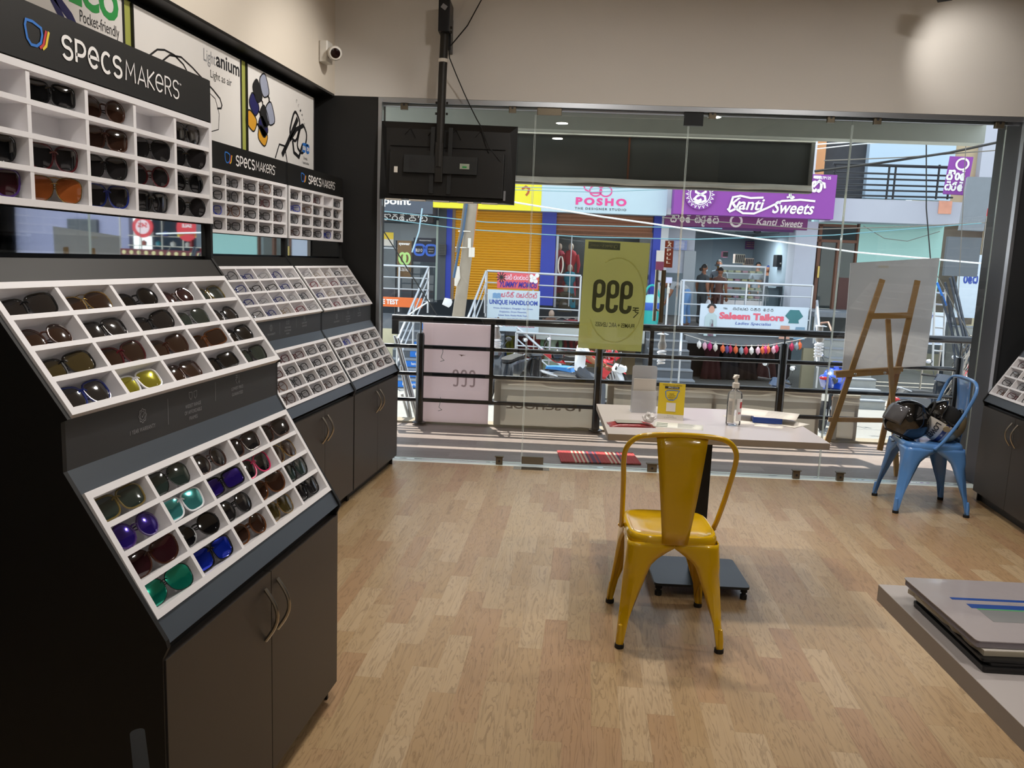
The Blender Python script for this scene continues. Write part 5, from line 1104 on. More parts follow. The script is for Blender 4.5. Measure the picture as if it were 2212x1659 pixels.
g.ribbon([(cx - .03, h_ * .12), (cx + .06, h_ * .2), (cx + .14, h_ * .14), (cx + .12, h_ * .02), (cx + .07, -h_ * .06)], .05); g.build('motif', M('rust_print', '#b0552a', .6), t); g = face(); text_into(g, 'INDIAN RESTAURANT', -w_ * .28, w_ * .12, -h_ * .27, -h_ * .17); g.build('lettering', M('rust_print', '#b0552a'), t) if False else None
t, w_, h_ = sign('fascia_sign', 'pale blue fascia sign reading POSHO in pink', 1170, 378, 1442, 461, A0 - .95, M('fascia_pale_blue', '#b9cfd9', .6, var=.03), .3); PK = M('pink_letters', '#e0408e', .5)
g = face(); text_into(g, 'POSHO', -w_ * .225, w_ * .18, -h_ * .30, -h_ * .10, bold=.05, sp=1.35); g.build('lettering', PK, t); g = face(); text_into(g, 'THE DESIGNER STUDIO', -w_ * .23, w_ * .18, -h_ * .42, -h_ * .36, sp=1.3, bold=.01); g.build('small_lettering', INK, t)
g = face(); c_ = -w_ * .03
for dx in (-.12, .12): g.ribbon(arc(c_ + dx, h_ * .08, .14, .12, 0, 360, 18), .03, closed=True)
g.ribbon([(c_ - .45, h_ * .3), (c_ - .36, h_ * .1), (c_ - .2, h_ * .02), (c_, h_ * .03)], .03); g.build('emblem', PK, t)
# posters in the eyewear window
t, w_, h_ = sign('window_poster', 'poster of thick blue spectacles in the eyewear shop window', 893, 514, 944, 566, A0 + .06, M('poster_navy', '#161c30', .5), .02, cat='poster'); g = face(); g.k = 0
for sx in (-1, 1): g.ribbon([(sx * (w_ * .25) + x * w_ * .21, y * .14) for x, y in lens_outline('way', 16)], .055, closed=True)
g.ribbon([(-.06, .05), (.06, .05)], .05); g.build('spectacle_picture', M('spec_blue', '#3f6fd6', .5), t); g = face(); text_into(g, 'BLU O', -w_ * .40, -w_ * .12, -.05, .03, .004, bold=.02); text_into(g, 'PRESENTING', -w_ * .25, w_ * .25, .22, .25); text_into(g, 'computer', w_ * .13, w_ * .37, .01, .04, .004); text_into(g, 'glasses', w_ * .15, w_ * .35, -.05, -.02, .004); g.build('lettering', WHITE, t)
t, w_, h_ = sign('window_poster', 'yellow and white notice in the eyewear shop window', 829, 502, 850, 531, A0 + .06, OFFW, .02, cat='poster'); g = face(); g.box(-w_ / 2, w_ / 2, 0, h_ / 2, 0, .002); g.build('yellow_half', YELP, t)
t, w_, h_ = sign('hanging_sign', 'standing brown sign with a white and green letter shape', 858, 520, 888, 600, 13.0, M('sign_brown', '#6a5030', .6), .06); g = face(); g.ribbon(arc(-.04, .02, .07, .12, 0, 360, 16), .05, closed=True); g.ribbon(arc(.06, .02, .07, .12, 0, 360, 16), .05, closed=True, z=.002); g.build('ring_shapes', M('sign_green', '#a8cf7a', .5), t); g = face(); text_into(g, 'eyewear', -w_ * .4, w_ * .4, h_ * .36, h_ * .44, bold=.02); text_into(g, 'sale', -w_ * .35, w_ * .35, -h_ * .32, -h_ * .2); g.build('lettering', WHITE, t)
for s_ in (-w_ / 2 - .03, w_ / 2 + .03): MB().cyl((s_, .03, h_ / 2), (s_, .03, PZ - (t['o'][2])), .02, 8).build('post', POW, t)
t = sign('wall_fan_grille', 'small square grille box on the charcoal pillar', 947, 528, 963, 551, A0 - .2, M('grille_grey', '#4b4b46', .6), .15, cat='vent')[0]; g = face(); [g.box(-.07, .07, -.10 + i * .04, -.09 + i * .04, 0, .005) for i in range(6)]; g.build('grille', POW, t)
# ---- platform, kerbs, stairs
pl = place('building', 'raised shop platform with concrete edge above the basement shops', 'platform', 0, 12.8, 0)
MB().box(sL, F(1395, 680, 12.8)[0], 0, 2.1, PZ - .25, PZ).build('platform_slab', M('platform_stone', '#6f747a', .7, var=.1), pl); MB().box(F(1480, 680, 12.8)[0], F(1770, 680, 12.8)[0], 0, 2.1, PZ - .25, PZ).build('platform_slab', M('platform_stone', '#6f747a'), pl)
MB().box(F(1395, 680, 12.8)[0], F(1480, 680, 12.8)[0], .3, 2.1, PZ - .15, PZ).build('platform_slab', M('platform_stone', '#6f747a'), pl)
MB().box(F(1160, 680, 12.8)[0], F(1395, 680, 12.8)[0], -.05, 0, PZ - .30, PZ).build('concrete_edge', M('pale_concrete', '#b7bcb8', .8, var=.12, scale=2), pl)
MB().box(sL, F(915, 680, 12.8)[0], -.02, .02, GZ, PZ - .2).build('cream_base', CREAM, pl)
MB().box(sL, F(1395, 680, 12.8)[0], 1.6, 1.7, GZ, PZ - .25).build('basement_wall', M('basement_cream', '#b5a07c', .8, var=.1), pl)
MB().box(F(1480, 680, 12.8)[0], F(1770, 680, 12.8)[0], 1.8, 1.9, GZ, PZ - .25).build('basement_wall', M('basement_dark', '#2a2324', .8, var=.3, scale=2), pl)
MB().box(F(1735, 760, 12.8)[0], F(1775, 680, 12.8)[0], -.02, .1, GZ, PZ - .25).build('basement_pier', M('basement_olive', '#9c957c', .8), pl)
def stairs(label, x0, x1, off_top, n, run, mat, z0=GZ, z1=PZ):
    s0, s1 = F(x0, 700, off_top)[0], F(x1, 700, off_top)[0]; t = place('stairs', label, 'stairs', (s0 + s1) / 2, off_top, z0); w2 = (s1 - s0) / 2; hh = (z1 - z0) / n
    for i in range(n):
        b = MB().box(-w2, w2, -(n - i) * run, -(n - i - 1) * run + (0 if i < n - 1 else .0), 0, hh * (i + 1) - .02).build('step', mat, t); MB().box(-w2, w2, -(n - i) * run - .02, -(n - i - 1) * run, hh * (i + 1) - .025, hh * (i + 1)).build('tread', M('tread_stone', '#858a90', .6, var=.1), b)
    return t, w2, hh
GST = M('step_grey', '#5a6066', .7, var=.1)
t, w2, hh = stairs('grey stone stairs with blue and orange advert strips on the risers', 868, 1092, 12.8, 7, .27, GST); LB = M('strip_blue', '#2278d6', .5); LO_ = M('strip_orange', '#e8702e', .5)
for i in range(7):
    y = -(7 - i) * .27 - .004; zz = hh * i + .02
    for nm, mm, a, b, tx in (('blue_strip', LB, -w2 + .25 + .09 * i * .5, -w2 + .25 + .09 * i * .5 + .62, 'lenskart.com'), ('orange_strip', LO_, w2 - 1.1, w2 - .45, 'FREE EYE TEST')):
        g = MB().box(a, b, y - .006, y, zz, zz + .13).build(nm, mm, t); q = MB(axes((0, y - .008, 0), (1, 0, 0), (0, 0, 1), (0, -1, 0))); text_into(q, tx, a + .12 if 'l' in tx else a + .05, b - .05, zz + .04, zz + .10, bold=.02); q.build('lettering', WHITE, g)
t, w_, h_ = sign('banner', 'orange banner reading EYE TEST on the platform edge at the left', 700, 640, 912, 661, 12.75, LO_, .02, cat='banner'); g = face(); text_into(g, 'FREE EYE TEST', w_ * .5 - 1.35, w_ * .5 - .55, -h_ * .25, h_ * .28, bold=.04); g.build('lettering', WHITE, t)
stairs('grey stone stairs between the two platforms, behind the spiral lamp', 1393, 1478, 13.1, 7, .30, GST)
stairs('pale stone stairs right of the dark basement shop', 1768, 1850, 12.8, 7, .28, M('step_pale', '#9a9c98', .8, var=.1))
t, w2, hh = stairs('stone stairs with blue Kannada strips at the far right', 2050, 2180, 14.0, 7, .3, M('step_pale', '#9a9c98'), GZ, .35)
for i in range(2, 7): y = -(7 - i) * .3 - .03; g = MB().box(-.1, .75, y - .006, y, hh * i + .03, hh * i + .17).build('blue_strip', M('strip_violet', '#3b3f9e', .5), t); q = MB(axes((0, y - .009, 0), (1, 0, 0), (0, 0, 1), (0, -1, 0))); kn_into(q, 'va,na,m, ,ka,ra,ya', .0, .65, hh * i + .06, hh * i + .14, wt=.16); q.build('lettering', WHITE, g)
for xa_, xb_ in ((1105, 1380), (1492, 1760)): struct(MB(SM).box(F(xa_, 800, 10.9)[0], F(xb_, 800, 10.9)[0], 10.6, 10.9, GZ + .02, GZ + .35).build('kerb_wall', M('pale_kerb', '#bdb9ac', .85, var=.15, scale=3)))
# ---- stainless railings across the street
def rail(label, pts, off, hgt, posts, nrail=4, r=.028, closed_end=False):
    (xa, ya), (xb, yb) = pts; sa_, za = F(xa, ya, off); sb_, zb = F(xb, yb, off); t = place('railing', label, 'railing', sa_, off, za - hgt, 'stainless railings across the street'); L = sb_ - sa_; dz = zb - za
    MB().cyl((0, 0, hgt), (L, 0, hgt + dz), r, 10).build('top_rail', STW, t, smooth=True)
    for i in range(1, nrail): MB().cyl((0, 0, hgt * (1 - i / nrail)), (L, 0, hgt * (1 - i / nrail) + dz), r * .6, 8).build('rail', STW, t, smooth=True)
    for k in range(posts): x = L * k / (posts - 1); MB().cyl((x, 0, 0 + dz * k / (posts - 1)), (x, 0, hgt + dz * k / (posts - 1)), r * .8, 10).build('post', STW, t, smooth=True)
    return t
STW = M('stainless_bright', '#c8ccd0', .3, .6)
rail('stainless railing on the platform before the yellow shutter', ((1052, 585), (1255, 596)), 12.9, 1.05, 3); rail('stainless railing on the platform before the sweet shop', ((1472, 606), (1756, 617)), 12.9, 1.05, 3)
rail('stainless railing at the left before the eyewear shop', ((800, 572), (926, 577)), 12.9, 1.05, 3); rail('low stainless railing by the parked scooters', ((1115, 718), (1262, 727)), 11.6, .85, 3, 3)
def slope_rail(label, a, b, oa, obb, n=3, gap=.25):
    (sa_, za), (sb_, zb) = F(*a, oa), F(*b, obb); t = place('railing', label, 'railing', sa_, oa, za, 'stainless railings across the street')
    for i in range(n): MB().cyl((0, 0, -gap * i), (sb_ - sa_, obb - oa, zb - za - gap * i), .028 if i == 0 else .018, 8).build('top_rail' if i == 0 else 'rail', STW, t, smooth=True)
    for u in (0, .5, 1): MB().cyl(((sb_ - sa_) * u, (obb - oa) * u, (zb - za) * u), ((sb_ - sa_) * u, (obb - oa) * u, (zb - za) * u - .95), .022, 8).build('post', STW, t, smooth=True)
slope_rail('sloping stainless handrail on the left side of the advert stairs', (926, 577), (858, 735), 12.8, 10.9); slope_rail('sloping stainless handrail on the right side of the advert stairs', (1050, 586), (1000, 715), 12.8, 11.0)
slope_rail('sloping stainless handrail beside the dark basement shop', (1477, 607), (1470, 760), 12.8, 11.1); slope_rail('diagonal stainless rail behind the parked scooters', (1118, 708), (1212, 790), 11.8, 11.3, 2); slope_rail('thin stainless handrail by the pale stairs at the right', (1765, 650), (1772, 740), 12.6, 11.2, 3, .3)
# ---- roadside sign boards
t, w_, h_ = sign('shop_board', 'small red YUMMY MOMOS board hung on the railing', 1074, 590, 1163, 624, 12.84, M('board_red', '#e2606a', .6, var=.15, scale=2), .03); g = face(); text_into(g, 'YUMMY MOMOS', -w_ * .46, w_ * .46, -h_ * .42, -h_ * .05, bold=.03, slant=.2); g.build('lettering', M('violet_letters', '#3b2a9a', .5), t); g = face(); kn_into(g, 'ya,m,i, ,m,o,m,o,sa', -w_ * .30, w_ * .26, h_ * .08, h_ * .34, wt=.15); g.build('kannada_lettering', M('pale_pink', '#f6d6e6', .5), t)
g = face(); [g.ribbon([(-w_ * .40, h_ * .2), (-w_ * .40 + .12 * math.cos(a), h_ * .2 + .12 * math.sin(a))], .02) for a in [i * PI / 5 for i in range(10)]]; g.build('flower_picture', INK, t); g = face(); [g.poly(arc(w_ * .40 + dx, h_ * .22 + dy, .05, .05, 0, 350, 10), z=.001) for dx, dy in ((0, 0), (-.07, .04), (.06, .06), (.03, -.07), (-.06, -.05))]; g.build('dumpling_picture', WHITE, t)
t, w_, h_ = sign('shop_board', 'pale blue UNIQUE HANDLOOM board above the scooters', 1052, 627, 1165, 716, 12.4, M('board_pale_blue', '#c2d2dc', .6, var=.05), .06); [MB().cyl((q * w_ * .42, .04, h_ / 2), (q * w_ * .42, .04, GZ + .02 - t['o'][2]), .02, 8).build('board_post', STEEL, t) for q in (-1, 1)]; BLL = M('blue_letters', '#2c4ba8', .5); PKL = M('crimson_letters', '#b0305c', .5)
g = face(); text_into(g, 'UNIQUE HANDLOOM', -w_ * .46, w_ * .46, h_ * .13, h_ * .26, bold=.03)
for i, s_ in enumerate(('Orissa, Sambalpuri, Mangalgiri, Ikat Sarees,', 'Duppattas, Dress Materials,', 'Salwar Suits, Ready Made Tops,', 'Blouse, Saree Falls, Zig-Zag Done Here.')): wv = (.38, .26, .28, .34)[i]; text_into(g, s_, -w_ * wv, w_ * wv, h_ * (.03 - .085 * i), h_ * (.08 - .085 * i))
g.build('lettering', BLL, t); g = face(); text_into(g, 'Upto 20%', -w_ * .42, w_ * .05, -h_ * .40, -h_ * .29, bold=.03); text_into(g, 'Discount', w_ * .10, w_ * .42, -h_ * .39, -h_ * .32, bold=.02); g.build('crimson_lettering', PKL, t)
g = face(); kn_into(g, 'ya,na,i,ka,h, ,sa,ya,nda,h,va,m,h', -w_ * .24, w_ * .44, h_ * .33, h_ * .43, wt=.16); g.build('kannada_lettering', M('rose_letters', '#d0607a', .5), t); g = face(); [g.ribbon([(-w_ * .40 + .045 * i, h_ * .40 - .02 * j + (.015 if i % 2 else 0)) for i in range(5)], .014) for j in range(6)]; g.build('wave_emblem', M('soft_blue_print', '#6a9ac8', .5), t)
t, w_, h_ = sign('shop_board', 'white banner reading Saleem Tailors with clothing pictures', 1511, 660, 1745, 726, 12.7, M('board_white', '#cddcea', .6, var=.04), .03); g = face(); text_into(g, 'Saleem Tailors', -w_ * .32, w_ * .28, h_ * .02, h_ * .25, bold=.05); g.build('lettering', M('salmon_letters', '#e2647a', .5), t)
g = face(); text_into(g, 'Ladies Specialist', -w_ * .17, w_ * .16, -h_ * .17, -h_ * .05, slant=.3); text_into(g, 'DRESS MATERIAL SALE', -w_ * .20, w_ * .20, -h_ * .36, -h_ * .27, bold=.02); g.build('blue_lettering', BLL, t); g = face(); kn_into(g, 'sa,va,ya,m, ,na,ka,ra, ,ta,va,ra', -w_ * .2, w_ * .18, h_ * .33, h_ * .41, wt=.14); text_into(g, '786', -w_ * .29, -w_ * .25, h_ * .34, h_ * .40); g.build('small_lettering', INK, t)
def blob(g, pts, k): g.poly(pts, z=.001, k=k)
g = face(); cx = -w_ * .395; blob(g, [(cx - .14, -.38), (cx + .14, -.38), (cx + .13, .08), (cx + .06, .14), (cx - .06, .14), (cx - .14, .05)], 0); blob(g, arc(cx, .22, .07, .09, 0, 350, 12), 1); g.ribbon(arc(cx, .23, .085, .10, 10, 170, 8), .05, z=.002, k=2); blob(g, [(cx - .06, -.38), (cx + .08, -.38), (cx + .05, .0), (cx - .02, .0)], 3)
cx = w_ * .37; blob(g, [(cx - .2, .14), (cx - .1, .05), (cx - .12, -.02), (cx + .12, -.02), (cx + .1, .05), (cx + .2, .14), (cx + .1, .28), (cx - .1, .28)], 4); blob(g, [(cx - .3, -.38), (cx - .06, -.38), (cx - .08, -.08), (cx - .28, -.08)], 1); blob(g, [(cx + .02, -.38), (cx + .28, -.38), (cx + .26, -.10), (cx + .06, -.10)], 5); g.build('clothing_pictures', [M('jacket_print', '#b8cdd2', .6), M('skin_print', '#c99a88', .6), INK, M('plum_print', '#a24a72', .6), M('teal_print', '#3e7a80', .6), M('bluegrey_print', '#7a9ab4', .6)], t)
t, w_, h_ = sign('shop_board', 'white board with a phone number beside the far right stairs', 2000, 675, 2042, 745, 11.0, M('board_white', '#cddcea'), .05); [MB().cyl((q * w_ * .42, .03, -h_ / 2), (q * w_ * .42, .03, GZ - t['o'][2]), .02, 8).build('board_post', STEEL, t) for q in (-1, 1)]; g = face(); text_into(g, '560 093', -w_ * .3, w_ * .3, -h_ * .45, -h_ * .38, bold=.02); text_into(g, '7', -w_ * .3, -w_ * .2, h_ * .3, h_ * .42); g.build('lettering', BLL, t)
# ---- sweet shop
br = place('building', 'sweet shop building with grey pillar, glass door, teal wall and upper balcony', 'building', 0, A0, 0); K0, K1 = F(1441, 600, A0)[0], F(1715, 600, A0)[0]
sR = F(2112, 500, A0)[0]; MB().box(K0, sR, 4.3, 4.5, GZ, 9).build('back_wall', M('shop_blue_grey', '#8796a2', .8, var=.05), br)
kz = F(1600, 492, A0)[1]; MB().box(K0, K1, 0, 4.3, PZ - .2, PZ).build('shop_floor', M('shop_floor', '#5b5654', .5), br); MB().box(K0, K1, 0, 4.3, kz, kz + .15).build('shop_ceiling', M('shop_ceiling', '#9aa4a8', .8), br); MB().box(K1, K1 + .1, 0, 4.3, PZ, kz).build('side_wall', M('shop_blue_grey', '#8796a2'), br)
pbox(br, 'purple_pelmet', 1441, 490, 1715, 497, A0 - .02, .06, M('purple_dark', '#5b2f66', .6)); pbox(br, 'grey_pillar', 1714, 478, 1760, 668, A0 - .1, .6, M('pillar_lavender', '#b9bfcc', .7, var=.05)); pbox(br, 'entrance_pillar', 1441, 492, 1500, 590, A0 + .4, .1, M('pillar_lavender', '#b9bfcc'))
pbox(br, 'fridge_glass_door', 1475, 542, 1500, 662, A0 + .3, .04, M('steel_door', '#8d949a', .4, .4))
t, w_, h_ = sign('fascia_sign', 'large purple sign with white script Kanti Sweets and round emblem', 1457, 372, 1805, 468, A0 - 1.3, M('fascia_purple', '#8a3f9e', .6, var=.04), .35); s_u = w_ / 348
def PXL(x, y): return ((x - 1631) * s_u, (420 - y) * s_u)
g = face(.02); text_into(g, 'Kanti', *(PXL(1575, 0)[0], PXL(1648, 0)[0]), PXL(0, 454)[1], PXL(0, 428)[1], bold=.02, slant=.25); text_into(g, 'Sweets', PXL(1670, 0)[0], PXL(1758, 0)[0], PXL(0, 459)[1], PXL(0, 432)[1], bold=.02, slant=.25)
g.ribbon([PXL(*q) for q in ((1574, 452), (1580, 458), (1592, 452), (1600, 436))], .05); g.ribbon([PXL(*q) for q in ((1592, 452), (1608, 461), (1632, 461), (1660, 448), (1690, 432), (1730, 428), (1762, 430))], .045); g.ribbon([PXL(*q) for q in ((1582, 428), (1600, 424), (1622, 428), (1650, 426))], .045); g.build('script_lettering', WHITE, t)
g = face(.02); kn_into(g, 'ka,aa,o,ta,i, ,sa,va,vi,ta,sa', PXL(1575, 0)[0], PXL(1775, 0)[0], PXL(0, 410)[1], PXL(0, 378)[1], wt=.18); g.ribbon([PXL(*q) for q in ((1755, 400), (1765, 388), (1778, 392), (1780, 402))], .05); g.ribbon([PXL(*q) for q in ((1704, 412), (1710, 422), (1700, 424))], .04); g.build('kannada_lettering', WHITE, t); g = face(.02); text_into(g, 'K3327P125', PXL(1757, 0)[0], PXL(1791, 0)[0], PXL(0, 383)[1], PXL(0, 377)[1], bold=.02); g.build('number', WHITE, t)
cx, cy = PXL(1512, 424); g = MB(axes((cx, 0, cy), (1, 0, 0), (0, 0, 1), (0, -1, 0))); R_ = 33 * s_u; g.prism(arc(0, 0, R_, R_, 0, 350, 35), -.0, .06, 0)
g.ribbon(arc(0, 0, R_ * .66, R_ * .66, 0, 350, 35), .02, closed=True, z=.062, k=1)
for i in range(20): a = i * PI / 10; g.ribbon([(R_ * .74 * math.cos(a - .1), R_ * .74 * math.sin(a - .1)), (R_ * .93 * math.cos(a), R_ * .93 * math.sin(a)), (R_ * .74 * math.cos(a + .1), R_ * .74 * math.sin(a + .1))], .018, z=.062, k=1)
for pts in ([(-.12, .17), (-.11, .05), (.0, .0), (.12, -.05), (.14, -.15), (.04, -.2)], [(.12, .17), (.13, .06), (.02, .0), (-.08, -.05), (-.14, -.12), (-.04, -.17), (.04, -.12)], [(-.15, -.19), (-.05, -.21), (.05, -.18)]): g.ribbon([(x * R_ / .38, y * R_ / .38) for x, y in pts], .05, z=.062, k=1)
g.build('round_emblem', [M('emblem_purple', '#7c3192', .5), WHITE], t)
t, w_, h_ = sign('fascia_sign', 'narrow dark purple sign strip under the large purple sign', 1436, 466, 1745, 492, A0 - .5, M('fascia_plum', '#6f2f66', .6), .12); g = face(); kn_into(g, 'ka,aa,o,ta,i, ,sa,va,vi,ta,sa', -w_ * .46, -w_ * .12, -h_ * .2, h_ * .40, wt=.18); text_into(g, 'Kanti', w_ * .14, w_ * .28, -h_ * .2, h_ * .35, slant=.25, bold=.02); text_into(g, 'Sweets', w_ * .31, w_ * .46, -h_ * .28, h_ * .32, slant=.25, bold=.02); g.ribbon(arc(w_ * 0, .02, .13, .13, 0, 350, 18), .05, closed=True); g.build('lettering', OFFW, t)
# counters, ceiling fan, people
ct = place('display_counter', 'glass sweets counter with trays inside the sweet shop', 'counter', F(1600, 660, A0 + .9)[0], A0 + .9, PZ); c0, c1, cz0, cz1 = RC(1552, 573, 1650, 672, A0 + .9); w2 = (c1 - c0) / 2; hh = cz1 - PZ; ox = (c0 + c1) / 2 - ct['o'][0]
MB().box(ox - w2, ox + w2, 0, .6, 0, hh * .42).build('counter_base', WHITE, ct)
for i in range(4): b = MB().box(ox - w2 + .03, ox + w2 - .03, .05, .55, hh * (.44 + .14 * i), hh * (.45 + .14 * i)).build('shelf', ALU, ct)
random.seed(5); SWC = [M('sweet_a', '#c98aa0', .7), M('sweet_b', '#d8cf9c', .7), M('sweet_c', '#9c6a3a', .7), M('sweet_d', '#b8c6a0', .7)]
for i in range(4):
    for j in range(6): MB().cbox((ox - w2 + .12 + (2 * w2 - .24) * j / 5, .2, hh * (.455 + .14 * i) + .03), (.13, .25, .05)).build('sweet_tray', random.choice(SWC), ct)
MB().box(ox - w2, ox + w2, -.0, .01, hh * .42, hh * .97).build('front_glass', GLASS, ct); MB().box(ox - w2 - .02, ox + w2 + .02, -.02, .6, hh * .97, hh).build('counter_top', ALU, ct)
for sx in (-1, 1): MB().box(ox + sx * w2 - .02, ox + sx * w2 + .02, -.01, .03, 0, hh).build('corner_post', ALU, ct)
c0b, c1b, cz0, cz1 = RC(1652, 577, 1707, 672, A0 + .9); ct2 = place('display_counter', 'second lower glass counter at the right inside the sweet shop', 'counter', (c0b + c1b) / 2, A0 + .9, PZ); w2b = (c1b - c0b) / 2; MB().box(-w2b, w2b, 0, .6, 0, .45).build('counter_base', WHITE, ct2); MB().box(-w2b, w2b, .3, .6, .45, 1.0).build('rear_panel', M('shop_blue_grey', '#8796a2'), ct2); MB().box(-w2b, w2b, 0, .01, .45, 1.05).build('front_glass', GLASS, ct2); MB().box(-w2b, w2b, 0, .6, 1.05, 1.08).build('counter_top', ALU, ct2)
for i, (x0, y0, x1, y1, lb, cc) in enumerate(((1588, 549, 1609, 569, 'chequered carton tilted on the sweets counter', '#b9b4a4'), (1610, 558, 1628, 573, 'small patterned carton right of the chequered carton on the counter', '#c9b2a2'), (1562, 543, 1572, 556, 'pink topped box at the left end of the sweets counter', '#d68aa8'))):
    t, w_, h_ = sign('carton', lb, x0, y0, x1, y1, A0 + 1.1, M('carton_%d' % i, cc, .7, var=.3, scale=30), .25, cat='box'); g = face(); [g.box(-w_ * .4 + .8 * w_ * j / 4 - .015, -w_ * .4 + .8 * w_ * j / 4 + .015, -h_ * .4, h_ * .4, 0, .004) for j in range(5)]; g.build('printed_stripes', INK, t)
t, w_, h_ = sign('weighing_machine', 'dark till machine on the right end of the sweets counter', 1678, 551, 1706, 577, A0 + 1.2, PBLK, .35, cat='machine'); g = face(); [g.cbox((w_ * (-.2 + .2 * i), -h_ * .2, 0), (.04, .04, .01)) for i in range(4)]; g.build('keys', OFFW, t)
t = place('ceiling_fan', 'dark ceiling fan inside the sweet shop', 'fan', F(1636, 500, A0 + 1.5)[0], A0 + 1.5, F(1636, 500, A0 + 1.5)[1]); MB().lathe([(0, -.06), (.09, -.04), (.1, 0), (.05, .05), (.02, .06), (.02, .3)], 14).build('motor', POW, t, smooth=True)
for k in range(3): MB(Matrix.Rotation(k * 2 * PI / 3 + .3, 4, 'Z')).cbox((.35, 0, -.02), (.55, .10, .008)).build('blade', POW, t)
t, w_, h_ = sign('menu_board', 'purple menu board on the back wall of the sweet shop', 1610, 521, 1636, 538, A0 + 4.2, M('purple_dark', '#5b2f66'), .03, cat='board'); g = face(); [text_into(g, 'menu price', -w_ * .4, w_ * .4, h_ * (.25 - .25 * i), h_ * (.35 - .25 * i)) for i in range(3)]; g.build('lettering', YELP, t)
t, w_, h_ = sign('notice', 'blue printed notices on the wall left of the sweet shop entrance', 1455, 519, 1484, 540, A0 + .3, M('notice_blue', '#8f9cc8', .6, var=.3, scale=20), .01, cat='poster'); g = face(); [g.box(-w_ * .4, w_ * .3, h_ * (.3 - .15 * i), h_ * (.34 - .15 * i), 0, .003) for i in range(5)]; g.build('print_lines', WHITE, t)
t, w_, h_ = sign('notice', 'maroon and white notice on the white pillar left of the sweet shop', 1417, 541, 1434, 587, A0 - .2, OFFW, .01, cat='poster'); g = face(); g.box(-w_ / 2, w_ / 2, -h_ * .45, -h_ * .02, 0, .002); g.build('maroon_half', M('maroon_print', '#7a2a4a', .6), t)
t = place('waste_bin', 'teal plastic waste bin with blue liner and raised handle', 'bin', F(1408, 640, 13.3)[0], 13.3, PZ); TL = M('teal_plastic', '#1fb3ae', .4); MB().lathe([(.0, 0), (.17, .0), (.19, .3), (.20, .55), (.2, .58)], 20).build('bin_body', TL, t, smooth=True); MB().lathe([(.205, .44), (.215, .50), (.205, .60), (.195, .62)], 20).build('bag_liner', M('bag_blue', '#2c5fc0', .4, bump=.5, bscale=20), t, smooth=True); MB().lathe([(.2, .60), (.17, .75), (.1, .80), (0, .81)], 20).build('lid', M('lid_white_teal', '#a9dcdc', .4), t, smooth=True); MB().tube([(.17 * math.cos(a), 0, .72 + .30 * math.sin(a)) for a in [i * PI / 10 for i in range(11)]], .025, 8).build('handle', TL, t, smooth=True)
t = place('sanitizer_stand', 'white pedal sanitizer stand with a notice beside the teal bin', 'stand', F(1441, 660, 13.2)[0], 13.2, PZ); MB().cyl((0, 0, 0), (0, 0, 1.2), .022, 10).build('pole', WHITE, t, smooth=True); MB().cbox((0, 0, .02), (.35, .25, .03)).build('foot_plate', WHITE, t); MB().cbox((0, -.03, 1.15), (.14, .02, .13)).build('notice', M('pale_lilac', '#c9cde8', .5), t); MB().lathe([(0, 0), (.035, 0), (.035, .12), (.01, .15), (.01, .18), (0, .18)], 12, c=(0, -.05, .85)).build('bottle', OFFW, t, smooth=True)
for i, px in enumerate((1568, 1620, 1666)):
    s_, z_ = F(px, 648, 13.9); t = place('wire_stool', ['leftmost', 'middle', 'rightmost'][i] + ' of the three slim steel chairs before the sweets counter', 'chair', s_, 13.9, PZ, 'steel chairs before the sweets counter')
    MB().cbox((0, 0, .45), (.36, .34, .03), bev=.05).build('seat', M('stool_tan', '#a89a82', .6), t)
    for sx in (-1, 1): MB().tube([(sx * .15, -.14, 0), (sx * .16, -.14, .44), (sx * .17, .15, .47), (sx * .15, .18, 0)], .010, 6).build('leg_loop', CHROME, t)
    MB().tube([(-.17, -.16, .45), (-.18, -.2, .85), (.18, -.2, .85), (.17, -.16, .45)], .010, 6).build('back_loop', CHROME, t)
# right part: glass door, teal wall, balcony above
TEAL = M('teal_wall', '#a3cfc9', .8, var=.04, scale=1.5); LAV = M('lavender_slab', '#b4b8c4', .8, var=.05, scale=2); LBW = M('light_blue_wall', '#b4cbdc', .8, var=.03, scale=2); BRF = M('brown_door_frame', '#6b4634', .6)
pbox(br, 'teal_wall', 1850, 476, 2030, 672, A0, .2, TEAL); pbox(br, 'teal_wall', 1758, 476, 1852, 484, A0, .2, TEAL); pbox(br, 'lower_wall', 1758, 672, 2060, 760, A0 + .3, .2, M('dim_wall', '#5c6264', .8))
fr = pbox(br, 'entrance_back', 1762, 484, 1852, 682, A0 + 1.2, .1, M('entrance_dark', '#35383a', .7, var=.2)); 
for q in ((1762, 484, 1769, 682), (1845, 484, 1852, 682), (1762, 484, 1852, 490), (1762, 518, 1852, 524), (1802, 524, 1808, 682)): pbox(br, 'door_frame', *q, A0 + .02, .12, BRF)
pbox(br, 'door_glass', 1769, 524, 1845, 682, A0 + .08, .01, GLASS); pbox(br, 'door_lower_panel', 1809, 600, 1845, 682, A0 + .06, .02, M('dark_red_wood', '#4f2f2a', .6)); pbox(br, 'door_handle', 1766, 575, 1770, 600, A0 - .06, .04, M('gold_handle', '#b09a5a', .3, .8))
pbox(br, 'landing', 1758, 680, 2060, 690, 13.0, 1.9, M('platform_stone', '#6f747a'))
pbox(br, 'lavender_slab', 1795, 432, 2076, 482, 14.0, .9, LAV); pbox(br, 'orange_patch', 2028, 434, 2056, 462, 13.98, .03, M('orange_patch', '#e2a48a', .8, var=.2, scale=6))
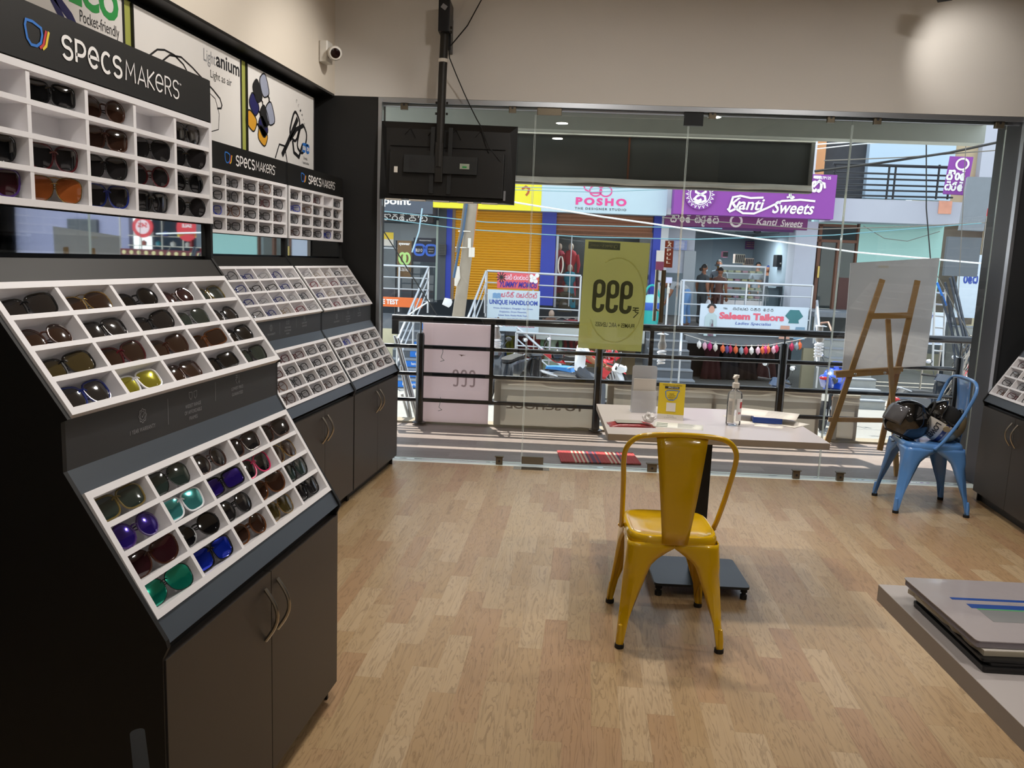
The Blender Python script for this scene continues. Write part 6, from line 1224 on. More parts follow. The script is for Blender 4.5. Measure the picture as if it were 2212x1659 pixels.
pbox(br, 'upper_dark_opening', 1783, 270, 1878, 431, A0 + .6, .1, M('opening_dark', '#3a3c40', .8, var=.2)); pbox(br, 'orange_pier', 1762, 270, 1784, 380, A0 + .3, .2, M('orange_pier', '#d39a6a', .8)); pbox(br, 'light_blue_wall', 1876, 270, 2062, 431, A0 + .4, .2, LBW); pbox(br, 'upper_wall', 1441, 270, 1765, 380, A0 - .1, .3, WHW); pbox(br, 'side_pier', 2060, 270, 2112, 480, A0 + .6, .2, M('beige_pier', '#b8a78a', .8)); pbox(br, 'shadow_wall', 2030, 482, 2112, 700, A0 + .9, .2, M('beige_dark', '#6e655a', .8, var=.2))
t = place('balcony_railing', 'dark steel upper balcony railing with six rails before the light blue wall', 'railing', F(1790, 431, 14.0)[0], 14.0, F(1790, 431, 14.0)[1])
for i, (ya, yb) in enumerate(((354, 362), (372, 380), (384, 391), (397, 404), (409, 415), (421, 427))): (sa_, za), (sb_, zb) = F(1800, ya, 14.0), F(2058, yb, 14.0); MB().cyl((sa_ - t['o'][0], 0, za - t['o'][2]), (sb_ - t['o'][0], 0, zb - t['o'][2]), .022 if i else .035, 8).build('rail', POW, t)
for px in (1806, 1922, 1936, 2030, 2055): (sa_, za), (sb_, zb) = F(px, 356, 14.0), F(px - 6, 431, 14.0); MB().cyl((sa_ - t['o'][0], 0, za - t['o'][2]), (sa_ - t['o'][0], 0, zb - t['o'][2]), .025, 8).build('post', POW, t)
t, w_, h_ = sign('hanging_sign', 'tilted purple projecting sign with white Kannada letters', 2046, 338, 2092, 420, 13.4, M('fascia_purple', '#8a3f9e'), .15); t.rotation_euler = (0, math.radians(4), FA - .5); g = face(.01); kn_into(g, 'ka,aa,o,ta', -w_ * .45, w_ * .35, -h_ * .12, h_ * .12, wt=.2); kn_into(g, 'sa,va,ta', -w_ * .45, w_ * .35, -h_ * .40, -h_ * .18, wt=.2); g.ribbon(arc(.05, h_ * .3, .12, .12, 0, 350, 16), .04, closed=True); g.build('lettering', WHITE, t)
t = sign('sign_box', 'large grey projecting box sign seen edge on at the right', 2084, 382, 2132, 498, 12.6, M('box_grey', '#7c848c', .6, var=.08), .3)[0]; t.rotation_euler = (0, math.radians(2), FA - .35); sign('sign_box', 'lower dark grey sign panel under the projecting box sign', 2044, 512, 2116, 597, 12.8, M('box_dark_grey', '#5a626a', .6), .1)
# far right cream building with red sign
bf = place('building', 'cream building at the right with grid window and red framed door', 'building', 0, 15.5, 0); s0 = F(2112, 500, 15.5)[0]; MB().box(s0, s0 + 7.6, .3, 4, 2.7, 9).build('upper_wall', M('cream_building', '#ddd3b4', .8, var=.04), bf)
MB().box(s0, s0 + .35, .3, 4, GZ, 2.8).build('pier', M('cream_building', '#ddd3b4'), bf); MB().box(s0 - .2, s0 + 2.2, 3.6, 3.8, GZ, 3).build('back_wall', M('dim_interior', '#4c5560'), bf)
wn = pbox(bf, 'window', 2122, 284, 2185, 388, 15.6, .1, M('window_pale', '#a8b4b0', .2, var=.2)); a_, b_, c0_, c1_ = RC(2122, 284, 2185, 388, 15.6)
for i in range(7): x = a_ + (b_ - a_) * i / 6; MB().box(x - .012, x + .012, .05, .08, c0_, c1_).build('glazing_bar', POW, wn)
for i in range(9): z = c0_ + (c1_ - c0_) * i / 8; MB().box(a_, b_, .05, .08, z - .012, z + .012).build('glazing_bar', POW, wn)
for q in ((2117, 284, 2122, 388), (2185, 284, 2191, 388)): pbox(bf, 'window_frame', *q, 15.55, .1, M('brick_red_frame', '#8e4a38', .7))
t, w_, h_ = sign('fascia_sign', 'red sign at the far right with white letters ending in res', 2098, 388, 2300, 487, 15.2, M('fascia_red', '#dc2f38', .6, var=.03), .2); g = face(); text_into(g, 'fashions & stores', -w_ * .5 + .0, -w_ * .5 + 1.1 + 2.2 * .0, -.22, .12, bold=.04) if False else text_into(g, 'res', -w_ * .5 + .55, -w_ * .5 + 1.05, -.22, .10, bold=.05); g.build('lettering', WHITE, t)
RDF = M('red_frame', '#a82a30', .5)
for q in ((2132, 492, 2138, 668), (2160, 492, 2166, 668), (2132, 660, 2166, 668), (2132, 490, 2166, 495)): pbox(bf, 'red_door_frame', *q, 15.45, .1, RDF)
# homeware shop farther along the street (seen in the cabinet mirror)
hs = place('building', 'homeware shop farther right along the street, seen in the mirror', 'building', 11.75, 15.0, 0); MB().box(0, 2.7, 1.4, 1.5, GZ, 3).build('back_wall', M('home_dark', '#2a3a4a', .7), hs); MB().box(0, 2.7, -.05, .1, 1.15, 1.40).build('ornament_band', M('band_maroon', '#6a2430', .6), hs)
for i in range(11): MB().cyl((.15 + i * .24, -.07, 1.30), (.15 + i * .24, -.05, 1.30), .06, 10).build('gold_disc', M('disc_cream', '#e2d49a', .5), hs)
for z in (1.50, 1.78): MB().box(0, 2.7, .3, .7, z - .01, z + .01).build('shelf', STEEL, hs)
for x in (0, .68, 1.35, 2.02, 2.7): MB().cyl((x, 0, 1.3), (x, 0, 3), .02, 8).build('mullion', STEEL, hs)
for i in range(11):
    c = ['#d8d4cc', '#2a3f8a', '#2f8fa0', '#d8d4cc', '#b8442c'][i % 5]; zz = 1.51 if i % 2 else 1.79; t = place('cooking_pot', 'small %s pot on the homeware shop shelves, %s along' % ({'#d8d4cc': 'white', '#2a3f8a': 'blue', '#2f8fa0': 'teal', '#b8442c': 'red'}[c], ['first', 'second', 'third', 'fourth', 'fifth', 'sixth', 'seventh', 'eighth', 'ninth', 'tenth', 'eleventh'][i]), 'pot', 11.9 + i * .24, 15.5, zz, 'pots in the homeware shop'); MB().lathe([(0, 0), (.07, 0), (.08, .08), (.06, .12), (.02, .13), (.015, .15), (0, .16)], 12).build('pot_body', M('pot_' + c, c, .3), t, smooth=True)
for i, (x, lab) in enumerate(((12.2, 'blobby red and yellow sale sign on the homeware shop window'), (13.6, 'round red sign reading 54% on the homeware shop window'))):
    t = place('sale_sign', lab, 'sign', x, 14.85, 2.02); MB(FRS).prism(arc(0, 0, .33, .30 if i else .36, 0, 345, 23), -.02, .0).build('red_disc', M('sale_red', '#d8323c', .5), t)
    g = face(); g.k = 0
    if i: MB(FRS).prism(arc(0, 0, .22, .20, 0, 345, 23), 0, .004).build('pink_disc', M('sale_pink', '#f2d6d8', .5), t); g = face(.006); text_into(g, '54%', -.15, .15, -.02, .12, bold=.04); g.build('lettering', M('sale_red', '#d8323c'), t)
    else: g.ribbon([(-.3, -.2), (0, -.12), (.3, -.2)], .09); g.build('yellow_ribbon', YELP, t); g = face(.006); text_into(g, 'Prestige', -.2, .2, .05, .12) if False else text_into(g, 'SALE', -.15, .15, .02, .12, bold=.03); g.build('lettering', WHITE, t)
t = place('shop_board', 'pale blue pillar board with violet lettering beside the homeware shop', 'sign', 11.42, 14.8, 1.5); MB().box(-.25, .25, 0, .1, -1, .55).build('panel', M('board_white', '#cddcea'), t); g = face(); kn_into(g, 'o,ta,sa', -.15, .2, -.15, .1, wt=.15); g.build('lettering', BLL, t)
b = place('building', 'lavender shop front farther along the street beyond the homeware shop', 'building', 14.55, 15.2, 0); MB().box(0, 10, .3, .5, GZ, 3.2).build('front_wall', M('lilac_wall', '#9a9ab8', .8, var=.06), b); MB().box(-3, 10, .0, .5, 3.2, 8).build('upper_wall', LAV, b); MB().box(1.0, 2.0, .2, .3, 0, 2.2).build('shutter_panel', CHAR, b)

for (px, off, e) in ((1600, A0 + 1.6, 90), (1300, A0 + .9, 25), (880, A0 + 1.0, 30)):  # added area lights that brighten the dark shop interiors; no lamps modelled there
    s_, _ = F(px, 500, off); lamp('shop_fill_light', 'AREA', W(s_, off, 2.35), e, (.9, .96, 1), aim=W(s_, off, 0), shape='RECTANGLE', size=1.2, size_y=.3)
# ---- garments and clothes under the platform
random.seed(31)
def garment(label, px, py, off, col, w_=.42, h_=.75, grp='clothes hanging under the platform'):
    s, zt = F(px, py, off); t = place('hanging_dress', label, 'dress', s, off, zt, grp); n = 14; mb = MB(); vs = []
    prof = [(.10, 0), (.5, -.04), (.46, -.18), (.33, -.35), (.36, -.5), (.44, -.75), (.5, -1)]
    for hw, z in prof:
        for i in range(n): u = i / (n - 1) * 2 - 1; vs.append((u * hw * w_, .03 * math.sin(u * 9 + z * 3) * (-z), z * h_))
    mb.add(vs, [(j * n + i, j * n + i + 1, (j + 1) * n + i + 1, (j + 1) * n + i) for j in range(len(prof) - 1) for i in range(n - 1)]); o = mb.build('fabric', M('cloth_' + col, col, .8, var=.2, scale=6), t, smooth=True); o.modifiers.new('s', 'SOLIDIFY').thickness = .03
    MB().tube([(-.15, 0, .0), (0, 0, .05), (.15, 0, 0)], .008, 6).build('hanger', STEEL, t); return t
for px, py, c, nm in ((1082, 712, '#24508a', 'blue'), (1096, 712, '#8a8a2a', 'mustard'), (1128, 706, '#6a3a3a', 'brown patterned'), (1154, 708, '#a82a30', 'red'), (1214, 690, '#3a3438', 'charcoal'), (1236, 690, '#8e2a32', 'dark red'), (1252, 692, '#5a2c34', 'maroon')): garment('%s garment hanging in the basement clothes shop' % nm, px, py, 13.6, c)
mannequin('mannequin in green jacket and grey top before the basement clothes shop', 1192, 718, 13.0, '#8a9a86', '#5a7a5c', .95); mannequin('mannequin with brown scarf in the basement clothes shop', 1191, 688, 13.7, '#7a5a4a', None, .5)
MB(SM).cyl((F(1150, 684, 13.6)[0], 13.6, F(1150, 684, 13.6)[1]), (F(1260, 686, 13.6)[0], 13.6, F(1260, 686, 13.6)[1]), .015, 8).build('clothes_rail', STEEL); tag(bpy.data.objects['clothes_rail'], 'steel clothes rail under the concrete platform edge', 'rail')
for px, c, nm in ((1540, '#4a1f22', 'dark maroon'), (1580, '#2f2a2e', 'black'), (1618, '#3a2a26', 'dark brown'), (1660, '#5a3a36', 'brown')): garment('%s long garment in the dark basement shop' % nm, px, 736, 14.2, c, .5, .95, 'clothes in the dark basement shop')
# ---- face masks on a string
P = [];
for px, py in ((1478, 722), (1540, 741), (1600, 747), (1660, 746), (1720, 735), (1770, 722)): s, z = F(px, py, 11.9); P.append(W(s, 11.9, z))
tag(MB().tube(P, .006, 5).build('string', OFFW, smooth=True), 'pale string carrying face masks before the dark basement shop', 'string')
mk = [(1511, 733, 'white'), (1523, 736, 'pale pink'), (1534, 737, 'magenta'), (1546, 739, 'cream'), (1562, 742, 'orange'), (1571, 743, 'purple'), (1578, 743, 'crimson'), (1590, 744, 'orange'), (1602, 746, 'grey'), (1612, 746, 'red'), (1624, 746, 'white'), (1638, 746, 'pale pink'), (1648, 745, 'orange'), (1654, 744, 'magenta'), (1660, 744, 'orange'), (1672, 744, 'pale pink'), (1678, 742, 'crimson'), (1711, 738, 'crimson'), (1722, 736, 'grey'), (1728, 735, 'orange')]
mc = {'white': '#e0dcd8', 'pale pink': '#d8a8b8', 'magenta': '#b02a70', 'cream': '#d6cfc4', 'orange': '#d8663a', 'purple': '#5a4a80', 'crimson': '#b02a50', 'grey': '#8a98a2', 'red': '#b8303a'}
cnt = {}
OW = ['first', 'second', 'third', 'fourth', 'fifth', 'sixth', 'seventh', 'eighth', 'ninth', 'tenth', 'eleventh', 'twelfth', 'thirteenth', 'fourteenth', 'fifteenth', 'sixteenth', 'seventeenth', 'eighteenth', 'nineteenth', 'twentieth']
for i, (px, py, c) in enumerate(mk):
    s, z = F(px, py, 11.88); t = place('face_mask', '%s cloth face mask on the string, %s from the left' % (c, OW[i]), 'mask', s, 11.88, z, 'face masks on the string'); m_ = M('mask_' + c, mc[c], .8)
    mb = MB(); q = [(0, -.02), (.05, -.08), (.045, -.15), (0, -.21), (-.045, -.15), (-.05, -.08)]; vs = [(x, -.03 * (1 if j in (2, 3) else 0), z_) for j, (x, z_) in enumerate(q)] + [(0, -.05, -.11)]; mb.add(vs, [(j, (j + 1) % 6, 6) for j in range(6)]); o = mb.build('cloth', m_, t, smooth=True); o.modifiers.new('s', 'SOLIDIFY').thickness = .008
    MB().tube([(0, 0, -.02), (.015, 0, .0), (0, 0, .015), (-.015, 0, 0)], .004, 5, closed=True).build('ear_loop', m_, t)
# ---- scooters and motorcycles
TYRE = M('tyre', '#17171a', .8); DGP = M('dark_plastic', '#2a2d31', .45, coat=.3)
def wheel(t, x, r, nm='wheel'):
    w_ = MB().tube([(x + r * .86 * math.cos(a), 0, r + r * .86 * math.sin(a)) for a in [i * PI / 14 for i in range(28)]], r * .17, 10, closed=True).build(nm, TYRE, t, smooth=True)
    mb = MB(); mb.cyl((x, -.05, r), (x, .05, r), r * .22, 12)
    for i in range(5): a = i * 2 * PI / 5; mb.cyl((x, 0, r), (x + r * .75 * math.cos(a), 0, r + r * .75 * math.sin(a)), .018, 6)
    mb.build('rim', ALU, w_)
def rounded(mb, pts, y, inset=.05, k=None):
    n = len(pts); c = (sum(p[0] for p in pts) / n, sum(p[1] for p in pts) / n); sh = lambda f: [(c[0] + (x - c[0]) * f, c[1] + (z - c[1]) * f) for x, z in pts]
    rings = [(-y, .72), (-y * .85, .9), (-y * .5, 1.0), (y * .5, 1.0), (y * .85, .9), (y, .72)]; vs = []
    for yy, f in rings: vs += [(x, yy, z) for x, z in sh(f)]
    fs = [tuple(range(n)), tuple(range(5 * n, 6 * n))[::-1]] + [(i * n + j, i * n + (j + 1) % n, (i + 1) * n + (j + 1) % n, (i + 1) * n + j) for i in range(5) for j in range(n)]
    mb.add(vs, fs, k); return mb
def mirrors(t, x, z, mat=DGP, sp=.30):
    for sy in (-1, 1):
        a = MB().tube([(x, sy * .18, z), (x + .03, sy * sp * .85, z + .14), (x + .0, sy * sp, z + .20)], .008, 6).build('mirror_stalk', DGP, t); m_ = MB(xf((x + .0, sy * sp, z + .22), 0, ry=.2)); m_.ball((0, 0, 0), (.025, .065, .045), 12); m_.build('mirror_housing', mat, a, smooth=True); m_ = MB(xf((x - .022, sy * sp, z + .22))); m_.ball((0, 0, 0), (.008, .055, .036), 12); m_.build('mirror_glass', M('mirror_bright', '#e8ecf0', .1, .6), a, smooth=True)
def scooter(label, px, py, off, heading, c, seatc='#1d1e20', apron=None, grp='scooters and motorcycles parked across the street'):
    s, _ = F(px, py, off); t = street('scooter', label, 'scooter', s, off, GZ, grp, heading); B = M('paint_' + c, c, .25, coat=.7); AP = M('paint_' + (apron or c), apron or c, .25, coat=.7)
    wheel(t, -.58, .25, 'rear_wheel'); wheel(t, .62, .25, 'front_wheel')
    rounded(MB(), [(-.88, .62), (-.80, .76), (-.45, .76), (-.08, .70), (-.02, .50), (.0, .30), (-.35, .30), (-.62, .48)], .17).build('rear_body', B, t, smooth=True)
    rounded(MB(), [(-.80, .74), (-.70, .84), (-.35, .82), (-.02, .78), (.0, .72), (-.4, .74)], .14).build('seat', M('seat_' + seatc, seatc, .6), t, smooth=True)
    MB().tube([(-.60, -.12, .80), (-.90, -.11, .88), (-.93, 0, .89), (-.90, .11, .88), (-.60, .12, .80)], .014, 8).build('grab_rail', ALU, t, smooth=True)
    MB().cbox((.18, 0, .27), (.50, .34, .07), bev=.05).build('floorboard', DGP, t)
    mb = MB(); vs = []; pr = [(.40, .26, .17), (.44, .45, .21), (.47, .65, .23), (.42, .82, .19), (.36, .93, .12)]; n = 9
    for x, z, hw in pr:
        for i in range(n): u = i / (n - 1) * 2 - 1; vs.append((x + .10 * (1 - u * u), u * hw, z))
    mb.add(vs, [(j * n + i, j * n + i + 1, (j + 1) * n + i + 1, (j + 1) * n + i) for j in range(4) for i in range(n - 1)]); o = mb.build('front_apron', AP, t, smooth=True); o.modifiers.new('s', 'SOLIDIFY').thickness = .03
    rounded(MB(), [(.42, .50), (.60, .53), (.76, .46), (.80, .36), (.72, .42), (.60, .47)], .09).build('front_fender', AP, t, smooth=True); MB().cyl((.46, 0, .85), (.62, 0, .25), .03, 8).build('fork', DGP, t)
    rounded(MB(), [(.30, .93), (.38, 1.05), (.50, 1.02), (.55, .92), (.42, .88)], .15).build('handlebar_cowl', AP, t, smooth=True); MB().ball((.54, 0, .96), (.03, .07, .055), 12).build('headlamp', M('lamp_glass', '#dfe5ea', .1), t, smooth=True)
    for sy in (-1, 1): MB().cyl((.36, sy * .12, 1.0), (.30, sy * .36, 1.0), .018, 8).build('handle_grip', TYRE, t)
    mirrors(t, .38, 1.02); MB().ball((-.88, 0, .66), (.03, .10, .05), 12).build('tail_lamp', M('tail_red', '#a8161c', .2), t, smooth=True); MB().cbox((-.90, 0, .50), (.01, .22, .10)).build('number_plate', OFFW, t); MB().cyl((-.2, -.15, .25), (-.8, -.17, .33), .045, 10).build('exhaust', DGP, t, smooth=True)
    return t
def motorbike(label, px, py, off, heading, c, grp='scooters and motorcycles parked across the street'):
    s, _ = F(px, py, off); t = street('motorcycle', label, 'motorcycle', s, off, GZ, grp, heading); B = M('paint_' + c, c, .2, coat=.8)
    wheel(t, -.66, .31, 'rear_wheel'); wheel(t, .68, .31, 'front_wheel')
    rounded(MB(), [(-.08, .78), (.0, .90), (.20, .98), (.38, .92), (.42, .78), (.15, .72)], .16).build('fuel_tank', B, t, smooth=True); rounded(MB(), [(-.75, .92), (-.65, .95), (-.3, .86), (-.02, .86), (.0, .78), (-.4, .78)], .12).build('seat', M('seat_#1d1e20', '#1d1e20', .6), t, smooth=True)
    rounded(MB(), [(-.98, .98), (-.85, 1.0), (-.45, .84), (-.35, .70), (-.6, .74)], .10).build('tail_cowl', B, t, smooth=True); rounded(MB(), [(.25, .45), (.40, .80), (.62, .84), (.60, .60), (.45, .40)], .18).build('side_fairing', B, t, smooth=True)
    rounded(MB(), [(.48, .88), (.55, 1.10), (.70, 1.0), (.78, .86), (.68, .78)], .13).build('headlamp_cowl', B, t, smooth=True); MB().cbox((.08, 0, .46), (.36, .26, .34), bev=.05).build('engine', DGP, t); MB().tube([(.2, -.12, .3), (-.3, -.16, .26), (-.75, -.17, .42)], [.03, .035, .055], 10).build('exhaust', ALU, t, smooth=True)
    for sy in (-1, 1): MB().cyl((.50, sy * .08, .95), (.68, sy * .08, .31), .022, 8).build('fork', ALU, t); MB().cyl((.45, sy * .05, 1.0), (.30, sy * .34, 1.02), .016, 8).build('handle_grip', TYRE, t)
    rounded(MB(), [(.45, .60), (.60, .67), (.85, .62), (.95, .50), (.8, .60), (.62, .61)], .07).build('front_fender', B, t, smooth=True); MB().tube([(-.1, 0, .75), (-.4, 0, .55), (-.66, 0, .31)], .035, 8).build('swing_arm', DGP, t); mirrors(t, .45, 1.0); MB().ball((-.98, 0, .95), (.03, .08, .03), 10).build('tail_lamp', M('tail_red', '#a8161c'), t, smooth=True); MB().cbox((-.97, 0, .62), (.01, .2, .12), xf((0, 0, 0))).build('number_plate', OFFW, t)
    return t
scooter('dark grey scooter just right of the pink board, facing the railing', 1086, 800, 10.2, -2.0, '#3a3f46')
scooter('black scooter with a bright blue cover on its seat', 1185, 800, 9.6, 2.3, '#22252a', '#1c6fb4')
motorbike('red sports motorcycle behind the yellow poster', 1258, 790, 10.6, .25, '#c4202c')
rs_ = scooter('white scooter carrying the rider in a white shirt', 1282, 830, 8.1, .12, '#d8dade', '#2a2a2c')
scooter('dark blue-grey scooter parked behind the sanitizer bottle', 1640, 840, 7.0, .5, '#1f3350', '#24262a')
motorbike('bright blue motorcycle left of the easel legs', 1795, 840, 9.0, 1.1, '#2450c8')
scooter('dark scooter behind the blue chair helmets', 2005, 850, 8.4, .55, '#2c3440', '#2a2c30')
motorbike('red and black motorcycle at the far right behind the cables', 2100, 830, 9.5, 1.2, '#b02a34')
# round helmet on a bike seat
t = place('rider_helmet', 'black helmet resting on the black scooter seat', 'helmet', F(1205, 770, 9.8)[0], 9.8, GZ + .86); MB().ball((0, 0, .10), (.13, .14, .13), 16).build('shell', HB, t, smooth=True); MB().tube([(.12 * math.cos(a), .13 * math.sin(a), .03) for a in [i * PI / 8 for i in range(16)]], .015, 6, closed=True).build('rim_trim', RUBBER, t); MB().cbox((.0, -.13, .10), (.16, .02, .07), bev=.005).build('visor', M('visor_dark', '#2a3038', .1, coat=1), t)
# ---- leaning utility pole
P = []
for (px, py, o_) in ((1034, 330, 8.0), (1020, 440, 8.0), (1007, 560, 8.0), (988, 700, 8.0), (976, 790, 8.0), (964, 880, 8.0)): s, z = F(px, py, o_); P.append(Vector((s, 0, z)))
t = place('utility_pole', 'leaning weathered concrete pole with wires in front of the yellow shutter', 'pole', 0, 8.0, 0); MB().tube(P, [.085, .09, .095, .11, .12, .13], 14).build('pole_shaft', M('weathered_pole', '#9a8f80', .85, var=.2, scale=5, bump=.5, bscale=15), t, smooth=True)
def pp(px, py, o_=7.9): s, z = F(px, py, o_); return Vector((s, o_ - 8.0, z))
for pts, mm in (([(1008, 440), (1000, 500), (990, 545), (980, 600)], M('blue_conduit', '#3c5a7a', .5)), ([(1004, 440), (996, 500), (986, 545)], GCb)): MB().tube([pp(*q) for q in pts], .022, 8).build('conduit', mm, t, smooth=True)
for q in ((1006, 500), (1000, 535)): p = pp(*q, 8.0); MB().tube([(p.x + .12 * math.cos(a), .12 * math.sin(a), p.z) for a in [i * PI / 6 for i in range(12)]], .010, 6, closed=True).build('tie_band', OFFW, t)
for q in ((1014, 525), (1016, 545), (1022, 545)): p = pp(*q, 7.85); MB().cbox(p, (.05, .05, .16), bev=.01).build('junction_box', OFFW, t)
MB().tube([pp(990, 575), pp(988, 600), pp(984, 618)], [.02, .05, .02], 6, flat=.4).build('torn_paper', OFFW, t); MB().tube([pp(968, 645), pp(966, 655), pp(972, 662)], [.06, .09, .03], 8, flat=.4).build('plastic_bag', M('white_bag', '#e4e6ea', .4), t, smooth=True)
# ---- overhead wires
def wire(label, pts, r=.012, mat=CABLE):
    P = []
    for i in range(len(pts) - 1):
        a, b = pts[i], pts[i + 1]
        for j in range(6): u = j / 6; x, y, o_ = [a[k] + (b[k] - a[k]) * u for k in range(3)]; s, z = F(x, y, o_); P.append(W(s, o_, z))
    s, z = F(*pts[-1][:2], pts[-1][2]); P.append(W(s, pts[-1][2], z)); tag(MB().tube(P, r, 5).build('overhead_wire', mat, smooth=True), label, 'wire', 'wires strung across the street')
WW = M('white_wire', '#dfe3e6', .4); BW = M('teal_wire', '#5f8f9c', .5)
wire('thick white wire falling from the television towards the easel', [(1105, 436, 7), (1300, 468, 7.5), (1560, 505, 8), (1850, 545, 8), (2130, 570, 8)], .014, WW)
wire('pale blue wire sloping gently past the Kannada shop sign', [(825, 456, 9), (1050, 480, 9), (1260, 487, 9), (1560, 494, 9)], .009, BW)
wire('pale blue wire below the first, crossing the yellow shutter', [(825, 472, 9), (1000, 495, 9), (1260, 512, 9), (1500, 517, 9), (1800, 508, 9), (2120, 482, 9)], .009, BW)
wire('dark wire pair rising to the upper right corner', [(1760, 370, 9), (1900, 352, 9), (2050, 330, 9), (2190, 300, 9)], .022, CABLE)
wire('thin grey wire rising across the upper balcony', [(1780, 347, 9), (1950, 340, 9), (2190, 322, 9)], .010, GCb); wire('grey wire crossing below the lavender slab', [(1430, 470, 10), (1760, 495, 10), (1950, 490, 10), (2180, 478, 10)], .009, GCb)
wire('upper thin wire crossing the POSHO sign', [(1110, 404, 8), (1280, 408, 8), (1440, 402, 8)], .006, BW); wire('lower thin wire crossing the POSHO sign', [(1110, 410, 8), (1280, 415, 8), (1440, 409, 8)], .006, BW)
wire('orange cord hanging beside the leaning pole', [(1032, 440, 8), (1020, 545, 8), (998, 660, 8)], .010, M('orange_cord', '#c8752c', .5)); wire('pale wire bowed beside the eyewear shop', [(912, 450, 9), (905, 500, 9), (890, 545, 9)], .014, M('pale_blue_wire', '#a8c8d8', .5))
wire('black stay wire running down from the left glass edge to the stairs', [(826, 495, 6), (880, 580, 6), (950, 690, 6)], .009, CABLE); wire('long thin cable hanging in front of the teal wall', [(2001, 300, 5), (2001, 450, 5), (2010, 560, 5)], .008, CABLE); wire('thin hanging cable right of the teal wall', [(2088, 275, 5), (2080, 450, 5), (2070, 640, 5)], .005, GCb)
wire('looped thin wire drooping on the teal wall', [(1865, 488, 14), (1910, 515, 14), (1960, 521, 14), (2030, 500, 14)], .008, GCb); wire('slack white rope tied over the advert stairs', [(872, 688, 9), (900, 668, 9), (928, 650, 9)], .014, WW); wire('thin wire from the white board corner down to the cables', [(2024, 595, 6), (2060, 660, 6), (2100, 735, 6)], .006, GCb)
wire('white wires in a bunch crossing the upper left of the balcony opening', [(1762, 312, 10), (1900, 303, 10), (2000, 300, 10)], .012, WW); wire('second white wire just under the bunch at the upper opening', [(1762, 322, 10), (1850, 312, 10), (1900, 308, 10)], .010, WW)
# steel poles and ladder at the right
t = place('pole_bundle', 'bundle of dark steel poles leaning beside the cable tangle', 'poles', 0, 9.5, 0)
for i, (xa, ya, xb, yb) in enumerate(((2052, 600, 2098, 800), (2060, 596, 2105, 800), (2045, 610, 2092, 800), (2068, 610, 2108, 790), (2040, 640, 2088, 800), (2056, 640, 2074, 800))): a, b = F(xa, ya, 9.5), F(xb, yb, 9.4); MB().cyl((a[0], .03 * i, a[1]), (b[0], -.1 + .03 * i, b[1]), .022, 8).build('steel_pole', M('dark_blue_steel', '#3a424e', .5, .3), t, smooth=True)
t = place('street_ladder', 'white and blue tubular ladder behind the easel board', 'ladder', 0, 9.8, 0)
for xa, xb in ((2020, 2014), (2042, 2036)): a, b = F(xa, 625, 9.8), F(xb, 800, 9.8); MB().cyl((a[0], 0, a[1]), (b[0], 0, b[1]), .02, 8).build('ladder_side', STW, t, smooth=True)
for i in range(6): a, b = F(2019 - i, 632 + i * 25, 9.8), F(2041 - i, 634 + i * 25, 9.8); MB().cyl((a[0], 0, a[1]), (b[0], 0, b[1]), .016, 8).build('ladder_rung', STW, t, smooth=True)
a, b = F(2024, 610, 9.7), F(2044, 660, 9.7); MB().cyl((a[0], -.1, a[1]), (b[0], -.1, b[1]), .022, 8).build('blue_brace', LB, t, smooth=True)
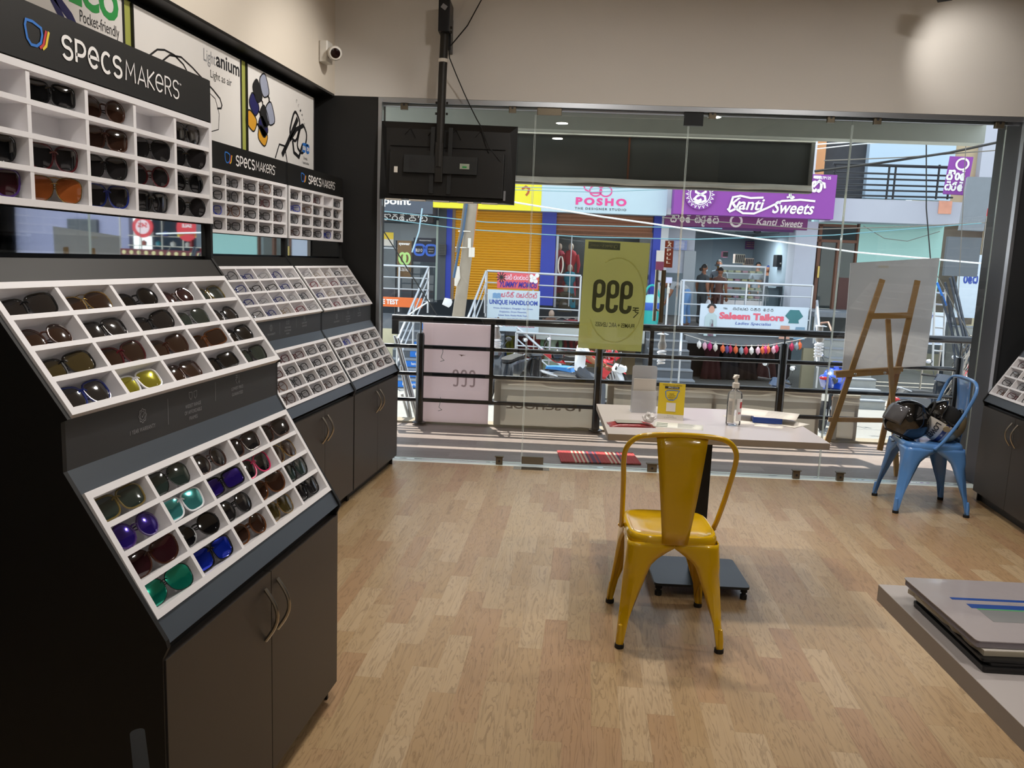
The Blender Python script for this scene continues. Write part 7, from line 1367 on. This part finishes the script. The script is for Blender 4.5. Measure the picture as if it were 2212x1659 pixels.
# ---- people
def human(label, s, off, z0, rz, H, J, cols, hair='#151313', cap=None, mask=None, bag=None):
    base = dict(pel=(0, 0, .53), spi=(0, 0, .62), che=(0, .0, .73), nek=(0, .005, .825), hed=(0, .015, .90), lsh=(-.105, 0, .79), rsh=(.105, 0, .79), lel=(-.13, -.01, .63), rel=(.13, -.01, .63), lwr=(-.13, .03, .49), rwr=(.13, .03, .49),
                lhi=(-.05, 0, .50), rhi=(.05, 0, .50), lkn=(-.055, .01, .28), rkn=(.055, .01, .28), lan=(-.06, -.01, .05), ran=(.06, -.01, .05), lto=(-.065, .08, .015), rto=(.065, .08, .015)); look = J.pop('look', (0, 1, 0)); base.update(J)
    E_ = [('pel', 'spi', 1), ('spi', 'che', 1), ('che', 'nek', 1), ('nek', 'hed', 0), ('che', 'lsh', 1), ('che', 'rsh', 1), ('lsh', 'lel', 4), ('rsh', 'rel', 4), ('lel', 'lwr', 0), ('rel', 'rwr', 0), ('pel', 'lhi', 2), ('pel', 'rhi', 2), ('lhi', 'lkn', 2), ('rhi', 'rkn', 2), ('lkn', 'lan', 2), ('rkn', 'ran', 2), ('lan', 'lto', 3), ('ran', 'rto', 3)]
    rad = dict(pel=.072, spi=.062, che=.075, nek=.032, hed=.034, lsh=.040, rsh=.040, lel=.026, rel=.026, lwr=.017, rwr=.017, lhi=.055, rhi=.055, lkn=.036, rkn=.036, lan=.022, ran=.022, lto=.018, rto=.018)
    ks = list(base); me = bpy.data.meshes.new('b'); me.from_pydata([Vector(base[k]) * H for k in ks], [(ks.index(a), ks.index(b)) for a, b, _ in E_], [])
    ob = bpy.data.objects.new('b', me); C.objects.link(ob); md = ob.modifiers.new('s', 'SKIN'); ob.modifiers.new('u', 'SUBSURF').levels = 1
    lay = me.skin_vertices[0].data if me.skin_vertices else None
    if lay is None:
        bm = bmesh.new(); bm.from_mesh(me); bm.verts.layers.skin.verify(); bm.to_mesh(me); bm.free(); lay = me.skin_vertices[0].data
    for i, k in enumerate(ks): r = rad[k] * H; lay[i].radius = (r, r); lay[i].use_root = (k == 'pel')
    dg = bpy.context.evaluated_depsgraph_get(); dg.update(); ev = ob.evaluated_get(dg); m2 = bpy.data.meshes.new_from_object(ev); bpy.data.objects.remove(ob)
    vs = [tuple(v.co) for v in m2.vertices]; fs = [tuple(p.vertices) for p in m2.polygons]; mb = MB(); mb.add(vs, fs); kk = []
    for f in fs:
        c = sum((Vector(vs[i]) for i in f), Vector()) / len(f); best = (9, 0)
        for a, b, k in E_:
            A_, B_ = Vector(base[a]) * H, Vector(base[b]) * H; d = B_ - A_; u = max(0, min(1, (c - A_).dot(d) / d.length_squared)); dist = (c - A_ - d * u).length - .5 * (rad[a] + (rad[b] - rad[a]) * u) * H
            if dist < best[0]: best = (dist, (1 if k == 4 and u < .6 else 0) if k == 4 else k)
        kk.append(best[1])
    mb.mi = kk; hd = Vector(base['hed']) * H; nk = Vector(base['nek']) * H; up = (hd - nk).normalized(); fw = Vector(look); fw = (fw - up * fw.dot(up)).normalized(); R_ = fw.cross(up)
    A = axes(hd + up * .02 * H, R_, fw, up); mb.m = A; mb.k = 0; mb.ball((0, 0, 0), (.043 * H, .052 * H, .064 * H), 16); mb.ball((0, .054 * H, -.008 * H), (.007 * H, .012 * H, .012 * H), 8)
    for sx in (-1, 1): mb.ball((sx * .018 * H, .046 * H, .006 * H), (.007 * H, .004 * H, .004 * H), 8, k=5); mb.ball((sx * .043 * H, 0, -.004 * H), (.006 * H, .012 * H, .017 * H), 8)
    mb.ball((0, .045 * H, -.032 * H), (.014 * H, .006 * H, .004 * H), 8, k=6); mb.m = Matrix()
    for sd_ in ('l', 'r'):
        wr = Vector(base[sd_ + 'wr']) * H; el = Vector(base[sd_ + 'el']) * H; d = (wr - el).normalized(); q = d.orthogonal().normalized(); mb.ball(tuple(wr + d * .03 * H), .022 * H, 8)
        for f in range(5): o_ = q * (f - 2) * .009 * H; L_ = (.030, .045, .05, .045, .035)[f] * H; mb.tube([wr + d * .035 * H + o_, wr + d * (.035 * H + L_ * .6) + o_ * 1.2, wr + d * (.035 * H + L_) + o_ * 1.1 + d.cross(q) * .01 * H], .0065 * H, 5, k=0)
    t = street('person', label, 'person', s, off, z0, 'people at the shops across the street', rz)
    SK = M('skin_brown', '#8a5a40', .6); b = mb.build('body', [SK, M('pc_' + cols[0], cols[0], .8, var=.12), M('pc_' + cols[1], cols[1], .8, var=.12), M('pc_' + cols[2], cols[2], .6), SK, M('eye_dark', '#101010', .3), M('lip', '#6e3a34', .5)], t, smooth=True)
    g = MB(A); vs = []; n = 14
    for i in range(8):
        ph = math.radians(8 + i * 12)
        for j in range(n): th = 2 * PI * j / n; back = -math.cos(th); zz = math.cos(ph if back > -.3 else ph * .62); rr = math.sin(ph if back > -.3 else ph * .62); vs.append((.047 * H * rr * math.sin(th), -.004 * H + .055 * H * rr * math.cos(th), .068 * H * zz))
    g.add(vs, [(i * n + j, i * n + (j + 1) % n, (i + 1) * n + (j + 1) % n, (i + 1) * n + j) for i in range(7) for j in range(n)] + [tuple(range(n))]); g.build('hair' if not cap else 'cap', M('hair_' + (cap or hair), cap or hair, .7), t, smooth=True)
    if hair == 'bun': pass
    if mask: g = MB(A); g.ball((0, .022 * H, -.028 * H), (.040 * H, .036 * H, .026 * H), 12); g.build('face_mask', M('pm_' + mask, mask, .7), t, smooth=True)
    return t, base
F0 = PZ
human('person in grey shirt and jeans bending over at the sweet shop door', F(1478, 640, 14.4)[0], 14.4, F0, math.radians(80), 1.70, dict(pel=(0, -.05, .50), spi=(0, .02, .58), che=(0, .12, .62), nek=(0, .21, .63), hed=(0, .27, .61), look=(0, .6, -.8), lsh=(-.1, .16, .62), rsh=(.1, .16, .62), lel=(-.12, .20, .47), rel=(.12, .20, .47), lwr=(-.08, .26, .36), rwr=(.08, .26, .36), lhi=(-.05, -.05, .48), rhi=(.05, -.05, .48), lkn=(-.06, .0, .27), rkn=(.06, -.06, .27), lan=(-.06, -.03, .05), ran=(.06, -.1, .05), lto=(-.06, .06, .015), rto=(.06, -.01, .015)), ('#8f9396', '#5f86b4', '#6a4a3a'), cap='#27407a')
t, b = human('woman in dark top with white mask holding a white bag', F(1516, 640, 15.2)[0], 15.2, F0, math.radians(-60), 1.58, dict(rwr=(.14, .02, .47), rel=(.135, -.02, .62)), ('#3e4448', '#33383c', '#2a2a2c'), mask='#c6d4e0'); MB().ball((.23, .03, .52), (.10, .05, .16), 12).build('white_bag', M('white_bag', '#e4e6ea'), t, smooth=True); MB().ball((0, -.09, 1.42), .045, 10).build('hair_bun', M('hair_#151313', '#151313'), t, smooth=True)
human('man with yellow mask standing behind the woman in the sweet shop', F(1549, 640, 16.4)[0], 16.4, F0, math.radians(150), 1.72, {}, ('#8a94a0', '#3a3e48', '#222222'), mask='#c8a23c')
human('woman in brown patterned dress at the sweets counter', F(1552, 640, 15.3)[0], 15.3, F0, math.radians(-40), 1.52, {}, ('#6a4a40', '#5a3c36', '#2a2a2c'))
human('man in blue cap working behind the sweets counter', F(1655, 640, 17.2)[0], 17.2, F0, math.radians(160), 1.62, {}, ('#2e3640', '#2a2e34', '#222222'), cap='#2c3c6e'); human('man in pale shirt behind the middle of the sweets counter', F(1632, 640, 17.6)[0], 17.6, F0, math.radians(190), 1.70, {}, ('#6e7884', '#2a2e34', '#222222'))
rp = rs_.location; q = rs_.rotation_euler.z - PI / 2; hs_, ho = F(1282, 830, 8.1)[0], 8.1
human('rider in white shirt and grey trousers sitting on the white scooter', hs_ - .28 * math.cos(.12), ho - .28 * math.sin(.12), GZ, .12 - PI / 2, 1.7, dict(pel=(0, 0, .525), spi=(0, .01, .61), che=(0, .03, .72), nek=(0, .045, .815), hed=(0, .055, .89), lsh=(-.11, .03, .78), rsh=(.11, .03, .78), lel=(-.15, .10, .66), rel=(.15, .10, .66), lwr=(-.14, .24, .60), rwr=(.14, .24, .60), lhi=(-.06, .02, .51), rhi=(.06, .02, .51), lkn=(-.12, .24, .44), rkn=(.12, .24, .44), lan=(-.10, .26, .20), ran=(.15, .24, .05), lto=(-.10, .34, .18), rto=(.15, .32, .015)), ('#dfe3ea', '#4a4f58', '#2a2a2c'))
